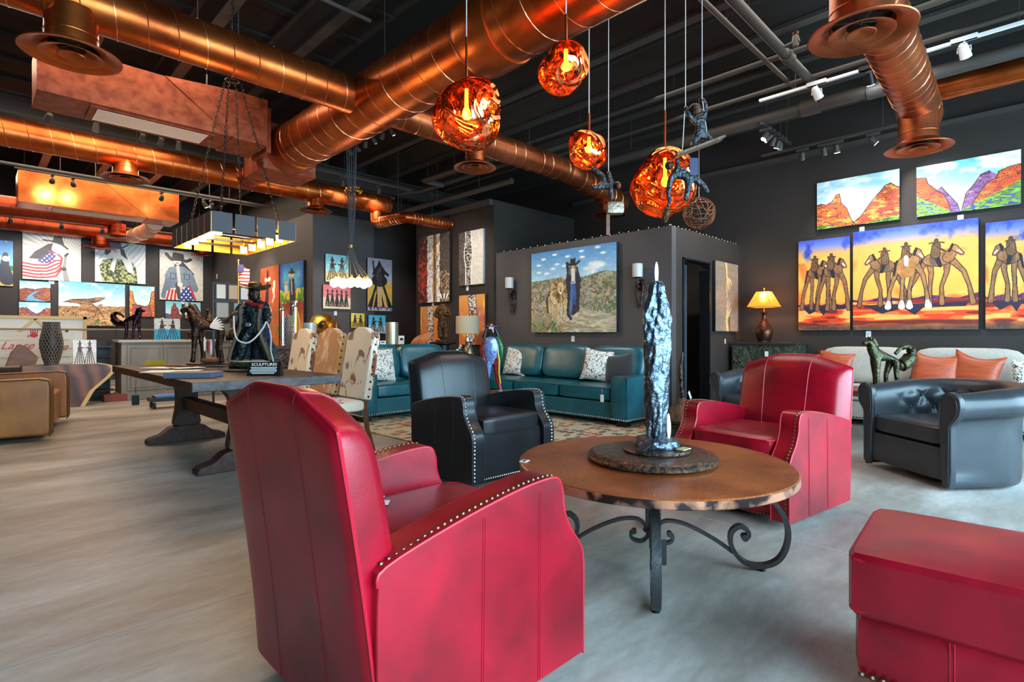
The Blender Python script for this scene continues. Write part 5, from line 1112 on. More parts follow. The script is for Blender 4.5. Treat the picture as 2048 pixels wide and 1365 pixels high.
def horse(name, label, loc, rz, s, m, group=None, base=True, rider_=False, tail='loop', bm=None):
    """long-legged stylised bronze horse facing local -X"""
    t = thing(name, label, 'statue', loc, rz, group)
    J = {'hip': (.16, 0, .62, .075), 'mid': (.0, 0, .60, .07), 'sh': (-.16, 0, .62, .08), 'n1': (-.22, 0, .71, .075), 'n2': (-.25, 0, .81, .062), 'hd': (-.31, 0, .86, .052), 'mz': (-.40, 0, .80, .032),
         'f1': (-.18, -.06, .48, .042), 'f2': (-.19, -.07, .25, .026), 'f3': (-.20, -.08, .06, .026), 'f4': (-.22, -.08, .015, .04), 'g1': (-.14, .06, .48, .042), 'g2': (-.11, .07, .25, .026), 'g3': (-.10, .08, .06, .026), 'g4': (-.12, .08, .015, .04),
         'h1': (.19, -.06, .46, .045), 'h2': (.17, -.07, .28, .028), 'h3': (.21, -.08, .06, .026), 'h4': (.19, -.08, .015, .04), 'k1': (.16, .06, .46, .045), 'k2': (.10, .07, .28, .028), 'k3': (.12, .08, .06, .026), 'k4': (.10, .08, .015, .04)}
    J = {k: tuple(c*s for c in v[:3])+(v[3]*s*(1.35 if k[0] in 'fgk' or k in ('h1', 'h2', 'h3', 'h4') else 1.15),) for k, v in J.items()}
    E = [('hip', 'mid'), ('mid', 'sh'), ('sh', 'n1'), ('n1', 'n2'), ('n2', 'hd'), ('hd', 'mz'), ('sh', 'f1'), ('f1', 'f2'), ('f2', 'f3'), ('f3', 'f4'), ('sh', 'g1'), ('g1', 'g2'), ('g2', 'g3'), ('g3', 'g4'), ('hip', 'h1'), ('h1', 'h2'), ('h2', 'h3'), ('h3', 'h4'), ('hip', 'k1'), ('k1', 'k2'), ('k2', 'k3'), ('k3', 'k4')]
    b = skin('body', J, E, m, t)
    MB().tube(cr([(-.28*s, 0, .91*s), (-.22*s, 0, .88*s), (-.17*s, 0, .79*s), (-.11*s, 0, .68*s)], 5), [.025*s]*4+[.05*s]*8+[.035*s]*4, 10).build('mane', m, b)
    MB().cyl((-.27*s, -.03*s, .90*s), (-.275*s, -.035*s, .965*s), .015*s, .003*s, 8).build('ear', m, b); MB().cyl((-.27*s, .03*s, .90*s), (-.275*s, .035*s, .965*s), .015*s, .003*s, 8).build('ear', m, b)
    MB().tube(cr([(.22*s, 0, .64*s), (.33*s, 0, .74*s), (.46*s, 0, .76*s), (.54*s, 0, .66*s), (.46*s, 0, .52*s), (.33*s, 0, .44*s), (.24*s, .0, .44*s)], 6), [.03*s]*7+[.05*s]*8+[.075*s]*6+[.11*s]*10+[.08*s]*4+[.02*s]*2, 12).build('tail', m, b)
    if base:
        MB().lathe([(.01, -.03*s), (.30*s, -.03*s), (.30*s, 0), (.01, 0)], n=32, sq=(1.05, .6)).build('plinth', bm or m_black, t)
    return t, s
# feathered horse with rider
t, s_ = horse('horse_statue', 'glossy brown horse statue with white feathers at the back of the trestle table', atz(418, 727, .815), CAMRZ+R(14), .66, m_bronze, bm=m_dwood)
for i in range(6):
    a = R(-10+i*13); MB().rbox((.03+.07*math.cos(a), -.10, .37+.07*math.sin(a)), (.13, .008, .02), 2.2, 5, Matrix.Rotation(-a, 3, 'Y')).build('feather', m_feather, t)
for i in range(3): MB().rbox((-.01+.03*i, -.11, .20-.02*i), (.022, .008, .15), 2.2, 5).build('hanging_feather', m_feather if i != 1 else m_redcl, t)
MB().lathe([(.001, .44), (.05, .44), (.03, .48), (.02, .52), (.028, .55), (.001, .575)], n=14).build('rider', m_bronze, t)
MB().rbox((.03, .02, .028), (.22, .15, .06), 3, 8).build('rock_base', mat('tan_rock', (150, 98, 62), .6, var=(9, (96, 62, 42), 5, .4)), t)
# flag on a small pole behind
m_flag = bpy.data.materials.new('striped_flag'); m_flag.use_nodes = True
_N = m_flag.node_tree.nodes; _L = m_flag.node_tree.links; _tc = _N.new('ShaderNodeTexCoord'); _w = _N.new('ShaderNodeTexWave'); _w.bands_direction = 'Z'; _w.inputs['Scale'].default_value = 9.5
_r = _N.new('ShaderNodeValToRGB'); _r.color_ramp.interpolation = 'CONSTANT'; _r.color_ramp.elements[0].color = (*lin((176, 36, 44)), 1); _r.color_ramp.elements[1].position = .5; _r.color_ramp.elements[1].color = (*lin((232, 226, 218)), 1)
_L.new(_tc.outputs['Object'], _w.inputs['Vector']); _L.new(_w.outputs[0], _r.inputs[0]); _L.new(_r.outputs[0], _N['Principled BSDF'].inputs['Base Color'])
fl = thing('flag_statue', 'small stars and stripes flag on a pole behind the cowboy hat', 'statue', atz(477, 736, .781), CAMRZ)
fz = (732-530)*.0053
MB().cyl((0, 0, 0), (0, 0, fz), .006, n=8).sph((0, 0, fz), .011, 6).build('pole', mat('gilt_pole', (190, 150, 80), .35, .7), fl)
w_ = MB().loft([[(.0+.105*i/8, .014*math.sin(i*.9+j*.3), fz-.04-.18*j/10-.05*i/8) for i in range(9)] for j in range(11)], False, False).build('cloth', m_flag, fl)
w_.modifiers.new('th', 'SOLIDIFY').thickness = .003
MB().bx(.0, .06, -.022, -.012, fz-.12, fz-.045).build('star_field', mat('navy_star_field', (52, 54, 110), .6), fl)
MB().lathe([(.01, 0), (.06, 0), (.05, .02), (.01, .03)], n=20).build('base', m_bronze, fl)
MB().tube([(0, 0, .02), (.005, 0, .12), (0, 0, .34), (.01, 0, .52)], [.03, .045, .05, .02], 12).build('standing_figure', m_bronze, fl)
# book, papers, sign
solo(MB().bx(-.17, .17, -.11, .11, 0, .042), 'boxed_book', [mat('slate_box', (82, 88, 104), .5)], 'slate blue flat box lying on the near left corner of the trestle table', 'box', atz(384, 757, .781)+Vector((.04, .10, 0)), R(-38), bevel=.002)
for i, (u, v, rz, w, h, lb) in enumerate(((318, 744, -30, .42, .30, 'large white sheet lying on the left end of the trestle table'), (300, 737, -55, .32, .22, 'white sheet furthest left on the trestle table'), (350, 737, 10, .26, .18, 'white leaflet behind the slate box'))):
    solo(MB().bx(-w/2, w/2, -h/2, h/2, 0, .003), 'paper_sheet', m_paper, lb, 'paper', atz(u, v, .7815+.0035*i)+Vector((.1, -.02, 0)), R(rz))
solo(MB().bx(-.14, .14, -.03, .03, 0, .012).bx(-.10, .0, -.025, .025, .012, .016, 1), 'wooden_plaque', [mat('carved_plaque', (150, 92, 46), .5, var=(20, (60, 34, 22), 4, .4)), m_ink], 'narrow carved brown plaque lying on the white sheets', 'plaque', atz(338, 735, .792)+Vector((.1, 0, 0)), R(-50))
solo(MB().bx(-.10, .10, -.01, .01, 0, .05), 'yellow_box', mat('yellow_card', (206, 164, 40), .6), 'yellow box behind the papers on the trestle table', 'box', (1.40, 6.86, .781), R(-40))
sg = thing('table_sign', 'black tent sign with white lettering in front of the cowboy statue', 'sign', atz(529, 752, .781)+Vector((.02, .04, 0)), R(-38))
Mx = Matrix.Translation((0, -.018, .05)) @ Matrix.Rotation(R(68), 4, 'X')
MB().prism([(-.055, 0), (.055, 0), (.004, .11), (-.004, .11)], 'x', -.125, .125).build('tent_card', m_black, sg)
tx = MB().text('SCULPTURES', .034, Matrix.Translation((0, -.021, .088)) @ Matrix.Rotation(R(66), 4, 'X'))
tx.build('lettering', m_paper, sg)
tx = MB()
for i, w in enumerate((.20, .19, .205, .2, .17)): tx.box((0, -.0305-.0052*i, .066-.0115*i), (w, .002, .005))
tx.build('small_print', m_paper, sg)
# ---- cowhide dining chairs
def hide(name, base, patch, lo, hi, sc=5):
    m = mat(name, base, .75, sheen=.3, bump=(160, .3, 3)); N = m.node_tree.nodes; L = m.node_tree.links; tc = N.new('ShaderNodeTexCoord')
    n = N.new('ShaderNodeTexNoise'); n.inputs['Scale'].default_value = sc; n.inputs['Detail'].default_value = 6; n.inputs['Roughness'].default_value = .6; n.inputs['Distortion'].default_value = .8
    mp = N.new('ShaderNodeMapping'); mp.inputs['Scale'].default_value = (1, 1.3, .7); L.new(tc.outputs['Object'], mp.inputs[0]); L.new(mp.outputs[0], n.inputs['Vector'])
    r = N.new('ShaderNodeValToRGB'); e = r.color_ramp.elements; e[0].position = lo; e[1].position = hi; e[0].color = (*lin(base), 1); e[1].color = (*lin(patch), 1)
    L.new(n.outputs[0], r.inputs[0]); L.new(r.outputs[0], N['Principled BSDF'].inputs['Base Color']); return m
m_hw = hide('white_brown_cowhide', (222, 206, 182), (128, 68, 34), .53, .57, 6); m_hb = hide('caramel_cowhide', (176, 118, 56), (214, 184, 142), .50, .66, 9)
def hidechair(label, loc, rz, m):
    t = thing('cowhide_dining_chair', label, 'chair', loc, rz, None)
    prof = [(-.24, .52), (-.24, 1.10), (-.225, 1.135), (-.16, 1.14), (-.12, 1.165), (-.06, 1.185), (.06, 1.185), (.12, 1.165), (.16, 1.14), (.225, 1.135), (.24, 1.10), (.24, .52)]
    M = Matrix.Translation((0, .22, .5)) @ Matrix.Rotation(R(-9), 4, 'X') @ Matrix.Translation((0, 0, -.5))
    bk = MB().prism(prof, 'y', -.04, .04).xf(M).build('backrest', m, t, bevel=.015, seg=3)
    for s in (-1, 1):
        nb = MB()
        for i in range(9): nb.sph((s*.241, 0, .55+i*.068), (.005, .011, .011), 6)
        nb.xf(M).build('nailhead_trim', m_bronze, bk)
    MB().rbox((0, -.04, .47), (.50, .50, .10), 8, 8).build('seat', m, t)
    for s in (-1, 1):
        MB().tube([(s*.20, .32, 0), (s*.21, .235, .25), (s*.21, .205, .46), (s*.21, .22, .52)], [.020, .024, .026, .026], 4).build('leg', m_wood, t)
        MB().tube([(s*.21, -.24, 0), (s*.21, -.24, .44)], [.02, .028], 4).build('leg', m_wood, t)
        MB().cyl((s*.21, -.24, .16), (s*.205, .26, .16), .014, n=8).build('side_stretcher', m_wood, t)
    MB().cyl((-.2, 0, .16), (.2, 0, .16), .014, n=8).build('stretcher', m_wood, t)
    return t
for lb, y, m in (('white and brown cowhide dining chair at the near end of the trestle table', 4.60, m_hw), ('caramel cowhide dining chair, middle one of three', 5.22, m_hb), ('white cowhide dining chair with a dark brown patch nearest the cowboy statue', 5.86, m_hw)):
    hidechair(lb, (2.30, y, 0), R(-90), m)
# ================================================================ hanging lights and figures
m_gold = mat('gold_leaf_lining', (214, 150, 52), .35, .8)
m_gun = mat('gunmetal_plate', (66, 64, 66), .6, .3)
m_glow = mat('glowing_lamp_glass', (255, 214, 140), .4, emit=((255, 190, 96), 6))
def chain(mb, a, b, r=.011, L_=.032):
    a, b = Vector(a), Vector(b); n = int((b-a).length/(L_*.8)); T = (b-a).normalized(); U = T.orthogonal().normalized(); V = T.cross(U)
    for i in range(n):
        c = a.lerp(b, (i+.5)/n); W_ = U if i % 2 else V
        mb.tube([c+T*(L_/2*math.sin(q))+W_*(r*math.cos(q)) for q in [k*math.pi/4 for k in range(8)]], .0032, 4, True)
def chandelier():
    t = thing('plate_chandelier', 'rectangular dark plate chandelier with gold lining on four chains', 'chandelier', (1.75, 5.5, 0))
    x0, x1, y0, y1, z0, z1 = -.36, .36, -.60, .62, 1.965, 2.135
    def plate(xa, xb, ya, yb, ori):
        d = .006
        if ori == 'x': o, i = ((xa, xb, ya, ya+d), (xa, xb, ya+d, ya+2*d)) if ya < 0 else ((xa, xb, ya-d, ya), (xa, xb, ya-2*d, ya-d))
        else: o, i = ((xa, xa+d, ya, yb), (xa+d, xa+2*d, ya, yb)) if xa < 0 else ((xa-d, xa, ya, yb), (xa-2*d, xa-d, ya, yb))
        p = MB().bx(*o, z0, z1).build('shade_plate', m_gun, t); MB().bx(*i, z0+.002, z1-.002).build('gold_lining', m_gold, p)
    for i in range(4):
        w = (x1-x0)/4; off = .0 if i % 2 else .0
        for y in (y0, y1): plate(x0+w*i+.012, x0+w*(i+1)-.012, y, y, 'x')
    for i in range(7):
        w = (y1-y0)/7
        for x in (x0, x1): plate(x, x, y0+w*i+.012, y0+w*(i+1)-.012, 'y')
    fr = MB()
    for x in (-.26, .26): fr.bx(x-.012, x+.012, y0+.02, y1-.02, z0+.055, z0+.075)
    for y in (-.5, -.17, .19, .52): fr.bx(x0+.015, x1-.015, y-.012, y+.012, z0+.055, z0+.075)
    fr.build('frame', m_black, t)
    for x in (-.26, .26):
        for y in (-.45, -.22, .0, .24, .48):
            q = MB().cyl((x, y, z0+.075), (x, y, z0+.10), .022, n=12).build('lamp_socket', m_gold, t)
            MB().cyl((x, y, z0+.0), (x, y, z0+.072), .032, n=14).build('glass_shade', m_glow, q)
    for x in (-.26, .26):
        for y in (-.5, .52):
            c = MB(); chain(c, (x, y, z1-.09), (x*.18, y*.12, 3.52)); c.build('chain', m_bronze, t)
    c = MB(); chain(c, (0, 0, 3.5), (0, 0, 4.3), .013, .038); c.build('main_chain', m_bronze, t)
    MB().tube([(.06*math.cos(i*math.pi/8), .06*math.sin(i*math.pi/8), 3.52) for i in range(16)], .008, 6, True).build('chain_ring', m_bronze, t)
    l = bpy.data.lights.new('chandelier_light', 'POINT'); l.energy = 28; l.color = (1, .72, .38); l.shadow_soft_size = .2
    o = bpy.data.objects.new('chandelier_light', l); C.objects.link(o); o.parent = t; o.location = (0, 0, 2.02)
chandelier()
def bulbs():
    p = atd(702, 566, 8.0); t = thing('bulb_cluster_light', 'ring of glowing round bulbs hanging on many black cords', 'chandelier', (p.x, p.y, 0), CAMRZ); zb = p.z
    mg = mat('glowing_bulb', (255, 226, 170), .2, emit=((255, 208, 140), 9)); mh = mat('bulb_filament', (255, 240, 200), .3, emit=((255, 226, 170), 60))
    k_ = 8.0/F_PX; cz = HC+(HZ-493)*k_; tz = 4.9
    for i in range(14):
        a = i*2*math.pi/14; x, y = .25*math.cos(a), .16*math.sin(a); z = zb+.015*math.sin(i*2.3)
        b = MB().sph((x, y, z), .062, 10).build('bulb', mg, t); MB().cyl((x, y, z+.058), (x, y, z+.10), .015, n=10).build('socket', m_gold, b)
        MB().tube([(x, y, z+.10), (x*.25+.03*math.cos(a), y*.2, zb+(cz-zb)*.55), (.02*math.cos(a), .02*math.sin(a), cz), (.05*math.cos(a)+.01, .05*math.sin(a), cz+.5), (.10*math.cos(a), .10*math.sin(a), tz)], .0035, 5).build('cord', mat('grey_cord', (70, 76, 84), .5), t)
    MB().cyl((0, 0, cz-.02), (0, 0, cz+.02), .030, n=14).build('cord_collar', m_gold, t); MB().lathe([(.01, tz), (.15, tz), (.15, tz+.03), (.01, tz+.035)], n=24).build('canopy', m_black, t)
    l = bpy.data.lights.new('bulb_light', 'POINT'); l.energy = 22; l.color = (1, .78, .5); l.shadow_soft_size = .25
    o = bpy.data.objects.new('bulb_light', l); C.objects.link(o); o.parent = t; o.location = (0, 0, zb-.12)
bulbs()
p = atd(706, 381, 9.6); t = thing('cluster_ceiling_lamp', 'small gold beaded cluster lamp high above the long copper duct', 'ceiling lamp', p)
rnd = random.Random(5)
for i in range(26):
    a = rnd.uniform(0, 6.28); e = rnd.uniform(-.6, .5); q = Vector((.15*math.cos(a)*math.cos(e), .15*math.sin(a)*math.cos(e), .07*math.sin(e)))
    bd = MB().sph(q, .021, 6).build('gold_bead', m_gold, t); MB().cyl((0, 0, .02), q, .003, n=5).build('arm', m_gold, bd)
MB().cyl((0, 0, 0), (0, 0, 4.95-p.z), .008, n=6).build('stem', m_black, t)
def melt_mat():
    m = bpy.data.materials.new('copper_mirror_glass'); m.use_nodes = True; nt = m.node_tree; N = nt.nodes; L = nt.links; N.remove(N['Principled BSDF'])
    o = N['Material Output']; tc = N.new('ShaderNodeTexCoord'); n = N.new('ShaderNodeTexNoise'); n.inputs['Scale'].default_value = 3.4; n.inputs['Detail'].default_value = 1.2; n.inputs['Distortion'].default_value = 2.4
    L.new(tc.outputs['Object'], n.inputs['Vector']); bp = N.new('ShaderNodeBump'); bp.inputs['Strength'].default_value = 1; bp.inputs['Distance'].default_value = .055; L.new(n.outputs[0], bp.inputs['Height'])
    g = N.new('ShaderNodeBsdfGlossy'); g.inputs['Color'].default_value = (.95, .36, .13, 1); g.inputs['Roughness'].default_value = .04; L.new(bp.outputs[0], g.inputs['Normal'])
    tr = N.new('ShaderNodeBsdfTransparent'); tr.inputs['Color'].default_value = (1, .42, .12, 1)
    r = N.new('ShaderNodeMapRange'); r.inputs[1].default_value = .35; r.inputs[2].default_value = .65; r.inputs[3].default_value = .35; r.inputs[4].default_value = .85; L.new(n.outputs[0], r.inputs[0])
    mx = N.new('ShaderNodeMixShader'); L.new(r.outputs[0], mx.inputs[0]); L.new(tr.outputs[0], mx.inputs[1]); L.new(g.outputs[0], mx.inputs[2]); L.new(mx.outputs[0], o.inputs[0]); return m
m_melt = melt_mat(); m_bulbf = mat('bright_filament_bulb', (255, 200, 120), .2, emit=((255, 176, 74), 22)); m_tubec = mat('copper_tube', (206, 110, 60), .25, .95); m_cordw = mat('silver_cord', (190, 188, 182), .4)
def pendant(label, u, v, d, dia, seed, tube_len, cord_u=None):
    p = atd(u, v, d); t = thing('copper_glass_pendant', label, 'pendant lamp', p); r = dia/2; rn = random.Random(seed); ph = [rn.uniform(0, 6.28) for _ in range(6)]
    def f(th, fi):
        x, y, z = math.sin(th)*math.cos(fi), math.sin(th)*math.sin(fi), math.cos(th)
        k_ = 1+.09*math.sin(2.1*x+ph[0]+1.3*z)+.07*math.sin(2.7*y+ph[1]-z*2)+.04*math.sin(5*x*y+ph[2]+3*z)
        dent = math.exp(-((x-.35)**2+(y+.8)**2+(z+.05)**2)/.16)
        return Vector((x*k_, y*k_, z*k_*.97))*r*(1-.16*dent)
    rings = [[f(math.pi*(i+.35)/30.7, 2*math.pi*j/56) for j in range(56)] for i in range(31)]
    top = rings[0][0].z
    MB().loft(rings, True, False).build('glass_shade', m_melt, t, ang=80)
    MB().cyl((0, 0, top-.08*r), (0, 0, top+tube_len), .009, n=12).lathe([(.03, top-.01), (.03, top+.004), (.01, top+.012)], n=16).build('copper_tube', m_tubec, t)
    MB().cyl((0, 0, top+tube_len), (0, 0, 4.95-p.z), .004, n=6).build('cord', m_cordw, t)
    bb = MB().cyl((0, 0, top-.25*r), (0, 0, top-.06*r), .02, n=12).build('lamp_holder', m_tubec, t)
    MB().lathe([(.001, -.12*r), (.022, -.08*r), (.032, .02*r), (.026, .14*r), (.014, .25*r), (.012, top-.25*r)], n=16).build('bulb', m_bulbf, bb)
    l = bpy.data.lights.new('pendant_light', 'POINT'); l.energy = 7; l.color = (1, .55, .22); l.shadow_soft_size = .03
    o = bpy.data.objects.new('pendant_light', l); C.objects.link(o); o.parent = t; o.location = (0, 0, -.25*r)
pendant('largest copper glass pendant, left of the four', 933, 232, 3.75, .50, 2, .30)
pendant('copper glass pendant hanging highest of the four', 1132, 136, 3.3, .305, 5, .18)
pendant('smallest copper glass pendant, just left of the hanging acrobat', 1178, 301, 4.3, .325, 9, .15)
pendant('large copper glass pendant at the right behind the hanging boy statues', 1330, 367, 4.3, .49, 13, .32)
def fig(name, label, u, v, d, J, E, m, extra=None, cords=()):
    p = atd(u, v, d); k_ = d/F_PX; t = thing(name, label, 'hanging statue', p, CAMRZ)
    q = lambda a, b, y=0: ((a-u)*k_, y, (v-b)*k_)
    body = skin('body', {n: (*q(c[0], c[1], c[2] if len(c) > 3 else 0), c[-1]*k_*1.3) for n, c in J.items()}, E, m, t)
    for (a, b, y) in cords: MB().cyl(q(a, b, y), (q(a, b, y)[0], y, 4.95-p.z), .003, n=6).build('cord', m_cordw, t)
    if extra: extra(t, q, k_, body)
    return t
def ex1(t, q, k_, b):
    MB().rbox(q(1230, 417), (34*k_, 22*k_, 24*k_), 8, 6).build('carried_crate', mat('pewter_crate', (150, 136, 116), .35, .7, bump=(40, .6, 3)), t)
    MB().box(q(1216, 450), (7*k_, 3*k_, 40*k_)).build('hanging_ribbon', m_wood, t)
    MB().sph(q(1233, 373, -.02), 8*k_, 8).build('head', m_bronze, b)
fig('acrobat_statue', 'patinated acrobat boy statue hanging upside down on one cord beside the smallest pendant', 1218, 372, 4.15,
    {'chest': (1222, 370, 6), 'hip': (1209, 373, 6), 'k1': (1196, 376, 4.5), 'f1': (1181, 374, 4), 'k2': (1207, 354, 4.5), 'f2': (1193, 343, 4), 'f3': (1184, 335, 3.5), 'a1': (1219, 356, 4), 'h1': (1217, 343, 3.5), 'a2': (1221, 388, 4), 'h2': (1224, 402, 4.5), 'nk': (1228, 372, 4)},
    [('chest', 'hip'), ('hip', 'k1'), ('k1', 'f1'), ('hip', 'k2'), ('k2', 'f2'), ('f2', 'f3'), ('chest', 'a1'), ('a1', 'h1'), ('chest', 'a2'), ('a2', 'h2'), ('chest', 'nk')], m_bluejean, ex1, ((1217, 343, 0),))
def ex2(t, q, k_, b):
    a0, a1 = Vector(q(1350, 313, -.03)), Vector(q(1445, 277, .02)); c = (a0+a1)/2; T = a1-a0
    sw = MB().box(c, (T.length, .10, .016), M=Matrix.Rotation(-math.atan2(T.z, T.x), 3, 'Y')).build('swing_board', mat('grey_weathered_board', (116, 96, 78), .5, .2, var=(8, (70, 56, 46), 4, .5, (8, 1, 1))), t, bevel=.003)
    MB().tube([q(1368, 216, -.02), q(1363, 302, -.02)], .003, 6).tube([q(1403, 196, -.01), q(1416, 290, -.01)], .003, 6).build('swing_cord', m_cordw, t)
    MB().rbox(q(1388, 222, -.02), (23*k_, 20*k_, 22*k_), 2.5, 8).build('curly_hair', m_bronze, b); MB().rbox(q(1386, 227, -.045), (13*k_, 12*k_, 15*k_), 2.5, 6).build('face', m_goldb, b)
    MB().box(q(1385, 336, -.03), (16*k_, .003, 34*k_)).build('hang_tag', mat('navy_tag', (40, 42, 78), .5), t)
fig('swing_boy_statue', 'bronze boy statue standing on a hanging swing board, arms raised on the cords', 1398, 255, 3.7,
    {'hip': (1400, 262, 6.5), 'waist': (1402, 253, 6), 'chest': (1401, 240, 7), 'neck': (1394, 231, 4.5), 'l1': (1383, 240, 4), 'l2': (1374, 228, -.03, 3.5), 'l3': (1368, 217, -.02, 4), 'r1': (1409, 230, 4), 'r2': (1412, 213, 3.5), 'r3': (1403, 196, 4), 'a1': (1393, 276, 6), 'a2': (1386, 290, 5), 'a3': (1383, 299, -.03, 4.5), 'b1': (1409, 270, 6), 'b2': (1417, 279, 5), 'b3': (1421, 284, -.03, 4.5)},
    [('hip', 'waist'), ('waist', 'chest'), ('chest', 'neck'), ('chest', 'l1'), ('l1', 'l2'), ('l2', 'l3'), ('chest', 'r1'), ('r1', 'r2'), ('r2', 'r3'), ('hip', 'a1'), ('a1', 'a2'), ('a2', 'a3'), ('hip', 'b1'), ('b1', 'b2'), ('b2', 'b3')], m_bluejean, ex2, ((1369, 216, -.02), (1403, 196, -.01)))
def ex3(t, q, k_, b):
    MB().sph(q(1337, 333, -.02), 9*k_, 8).build('head', m_bronze, b)
    MB().tube([q(1336, 388), q(1340, 402), q(1335, 412)], [4*k_, 4.5*k_, 3*k_], 10).build('second_boy_arm', m_bluejean, t)
    MB().rbox(q(1332, 430), (13*k_, .04, 34*k_), 3, 7, Matrix.Rotation(.2, 3, 'Y')).build('dangling_boot', m_goldb, t)
fig('hanging_boy_statue', 'bronze boy statue dangling in a crawl pose below the swing board', 1362, 358, 3.7,
    {'chest': (1356, 345, 7), 'waist': (1368, 348, 7), 'hip': (1378, 353, 7), 'u1': (1354, 333, 4), 'u2': (1355, 318, 4), 'd1': (1341, 358, 5), 'd2': (1338, 376, 4.5), 'd3': (1336, 389, 4), 'e1': (1392, 360, 5.5), 'e2': (1405, 370, 5), 'e3': (1417, 387, 4), 'g1': (1377, 370, 5.5), 'g2': (1374, 388, 5), 'g3': (1371, 402, 4), 'nk': (1346, 338, 5)},
    [('chest', 'waist'), ('waist', 'hip'), ('chest', 'u1'), ('u1', 'u2'), ('chest', 'd1'), ('d1', 'd2'), ('d2', 'd3'), ('hip', 'e1'), ('e1', 'e2'), ('e2', 'e3'), ('hip', 'g1'), ('g1', 'g2'), ('g2', 'g3'), ('chest', 'nk')], m_bluejean, ex3)
p = atd(1398, 427, 7.9); t = thing('twig_ball', 'dark woven twig ball hanging above the fitting room corner', 'hanging ornament', p)
tw = MB(); rnd = random.Random(8)
for i in range(18):
    ax = Vector((rnd.gauss(0, 1), rnd.gauss(0, 1), rnd.gauss(0, 1))).normalized(); U = ax.orthogonal().normalized(); V = ax.cross(U); rr = .22*rnd.uniform(.93, 1.04)
    tw.tube([(U*math.cos(q)+V*math.sin(q))*rr+ax*.03*math.sin(3*q+i) for q in [k*math.pi/12 for k in range(24)]], .0045, 5, True)
tw.build('woven_twigs', m_wood, t); MB().cyl((0, 0, .2), (0, 0, 4.95-p.z), .003, n=5).build('cord', m_cordw, t)
# ================================================================ fitting room, wall fittings
m_cand = mat('frosted_sconce_glass', (206, 204, 200), .4, trans=.3)
def sconce(label, u, y):
    p = Vector((6.545, y, 0)); t = thing('iron_wall_sconce', label, 'wall lamp', p, R(-90))
    MB().rbox((0, -.012, 1.80), (.10, .024, .16), 6, 6).build('back_plate', m_bronze, t)
    MB().tube(cr([(0, -.02, 1.80), (0, -.09, 1.76), (.0, -.11, 1.84), (0, -.11, 1.885)], 5), .014, 8).build('arm', m_bronze, t)
    for sx in (-1, 1): MB().tube(cr([(sx*.01, -.03, 1.86), (sx*.05, -.05, 1.78), (sx*.045, -.05, 1.68), (sx*.02, -.04, 1.56), (sx*.025, -.04, 1.47)], 5), [.014]*11+[.02]*7+[.008]*3, 8).build('antler_branch', m_bronze, t)
    c = MB().lathe([(.03, 1.885), (.055, 1.89), (.05, 1.90)], (0, -.11, 0), n=20).build('candle_dish', m_bronze, t)
    MB().lathe([(.062, 1.90), (.070, 1.905), (.072, 2.06), (.068, 2.085), (.063, 2.08), (.066, 2.05), (.062, 1.91)], (0, -.11, 0), n=24, caps=False, wob=lambda a, z: 1+.02*math.sin(a*40)*(z > 2.05)).build('glass_cylinder', m_cand, c)
    MB().cyl((0, -.11, 1.90), (0, -.11, 2.0), .04, n=16).build('candle', mat('candle_wax', (226, 220, 208), .5), c)
sconce('iron wall sconce with frosted glass right of the lion painting', 1283, 4.01)
sconce('iron wall sconce with frosted glass left of the lion painting', 1025, 6.50)
m_curt = mat('midnight_curtain', (34, 46, 60), .75, sheen=.2)
solo(MB().loft([[(6.90+.42*i/50, 3.74+.022*math.sin(i*.95)+.008*math.sin(i*2.3), z) for i in range(51)] for z in (.03, .8, 1.5, 2.12)], False, False).loft([[(6.90+.42*i/50, 3.752+.022*math.sin(i*.95)+.008*math.sin(i*2.3), z) for i in range(51)] for z in (.03, 2.12)], False, False), 'doorway_curtain', m_curt, 'dark curtain hanging in the fitting room doorway', 'curtain', ang=80)
m_leaf = mat('dusty_leaf', (96, 106, 70), .6); m_fairy = mat('fairy_bulb', (255, 236, 190), .3, emit=((255, 230, 180), 1.2))
def garland(a, b, label):
    t = thing('fairy_light_garland', label, 'garland'); a, b = Vector(a), Vector(b); n = 60; rnd = random.Random(int(a.x*10)); pts = [a.lerp(b, i/n)+Vector((0, 0, .012+.008*math.sin(i*1.3))) for i in range(n+1)]
    MB().tube(pts, .003, 5).build('wire', m_bronze, t); lf = MB(); bl = MB()
    for i, p in enumerate(pts):
        for _ in range(2 if rnd.random() < .6 else 0):
            d = Vector((rnd.gauss(0, 1), rnd.gauss(0, 1), rnd.gauss(.6, .7))).normalized()*rnd.uniform(.02, .05); s_ = d.orthogonal().normalized()*.006
            lf.add([p, p+d*.5+s_, p+d, p+d*.5-s_], [(0, 1, 2, 3)])
        if i % 3 == 0: bl.sph(p+Vector((0, 0, .012)), .005, 4)
    lf.build('leaf_sprigs', m_leaf, t, kind='stuff'); bl.build('fairy_bulbs', m_fairy, t, kind='stuff')
garland((6.60, 6.8, 2.56), (6.60, 3.62, 2.56), 'leafy fairy light string along the top of the lion painting wall')
garland((6.60, 3.60, 2.56), (8.70, 3.60, 2.56), 'leafy fairy light string along the top of the fitting room side wall')
pl = atx(983, 659, 6.498); solo(MB().box((0, -.004, 0), (.12, .008, .12)).box((-.025, -.009, 0), (.02, .004, .05), 0, 1).box((.025, -.009, 0), (.02, .004, .05), 0, 1), 'light_switch', [m_white, m_paper], 'white double light switch plate beside the drum shade lamp', 'light switch', pl, R(-90), bevel=.001)
solo(MB().box((0, -.004, 0), (.07, .008, .12)).box((0, -.009, 0), (.02, .004, .05)), 'light_switch', m_white, 'white switch plate on the far end of the grey inner wall', 'light switch', atx(434, 553, 4.748), R(-90))
card(aty(1450, 683, 3.555), 0, 'small tag hanging under the two hands painting', .03, .07)
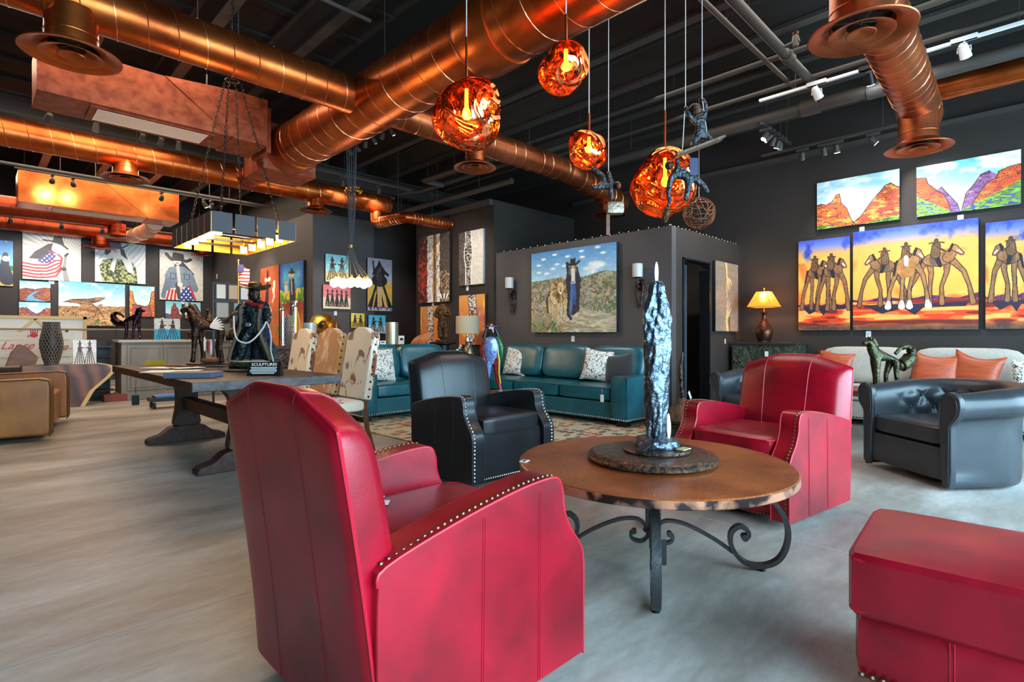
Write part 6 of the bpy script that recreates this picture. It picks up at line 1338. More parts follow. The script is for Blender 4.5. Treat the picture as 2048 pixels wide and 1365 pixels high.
# ---- dolly with rock sculpture
t = thing('furniture_dolly', 'low black dolly beside the right arm of the teal sofa', 'dolly', (5.62, 2.92, 0), R(-8))
MB().bx(-.32, .32, -.28, .28, .10, .135).build('platform', m_black, t, bevel=.004)
for x in (-.26, .26):
    for y in (-.22, .22): MB().cyl((x-.015, y, .045), (x+.015, y, .045), .04, n=16).build('wheel', m_rubber, t); MB().bx(x-.025, x+.025, y-.025, y+.025, .07, .10).build('wheel_fork', m_steel, t)
m_rock = mat('brown_rock_bronze', (110, 86, 62), .5, .3, var=(10, (58, 42, 32), 5, .4), bump=(18, .9, 5, .03))
t = thing('rock_base_sculpture', 'brown rock mound sculpture base standing on the black dolly', 'sculpture', (5.62, 2.92, .136), 0)
MB().lathe([(.01, 0), (.27, 0), (.275, .012), (.25, .022), (.01, .024)], n=40).build('plinth', m_black, t)
MB().lathe([(.01, .024), (.235, .026), (.22, .07), (.17, .13), (.10, .20), (.04, .26), (.005, .29)], n=36, wob=lambda a, z: 1+.07*math.sin(a*19+z*30)+.05*math.sin(a*37-z*50)).build('rock_mound', m_rock, t)
MB().tube([(.0, 0, .26), (-.03, 0, .40), (-.02, .02, .60), (.0, .0, .78)], [.03, .022, .03, .012], 10).build('driftwood_stem', m_bronze, t)
MB().box((.05, -.06, .30), (.035, .003, .10), M=Matrix.Rotation(R(-35), 3, 'Y')).build('hang_tag', m_paper, t)
# ================================================================ corner cabinet, lamp
m_carv = mat('black_green_carved_wood', (34, 38, 32), .42, var=(14, (72, 76, 60), 5, .3), bump=(16, 1, 4, .03))
t = thing('carved_cabinet', 'black carved wooden cabinet in the corner under the amber lamp', 'cabinet', (8.50, 3.035, 0), R(-90))
MB().bx(-.46, .46, -.22, .24, .06, .965).build('body', m_carv, t, bevel=.006)
MB().bx(-.48, .48, -.245, .25, .965, 1.0).build('top', mat('dark_cabinet_top', (44, 44, 40), .4), t, bevel=.004)
for s in (-1, 1):
    d = MB().bx(s*.23-.205, s*.23+.205, -.236, -.221, .12, .92).build('door', m_carv, t, bevel=.004)
    sc = MB(); rnd = random.Random(4+s)
    for i in range(9):
        cx, cz = s*.23+rnd.uniform(-.13, .13), rnd.uniform(.2, .85); a0 = rnd.uniform(0, 6.28)
        sc.tube([(cx+.075*(1-q/14)*math.cos(a0+q*.45), -.238, cz+.075*(1-q/14)*math.sin(a0+q*.45)) for q in range(12)], [.011-.0006*q for q in range(12)], 6)
    sc.build('carved_scrolls', m_carv, d); MB().sph((s*.03, -.25, .55), .012, 6).build('knob', m_brassnail, d)
    for yy in (-.17, .2): MB().bx(s*.42-.03, s*.42+.03, yy-.03, yy+.03, 0, .06).build('foot', m_carv, t)
solo(MB().box((0, -.002, 0), (.05, .003, .075)), 'price_tag', m_paper, 'white tag on the front of the carved cabinet', 'tag', atx(1533, 707, 8.255)+Vector((0, 0, -.01)), R(-90))
m_shade = mat('amber_mica_shade', (236, 150, 50), .5, var=(9, (206, 112, 30), 4, .4), trans=.35, emit=((255, 140, 34), .55)); m_lampb = mat('hammered_copper_vase', (112, 72, 50), .28, .85, var=(14, (60, 34, 26), 5, .5), bump=(40, .5, 3, .01))
t = thing('table_lamp', 'lit amber shaded table lamp with copper vase base on the carved cabinet', 'table lamp', (8.42, 3.06, 1.0))
MB().lathe([(.01, 0), (.085, 0), (.09, .01), (.086, .02), (.10, .06), (.122, .13), (.12, .18), (.095, .24), (.055, .30), (.035, .34), (.03, .40), (.045, .44), (.05, .455), (.01, .46)], n=40).build('vase_base', m_lampb, t)
MB().cyl((0, 0, .46), (0, 0, .80), .006, n=8).sph((0, 0, .812), .012, 6).build('stem', m_gold, t)
MB().loft([[(w*a, w*b, z) for a, b in ((-1, -1), (0, -1.0), (1, -1), (1.0, 0), (1, 1), (0, 1.0), (-1, 1), (-1.0, 0))] for w, z in ((.185, .53), (.082, .765))], True, False).build('shade', m_shade, t)
MB().sph((0, 0, .63), .035, 8).build('bulb', mat('warm_lamp_bulb', (255, 220, 150), .3, emit=((255, 200, 120), 40)), t)
for w_, z_ in ((.186, .53), (.083, .765)): MB().tube([(w_*a, w_*b, z_) for a, b in ((-1, -1), (1, -1), (1, 1), (-1, 1))], .004, 5, True).build('shade_binding', m_bronze, t)
l = bpy.data.lights.new('lamp_light', 'POINT'); l.energy = 13; l.color = (1, .62, .28); l.shadow_soft_size = .04
o = bpy.data.objects.new('lamp_light', l); C.objects.link(o); o.parent = t; o.location = (0, 0, .70)
# ---- slab coffee table + bronze horse
t = thing('wooden_coffee_table', 'long reddish wooden coffee table in front of the pale sofa', 'table', (6.80, 1.28, 0))
MB().bx(-.32, .32, -.72, .72, .47, .53).build('tabletop', mat('reddish_wood', (116, 58, 34), .35, var=(3, (70, 34, 24), 6, .5, (6, 1, 6)), coat=.3), t, bevel=.006)
for x in (-.26, .26):
    for y in (-.62, .62): MB().bx(x-.035, x+.035, y-.035, y+.035, 0, .47).build('leg', m_wood, t)
t, s_ = horse('bronze_horse_statue', 'green bronze long-legged horse statue with sweeping tail on the reddish coffee table', (6.62, 1.22, .53), CAMRZ+R(8), .60, m_bronzeg, base=False)
# ================================================================ rug, little round table, painted statue
m_rug = bpy.data.materials.new('patchwork_rug'); m_rug.use_nodes = True; _N = m_rug.node_tree.nodes; _L = m_rug.node_tree.links
_tc = _N.new('ShaderNodeTexCoord'); _mp = _N.new('ShaderNodeMapping'); _mp.inputs['Scale'].default_value = (6, 11, 1); _v = _N.new('ShaderNodeTexVoronoi'); _v.inputs['Scale'].default_value = 1.15; _v.inputs['Randomness'].default_value = .35
_r = _N.new('ShaderNodeValToRGB'); _r.color_ramp.interpolation = 'CONSTANT'; _e = _r.color_ramp.elements; _e[0].color = (*lin((186, 172, 140)), 1); _e[1].position = .3; _e[1].color = (*lin((150, 62, 44)), 1)
for p_, c_ in ((.45, (196, 182, 150)), (.55, (58, 66, 70)), (.68, (120, 112, 92)), (.78, (186, 84, 56)), (.88, (70, 96, 92))): q_ = _e.new(p_); q_.color = (*lin(c_), 1)
_s = _N.new('ShaderNodeSeparateColor'); _L.new(_tc.outputs['Object'], _mp.inputs[0]); _L.new(_mp.outputs[0], _v.inputs['Vector']); _L.new(_v.outputs['Color'], _s.inputs[0]); _L.new(_s.outputs[0], _r.inputs[0])
_d = _N.new('ShaderNodeMath'); _d.operation = 'GREATER_THAN'; _d.inputs[1].default_value = .45; _L.new(_v.outputs['Distance'], _d.inputs[0]); _m = _N.new('ShaderNodeMix'); _m.data_type = 'RGBA'; _m.inputs[7].default_value = (*lin((178, 166, 136)), 1)
_L.new(_d.outputs[0], _m.inputs[0]); _L.new(_r.outputs[0], _m.inputs[6]); _L.new(_m.outputs[2], _N['Principled BSDF'].inputs['Base Color']); _N['Principled BSDF'].inputs['Roughness'].default_value = .95
solo(MB().bx(-1.38, 1.38, -1.62, 1.62, 0, .008), 'patterned_rug', m_rug, 'cream rug with red and teal leaf pattern between the teal sofas', 'rug', (4.58, 4.85, 0.0015), bevel=.002)
t = thing('round_wooden_side_table', 'small round wooden drum table in front of the teal sofa', 'table', (4.45, 4.52, .0095))
MB().lathe([(.01, .40), (.30, .40), (.305, .41), (.305, .425), (.30, .43), (.01, .43)], n=48).build('tabletop', m_wood, t); MB().lathe([(.20, 0), (.21, .02), (.16, .2), (.22, .40)], n=32).build('pedestal', m_wood, t)
def painted_figure():
    t = thing('painted_figure_statue', 'colourful painted metal statue of a hatted figure on the round wooden table', 'statue', (4.30, 4.64, .44), CAMRZ); k_ = 6.3/F_PX
    q = lambda a, b, y=0: ((a-966)*k_, y, (783-b)*k_)
    mb_ = mat('blue_flecked_glaze', (64, 92, 168), .25, .3, var=(60, (150, 170, 210), 4, .3)); mr = mat('red_flecked_glaze', (156, 44, 36), .25, .3, var=(40, (90, 24, 24), 4, .4)); mg = mat('green_flecked_glaze', (40, 110, 56), .25, .3, var=(40, (20, 56, 34), 4, .4)); my = mat('yellow_glaze', (222, 170, 30), .3)
    MB().lathe([(.006, .56), (.03, .58), (.07, .62), (.09, .68), (.075, .73), (.03, .75)], n=24, sq=(1, .7)).xf(Matrix.Translation((-.008, 0, -.10))).lathe([(.05, .33), (.07, .38), (.095, .46), (.10, .54), (.075, .62)], (-.0, 0, 0), n=24, sq=(1, .65)).build('torso', mb_, t)
    MB().tube([q(954, 676), q(948, 695), q(950, 718), q(958, 735)], [.035, .034, .03, .02], 10).build('left_sleeve', mr, t)
    MB().tube([q(976, 672), q(984, 692), q(985, 712), q(980, 728)], [.035, .036, .032, .02], 10).build('right_sleeve', mg, t)
    MB().tube([q(974, 715), q(976, 740), q(979, 760), q(984, 780, -.02)], [.04, .036, .028, .02], 10).build('red_leg', mr, t); MB().tube([q(962, 720), q(958, 745), q(956, 765), q(954, 781, -.02)], [.04, .034, .026, .02], 10).build('blue_leg', mb_, t)
    MB().tube([q(978, 695, -.04), q(982, 720, -.045), q(981, 745, -.04), q(984, 765, -.03)], .009, 8).build('yellow_sash', my, t)
    h = MB().sph(q(964, 662, -.02), (.028, .03, .036), 8).build('head', m_goldb, t)
    MB().tube([q(956, 655), q(951, 672), q(954, 690)], [.02, .026, .008], 8).tube([q(973, 655), q(979, 670), q(975, 688)], [.02, .024, .008], 8).build('long_hair', m_black, h)
    c = q(964, 652); MB().lathe([(.035, .0), (.085, .004), (.088, .008), (.035, .012)], c, n=28).build('hat_brim', mb_, t); MB().lathe([(.038, .01), (.036, .035), (.02, .045), (.001, .046)], c, n=20).build('hat_crown', mr, t)
    for x in (-.07, .105): MB().rbox((x, -.025, .018), (.05, .10, .034), 3, 6).build('boot', mb_, t)
painted_figure()
# ================================================================ things behind the loveseat
t = thing('console_table', 'dark console table behind the cowhide chairs and teal loveseat', 'table', (4.25, 8.25, 0))
MB().bx(-1.15, 1.05, -.24, .24, .90, .95).build('top', m_dwood, t, bevel=.004)
for x in (-1.0, 0, .95): MB().bx(x-.12, x+.12, -.2, .2, 0, .90).build('panel_leg', m_bronze, t)
def onc(u, y=8.22, z=.951): p = aty(u, HZ, y); return Vector((p.x, y, z))
def zz(v, p): return HC+(HZ-v)/F_PX*(p.x+p.y)*.70710678
m_sil = mat('brushed_champagne_drum', (186, 184, 172), .35, .75, var=(3, (150, 148, 138), 5, .5, (20, 20, .4)))
p = onc(784, 8.2); h = zz(645, p)-.951; solo(MB().cyl((0, 0, 0), (0, 0, h), .112, n=40), 'metal_drum_lamp', m_sil, 'tall brushed metal cylinder lamp behind the teal loveseat', 'lamp', p)
for u, w, v, lb in ((764, .10, 682, 'small cream box left of the metal cylinder'), (801, .10, 672, 'white candle box with dark print right of the metal cylinder')):
    p = onc(u, 8.12); hh = zz(v, p)-.951; solo(MB().bx(-w/2, w/2, -.05, .05, 0, hh).bx(-w*.3, w*.3, -.052, -.05, hh*.45, hh*.75, 1), 'candle_box', [m_paper, m_ink], lb, 'box', p, CAMRZ*.3)
p = onc(735, 8.15); t = thing('potted_plant', 'small leafy plant in a dark blue pot beside the blue riders painting', 'plant', p)
MB().lathe([(.01, 0), (.055, 0), (.075, .12), (.07, .125), (.06, .11), (.01, .11)], n=24).build('pot', mat('indigo_pot', (46, 44, 84), .35), t)
lf = MB(); rnd = random.Random(2)
for i in range(80):
    d = Vector((rnd.gauss(0, .6), rnd.gauss(0, .6), rnd.uniform(.3, 1.2))).normalized()*rnd.uniform(.06, .17); s_ = d.orthogonal().normalized()*.012; b0 = Vector((0, 0, .10))+d*.3
    lf.add([b0, b0+d*.5+s_, b0+d, b0+d*.5-s_], [(0, 1, 2, 3)])
lf.build('foliage', mat('plant_green', (58, 84, 46), .6), t, kind='stuff')
p = onc(645, 8.3); t = thing('gold_bowl_lamp', 'tilted gold disc bowl on a stand against the dark wall', 'ornament', p, CAMRZ)
M = Matrix.Translation((0, 0, zz(652, p)-.951)) @ Matrix.Rotation(R(62), 4, 'X') @ Matrix.Rotation(R(18), 4, 'Y')
MB().lathe([(.001, 0), (.08, .006), (.15, .03), (.19, .075), (.186, .08), (.145, .038), (.08, .014), (.001, .008)], n=40).xf(M).build('dish', mat('aged_gold_dish', (196, 142, 50), .28, .85, var=(6, (120, 78, 30), 5, .5)), t)
MB().sph((0, 0, 0), .06, 10).xf(M @ Matrix.Translation((0, 0, .05))).build('centre_ball', m_bronze, t)
MB().lathe([(.01, 0), (.08, 0), (.08, .01), (.012, .02), (.010, .18)], n=24).build('stand', m_bronze, t)
p = onc(620, 8.2); h = zz(646, p)-.951; solo(MB().lathe([(.085, 0), (.095, .005), (.10, h), (.094, h), (.088, .01)], n=28), 'glass_cylinder_vase', mat('pale_blue_glass', (176, 196, 206), .1, trans=.6), 'pale grey glass cylinder between the cowhide chairs', 'vase', p)
for k_, (u, lb) in enumerate(((673, 'dark ornate lantern left of the yellow riders painting'), (744, 'dark round lantern with gold band by the loveseat'))):
    p = onc(u, 8.05); t = thing('ornate_lantern', lb, 'lantern', p); H_ = (zz(632, p) if k_ == 0 else zz(672, p))-.951
    MB().lathe([(.01, 0), (.10, 0), (.11, .04), (.09, .08), (.11, .12), (.07, .17), (.05, .2)], n=28).build('body', m_bronze, t); MB().lathe([(.112, .055), (.116, .07), (.112, .085)], n=28).build('gold_band', m_gold, t)
    MB().lathe([(.05, .2), (.06, .26), (.03, H_*.7), (.012, H_*.8), (.012, H_), (.001, H_)], n=20).build('neck', m_bronze, t)
m_lat = mat('woven_silver_lattice', (176, 170, 160), .3, .8); m_dkb = mat('dark_vase_body', (40, 34, 36), .4, .4)
def lattice(name, label, p, prof, cat='vase', nd=16):
    t = thing(name, label, cat, p); b = MB().lathe([(.01, prof[0][1])]+prof+[(prof[-1][0]-.01, prof[-1][1])], n=32).build('body', m_dkb, t)
    z0, z1 = prof[0][1], prof[-1][1]; f = lambda z: np.interp(z, [q[1] for q in prof], [q[0] for q in prof])+.003; la = MB()
    for s in (-1, 1):
        for i in range(nd):
            la.tube([(f(z)*math.cos(a), f(z)*math.sin(a), z) for z, a in [(z0+(z1-z0)*j/14, i*2*math.pi/nd+s*j*.16) for j in range(15)]], .0045, 4)
    la.build('lattice', m_lat, b); return t
p = onc(573, 8.35); h = zz(631, p)-.951; lattice('lattice_vase', 'gold and silver lattice vase behind the first cowhide chair', p, [(.075, 0), (.09, h*.4), (.085, h*.8), (.07, h)])
p = onc(590, 8.3); h = zz(602, p)-.951; t = thing('tall_candlestick', 'tall silver and gold column candlestick in front of the long dress painting', 'candlestick', p)
MB().lathe([(.01, 0), (.045, 0), (.038, .02), (.038, h-.10), (.05, h-.09), (.02, h-.05), (.05, h-.03), (.045, h), (.01, h)], n=24).build('column', m_silvernail, t); MB().bx(-.008, .008, -.042, -.036, .02, h-.1).build('gold_stripe', m_gold, t)
p = onc(565, 8.3); h = zz(612, p)-.951; t = thing('short_candlestick', 'shorter column candlestick behind the lattice vase', 'candlestick', p)
MB().lathe([(.01, 0), (.03, 0), (.026, .02), (.026, h-.08), (.045, h-.06), (.02, h-.04), (.04, h), (.01, h)], n=20).build('column', m_silvernail, t)
# fan of curved wood, pedestal, gold bronze figure, lamp, milk can
m_orw = mat('orange_carved_wood', (172, 88, 40), .35, var=(10, (110, 46, 20), 4, .4), coat=.3)
c = atd(846, 690, 9.2); t = thing('carved_wood_hand', 'carved orange wooden fan sculpture leaning against the birch painting', 'sculpture', (c.x, c.y, .001), CAMRZ)
zc = c.z
for i in range(7):
    x = -.115+.036*i; MB().tube(cr([(x-.12, 0, zc-.16), (x-.10, 0, zc-.04), (x-.02, 0, zc+.09), (x+.10, 0, zc+.17+.008*i)], 5), [.024]*6+[.022]*5+[.020]*4+[.006], 8).build('wooden_blade', m_orw, t)
MB().lathe([(.12, 0), (.14, .02), (.11, .3), (.13, zc-.14)], (-.12, 0, 0), n=20).build('stump', m_orw, t)
c = atd(886, 684, 9.2); t = thing('round_pedestal', 'black round pedestal table under the gold bronze figure', 'pedestal', (c.x, c.y, 0))
MB().lathe([(.20, 0), (.22, .02), (.10, .08), (.085, .5), (.11, c.z-.06), (.23, c.z-.03), (.235, c.z-.005), (.01, c.z)], n=36).build('pedestal_body', m_black, t)
zt_ = c.z; k_ = 9.2/F_PX; t = thing('bronze_figure_statue', 'gold brown bronze figure statue with white feathers on the black pedestal', 'statue', (c.x, c.y, zt_+.001), CAMRZ)
MB().lathe([(.01, 0), (.13, 0), (.12, .03), (.01, .04)], n=28, wob=lambda a, z: 1+.04*math.sin(a*30)).build('base', m_goldb, t)
b = skin('body', {'hip': (0, 0, .30, .085), 'waist': (0, 0, .42, .075), 'chest': (0, 0, .52, .105), 'neck': (0, -.01, .60, .055), 'head': (0, -.02, .66, .062), 'ls': (-.09, 0, .55, .055), 'le': (-.12, -.03, .44, .045), 'lh': (-.03, -.10, .42, .035), 'rs': (.09, 0, .55, .055), 're': (.125, -.03, .45, .045), 'rh': (.02, -.11, .47, .035), 'l1': (-.05, 0, .26, .06), 'l2': (-.05, 0, .14, .045), 'l3': (-.05, -.02, .05, .04), 'r1': (.05, 0, .26, .06), 'r2': (.055, 0, .14, .045), 'r3': (.055, -.02, .05, .04)},
    [('hip', 'waist'), ('waist', 'chest'), ('chest', 'neck'), ('neck', 'head'), ('chest', 'ls'), ('ls', 'le'), ('le', 'lh'), ('chest', 'rs'), ('rs', 're'), ('re', 'rh'), ('hip', 'l1'), ('l1', 'l2'), ('l2', 'l3'), ('hip', 'r1'), ('r1', 'r2'), ('r2', 'r3')], m_goldb, t)
for x, a in ((-.03, -15), (.02, 5), (.06, 22)): MB().rbox((x+.03*math.sin(R(a)), -.02, .78), (.018, .006, .11), 2.2, 5, Matrix.Rotation(R(a), 3, 'Y')).build('feather', m_feather, b)
c = atd(935, 655, 9.3); t = thing('drum_shade_lamp', 'table lamp with beige drum shade in front of the birch painting', 'table lamp', (c.x, c.y, 0)); z0, z1 = zz(668, c), zz(633, c)
MB().lathe([(.196, z0), (.200, z0+.005), (.200, z1-.005), (.196, z1)], n=48, caps=False).build('drum_shade', mat('beige_linen_shade', (172, 156, 130), .8, bump=(200, .2, 2)), t)
MB().lathe([(.01, .62), (.07, .62), (.075, .64), (.04, .70), (.06, .78), (.035, z0-.06), (.012, z0-.04), (.010, z1+.02), (.001, z1+.03)], n=24).build('lamp_base', m_silvernail, t)
MB().bx(-.24, .30, -.25, .25, .56, .62).build('table_under', m_black, None).parent = None
bpy.data.objects['table_under'].location = (c.x+.04, c.y-.04, 0); o = bpy.data.objects['table_under']; o.name = 'black_side_table'; o['label'] = 'black side table in the corner behind the sofas, holding the drum shade lamp'; o['category'] = 'table'
lg = MB()
for x in (-.21, .27):
    for y in (-.21, .21): MB().bx(x-.02, x+.02, y-.02, y+.02, 0, .56).build('leg', m_black, o)
c2 = atd(937, 690, 9.0); t = thing('milk_can_vase', 'pewter milk can shaped vase under the drum shade lamp', 'vase', (c2.x, c2.y, .622))
MB().lathe([(.01, 0), (.088, 0), (.09, .02), (.088, .24), (.07, .29), (.045, .32), (.045, .36), (.06, .37), (.05, .385), (.01, .385)], n=28).build('can_body', mat('aged_pewter', (112, 104, 88), .35, .8), t)
MB().lathe([(.092, .18), (.095, .19), (.092, .20)], n=28).build('band', m_gold, t)
c3 = atd(918, 692, 9.0); t = thing('crystal_ornament', 'small silvery crystal ornament left of the milk can vase', 'ornament', (c3.x, c3.y, .622))
rnd = random.Random(9)
for i in range(8): MB().sph((rnd.uniform(-.04, .04), rnd.uniform(-.03, .03), .06+.035*i), .028, 4).build('crystal', mat('smoky_crystal', (150, 158, 166), .15, .5), t)
# ================================================================ rear left: cabinet, rack, sign, slab
m_gw = mat('grey_washed_wood', (140, 132, 120), .55, var=(5, (112, 104, 92), 6, .5, (1, 1, .25)), bump=(40, .15, 4))
t = thing('grey_cabinet', 'grey washed wooden sideboard with panelled doors at the rear left', 'cabinet', (2.92, 11.32, 0))
MB().bx(-1.14, 1.14, -.22, .26, .10, .985).build('body', m_gw, t, bevel=.006); MB().bx(-1.19, 1.19, -.275, .28, .985, 1.03).build('top', mat('pale_cabinet_top', (178, 170, 154), .5), t, bevel=.008); MB().bx(-1.17, 1.17, -.25, .27, 0, .12).build('plinth_base', m_gw, t, bevel=.012)
for i in range(4):
    x0 = -1.06+.535*i; d = MB().bx(x0, x0+.515, -.245, -.221, .17, .94).build('door', m_gw, t, bevel=.003)
    MB().bx(x0+.06, x0+.455, -.252, -.246, .23, .88).build('door_panel', m_gw, d, bevel=.004)
    fr = MB()
    for a, b_ in (((x0+.05, .22), (x0+.465, .22)), ((x0+.465, .22), (x0+.465, .89)), ((x0+.465, .89), (x0+.05, .89)), ((x0+.05, .89), (x0+.05, .22))): fr.cyl((a[0], -.25, a[1]), (b_[0], -.25, b_[1]), .012, n=8)
    fr.build('door_moulding', m_gw, d)
m_purp = mat('violet_brown_bronze', (84, 58, 66), .2, .95, var=(10, (40, 30, 46), 5, .4), bump=(30, .5, 4, .02))
p = aty(262, 680, 11.25); t, s_ = horse('horse_statue', 'violet bronze horse statue on the left end of the grey cabinet', (p.x, 11.22, 1.05), CAMRZ+math.pi, .58, m_purp)
def print_block(u0, u1, vt, vb, Y, z, fn, label, rz=0, w=None):
    a0, a1 = aty(u0, HZ, Y), aty(u1, HZ, Y); c = (a0+a1)/2; W_ = abs(a1.x-a0.x); hh = zz(vt, c)-zz(vb, c); art = Art(W_, hh, 70); fn(art)
    return canvas(art, label, Vector((c.x, Y, z+hh/2+.002)), rz, .04, 'print_block', m_cedge_light, 'print')
print_block(308, 359, 635, 677, 11.15, 1.03, art_duo((206, 206, 200), (40, 160, 196), 2, .06, .98, .5), 'print of two riders with turquoise lower half on the grey cabinet')
for u, lb in ((325, 'small pale stone ornament peeking above the turquoise print'), (378, 'small black ornament at the right end of the grey cabinet')):
    p = aty(u, HZ, 11.4 if u < 340 else 11.2); t = thing('small_ornament', lb, 'ornament', (p.x, p.y, 1.03)); hh = .40 if u < 340 else .14
    MB().lathe([(.01, 0), (.05, 0), (.03, .03), (.02, hh*.6), (.05, hh*.75), (.055, hh*.9), (.01, hh)], n=16).build('ornament_body', mat('pale_stone', (190, 178, 150), .5) if u < 340 else m_black, t)
    MB().lathe([(.06, 0), (.062, .008), (.05, .012)], n=16).build('foot_ring', m_black, t)
# rack of horizontal rods with a black shelf
t = thing('metal_rail_rack', 'long metal rack of horizontal rails behind the sign board and grey cabinet', 'rack', (1.3, 11.95, 0))
for i, z in enumerate((1.21, .98, .76, .54)): MB().cyl((-1.2, 0, z), (2.9 if i == 0 else .55, 0, z), .016 if i == 0 else .009, n=8).build('rail', m_steel if i else mat('grey_oak_rail', (132, 120, 104), .6), t)
for x in (-1.15, -.15, .55, 2.85): MB().bx(x-.02, x+.02, -.02, .02, 0, 1.21).build('post', m_steel, t)
t = thing('black_shelf_unit', 'black slatted shelf unit between the wood slab table and the grey cabinet', 'shelf', (1.70, 11.55, 0))
MB().bx(-.30, .02, .16, .18, .0, 1.0).bx(-.31, -.29, -.18, .18, 0, 1.0).build('frame', m_black, t)
for z in (.16, .36, .56, .74, .9): MB().bx(-.29, .04, -.2, .155, z, z+.018).build('shelf', m_dwood, t)
solo(MB().bx(-.16, .16, -.16, .14, 0, .12), 'red_wooden_crate', mat('red_brown_crate', (128, 50, 34), .5), 'red brown crate at the foot of the black shelf unit', 'crate', (1.70, 11.22, .001), bevel=.006)
# stretched canvas seen from behind, and the plank sign
a0, a1 = aty(-60, HZ, 12.35), aty(173, HZ, 12.35); w = a1.x-a0.x; c = (a0+a1)/2; z1, z0 = zz(632, c), zz(735, c)
t = thing('canvas_back_frame', 'large canvas turned around showing its wooden stretcher and diagonal braces', 'frame', (c.x, 12.35, 0)); m_pine = mat('pale_pine', (206, 176, 118), .55); m_cvb = mat('raw_white_canvas', (222, 220, 212), .8)
MB().bx(-w/2, w/2, -.004, .012, z0, z1).build('canvas_back', m_cvb, t)
for q in ((-w/2, w/2, z1-.05, z1), (-w/2, w/2, z0, z0+.05), (w/2-.05, w/2, z0, z1), (-w/2, -w/2+.05, z0, z1)): MB().bx(q[0], q[1], -.035, -.005, q[2], q[3]).build('stretcher_bar', m_pine, t)
xm = aty(71, HZ, 12.3).x-c.x
for s in (-1, 1): MB().prism([(xm, z1-.05), (xm-s*.06, z1-.05), (xm-s*.06+s*(z1-z0)*.85, z0+.05), (xm+s*(z1-z0)*.85, z0+.05)] if False else [(xm-.03, z1-.05), (xm+.03, z1-.05), (xm+.03+s*.72, z0+.05), (xm-.03+s*.72, z0+.05)], 'y', -.03, -.006).build('diagonal_brace', m_pine, t)
a0, a1 = aty(-40, HZ, 11.75), aty(150, HZ, 11.75); w = a1.x-a0.x; c = (a0+a1)/2; t = thing('plank_sign', 'white plank sign with red handwritten lettering and a red handprint', 'sign', (c.x, 11.75, 0), 0)
zt, zb_ = zz(664, c), .60
for i in range(4): h4 = (zt-zb_)/4; MB().bx(-w/2, w/2, 0, .02, zb_+h4*i+.006, zb_+h4*(i+1)-.006).build('plank', mat('whitewashed_plank', (226, 220, 208), .7, var=(4, (202, 196, 184), 5, .5, (.4, 1, 6))), t)
m_rp = mat('crimson_paint', (196, 24, 62), .5); RX = Matrix.Rotation(R(90), 4, 'X')
lx = lambda u: aty(u, HZ, 11.75).x-c.x
MB().text('Lance H', .17, Matrix.Translation((lx(48), -.004, zz(692, c))) @ RX, ext=.002, shear=.45).text('e', .17, Matrix.Translation((lx(128), -.004, zz(695, c))) @ RX, ext=.002, shear=.45).build('lettering', m_rp, t)
hx, hz_ = lx(68), zz(671, c); hp = MB().lathe([(.001, 0), (.05, 0), (.05, .003), (.001, .003)], n=20, sq=(1, .75)).xf(Matrix.Translation((hx, -.002, hz_)) @ RX)
for i in range(4): hp.tube([(hx-.036+.024*i, -.004, hz_+.035), (hx-.044+.030*i, -.004, hz_+.085+.012*(i in (1, 2)))], .008, 6)
hp.tube([(hx-.04, -.004, hz_-.005), (hx-.085, -.004, hz_-.02)], .009, 6); hp.build('handprint', m_rp, t)
for x in (-w/2+.1, w/2-.1): MB().bx(x-.03, x+.03, .02, .06, 0, zt-.02).build('support_post', m_pine, t)
# wood slab table (waterfall end) and things on it
m_slab = bpy.data.materials.new('walnut_slice'); m_slab.use_nodes = True; _N = m_slab.node_tree.nodes; _L = m_slab.node_tree.links; _tc = _N.new('ShaderNodeTexCoord'); _w = _N.new('ShaderNodeTexWave'); _w.wave_type = 'RINGS'; _w.rings_direction = 'Y'; _w.inputs['Scale'].default_value = 1.6; _w.inputs['Distortion'].default_value = 7; _w.inputs['Detail'].default_value = 3
_r = _N.new('ShaderNodeValToRGB'); _r.color_ramp.elements[0].color = (*lin((70, 38, 26)), 1); _r.color_ramp.elements[1].color = (*lin((128, 78, 52)), 1); _L.new(_tc.outputs['Object'], _w.inputs['Vector']); _L.new(_w.outputs[0], _r.inputs[0]); _L.new(_r.outputs[0], _N['Principled BSDF'].inputs['Base Color']); _N['Principled BSDF'].inputs['Roughness'].default_value = .35
t = thing('wood_slab_table', 'walnut slab table with pale live edge behind the tan armchair', 'table', (.0, 10.9, 0))
pr = [(x+.26, z) for x, z in ((.30, .0), (.98, .0), (1.04, .12), (1.10, .24), (1.20, .34), (1.30, .44), (1.36, .52), (1.37, .58), (1.32, .63), (1.20, .655), (.30, .655))]
MB().prism([(x-.045 if x > .5 else x, z) for x, z in pr], 'y', -.20, .22).build('walnut_slab', m_slab, t, bevel=.01)
MB().prism([(x-.05, z) for x, z in pr[1:-1]]+[(x+.01, z) for x, z in pr[1:-1]][::-1], 'y', -.205, .225).build('live_edge', mat('pale_sapwood', (206, 170, 112), .5, bump=(20, .5, 4, .02)), t)
p = aty(103, HZ, 10.85); lattice('lattice_floor_vase', 'large black and silver lattice vase on the wood slab table', (p.x, 10.85, .656), [(.075, 0), (.082, .03), (.10, .08), (.135, .25), (.14, .36), (.11, .52), (.095, .60), (.10, .655)], nd=20)
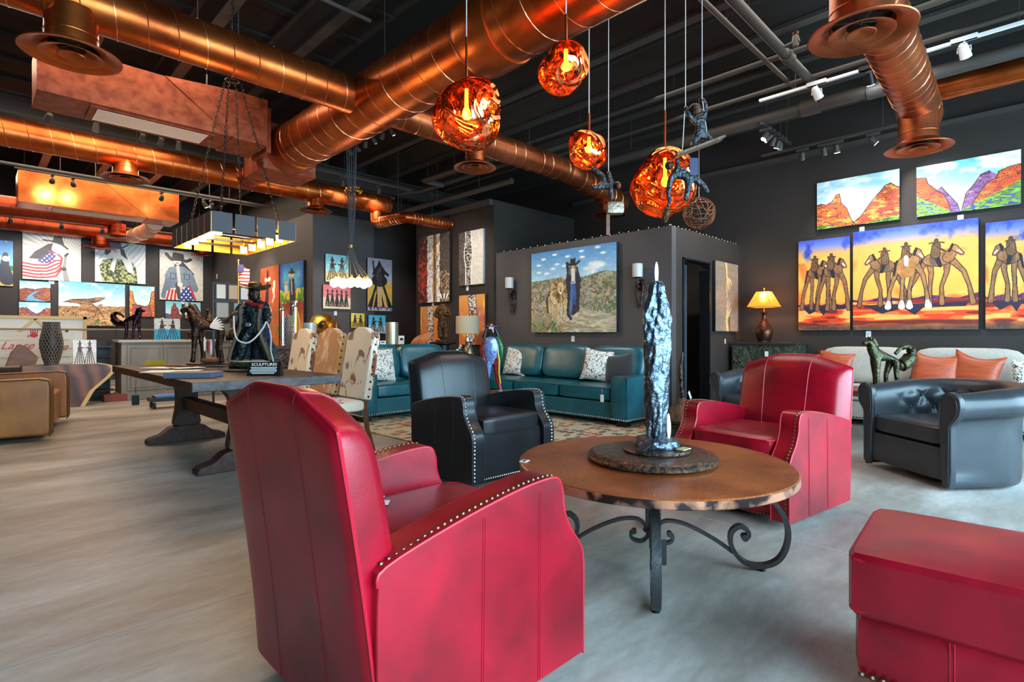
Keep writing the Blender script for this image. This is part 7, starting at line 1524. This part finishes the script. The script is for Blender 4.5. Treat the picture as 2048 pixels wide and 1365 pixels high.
print_block(145, 192, 683, 731, 10.75, .656, art_duo((222, 220, 222), (222, 214, 210), 2, .06, .98, .5, brown=(70, 60, 60)), 'white print of two long-legged riders on the wood slab table')
solo(MB().prism([(-.16, 0), (.17, .02), (.20, .12), (.06, .30), (-.02, .31), (-.10, .2)], 'y', -.06, .06), 'wooden_wedge_box', m_wood, 'brown angular wooden block with a white card left of the lattice vase', 'ornament', aty(40, HZ, 10.8).xy.to_3d()+Vector((0, 0, .656)), bevel=.008)
# black display rack behind the feathered horse
p = aty(462, HZ, 9.4); t = thing('framed_print_rack', 'dark display rack of small frames behind the cowboy statue', 'rack', (p.x+.02, 9.4, 0))
for x in (-.28, .28): MB().bx(x-.015, x+.015, -.015, .015, 0, 1.95).build('post', m_black, t)
for z in (.9, 1.35, 1.65, 1.93): MB().bx(-.28, .28, -.02, .02, z, z+.02).build('shelf_rail', m_black, t)
rnd = random.Random(12)
for i, (x, z, w, h, c_) in enumerate(((-.18, 1.68, .16, .25, (206, 200, 190)), (.0, 1.68, .16, .25, (186, 160, 130)), (.17, 1.68, .14, .22, (216, 214, 208)), (-.16, 1.38, .2, .26, (150, 146, 140)), (.1, 1.38, .2, .26, (120, 160, 190)), (-.14, 1.0, .2, .3, (96, 84, 74)), (.12, 1.0, .22, .32, (214, 170, 70)))):
    q = MB().bx(x-w/2, x+w/2, -.045, -.02, z, z+h).build('hanging_frame', m_gun, t); MB().bx(x-w/2+.015, x+w/2-.015, -.048, -.045, z+.015, z+h-.015).build('print', mat('rack_print_%d' % i, c_, .6), q)
# blue moving dolly
t = thing('furniture_dolly', 'small blue moving dolly behind the trestle table', 'dolly', (2.10, 9.6, 0))
MB().bx(-.22, .22, -.15, .15, .11, .16).build('platform', m_black, t, bevel=.004); MB().bx(-.16, .2, -.12, .12, .16, .20).build('blue_pad', mat('blue_pad', (74, 112, 168), .6), t, bevel=.01)
for x in (-.17, .17):
    for y in (-.1, .1): MB().cyl((x-.015, y, .05), (x+.015, y, .05), .045, n=14).build('wheel', m_rubber, t)
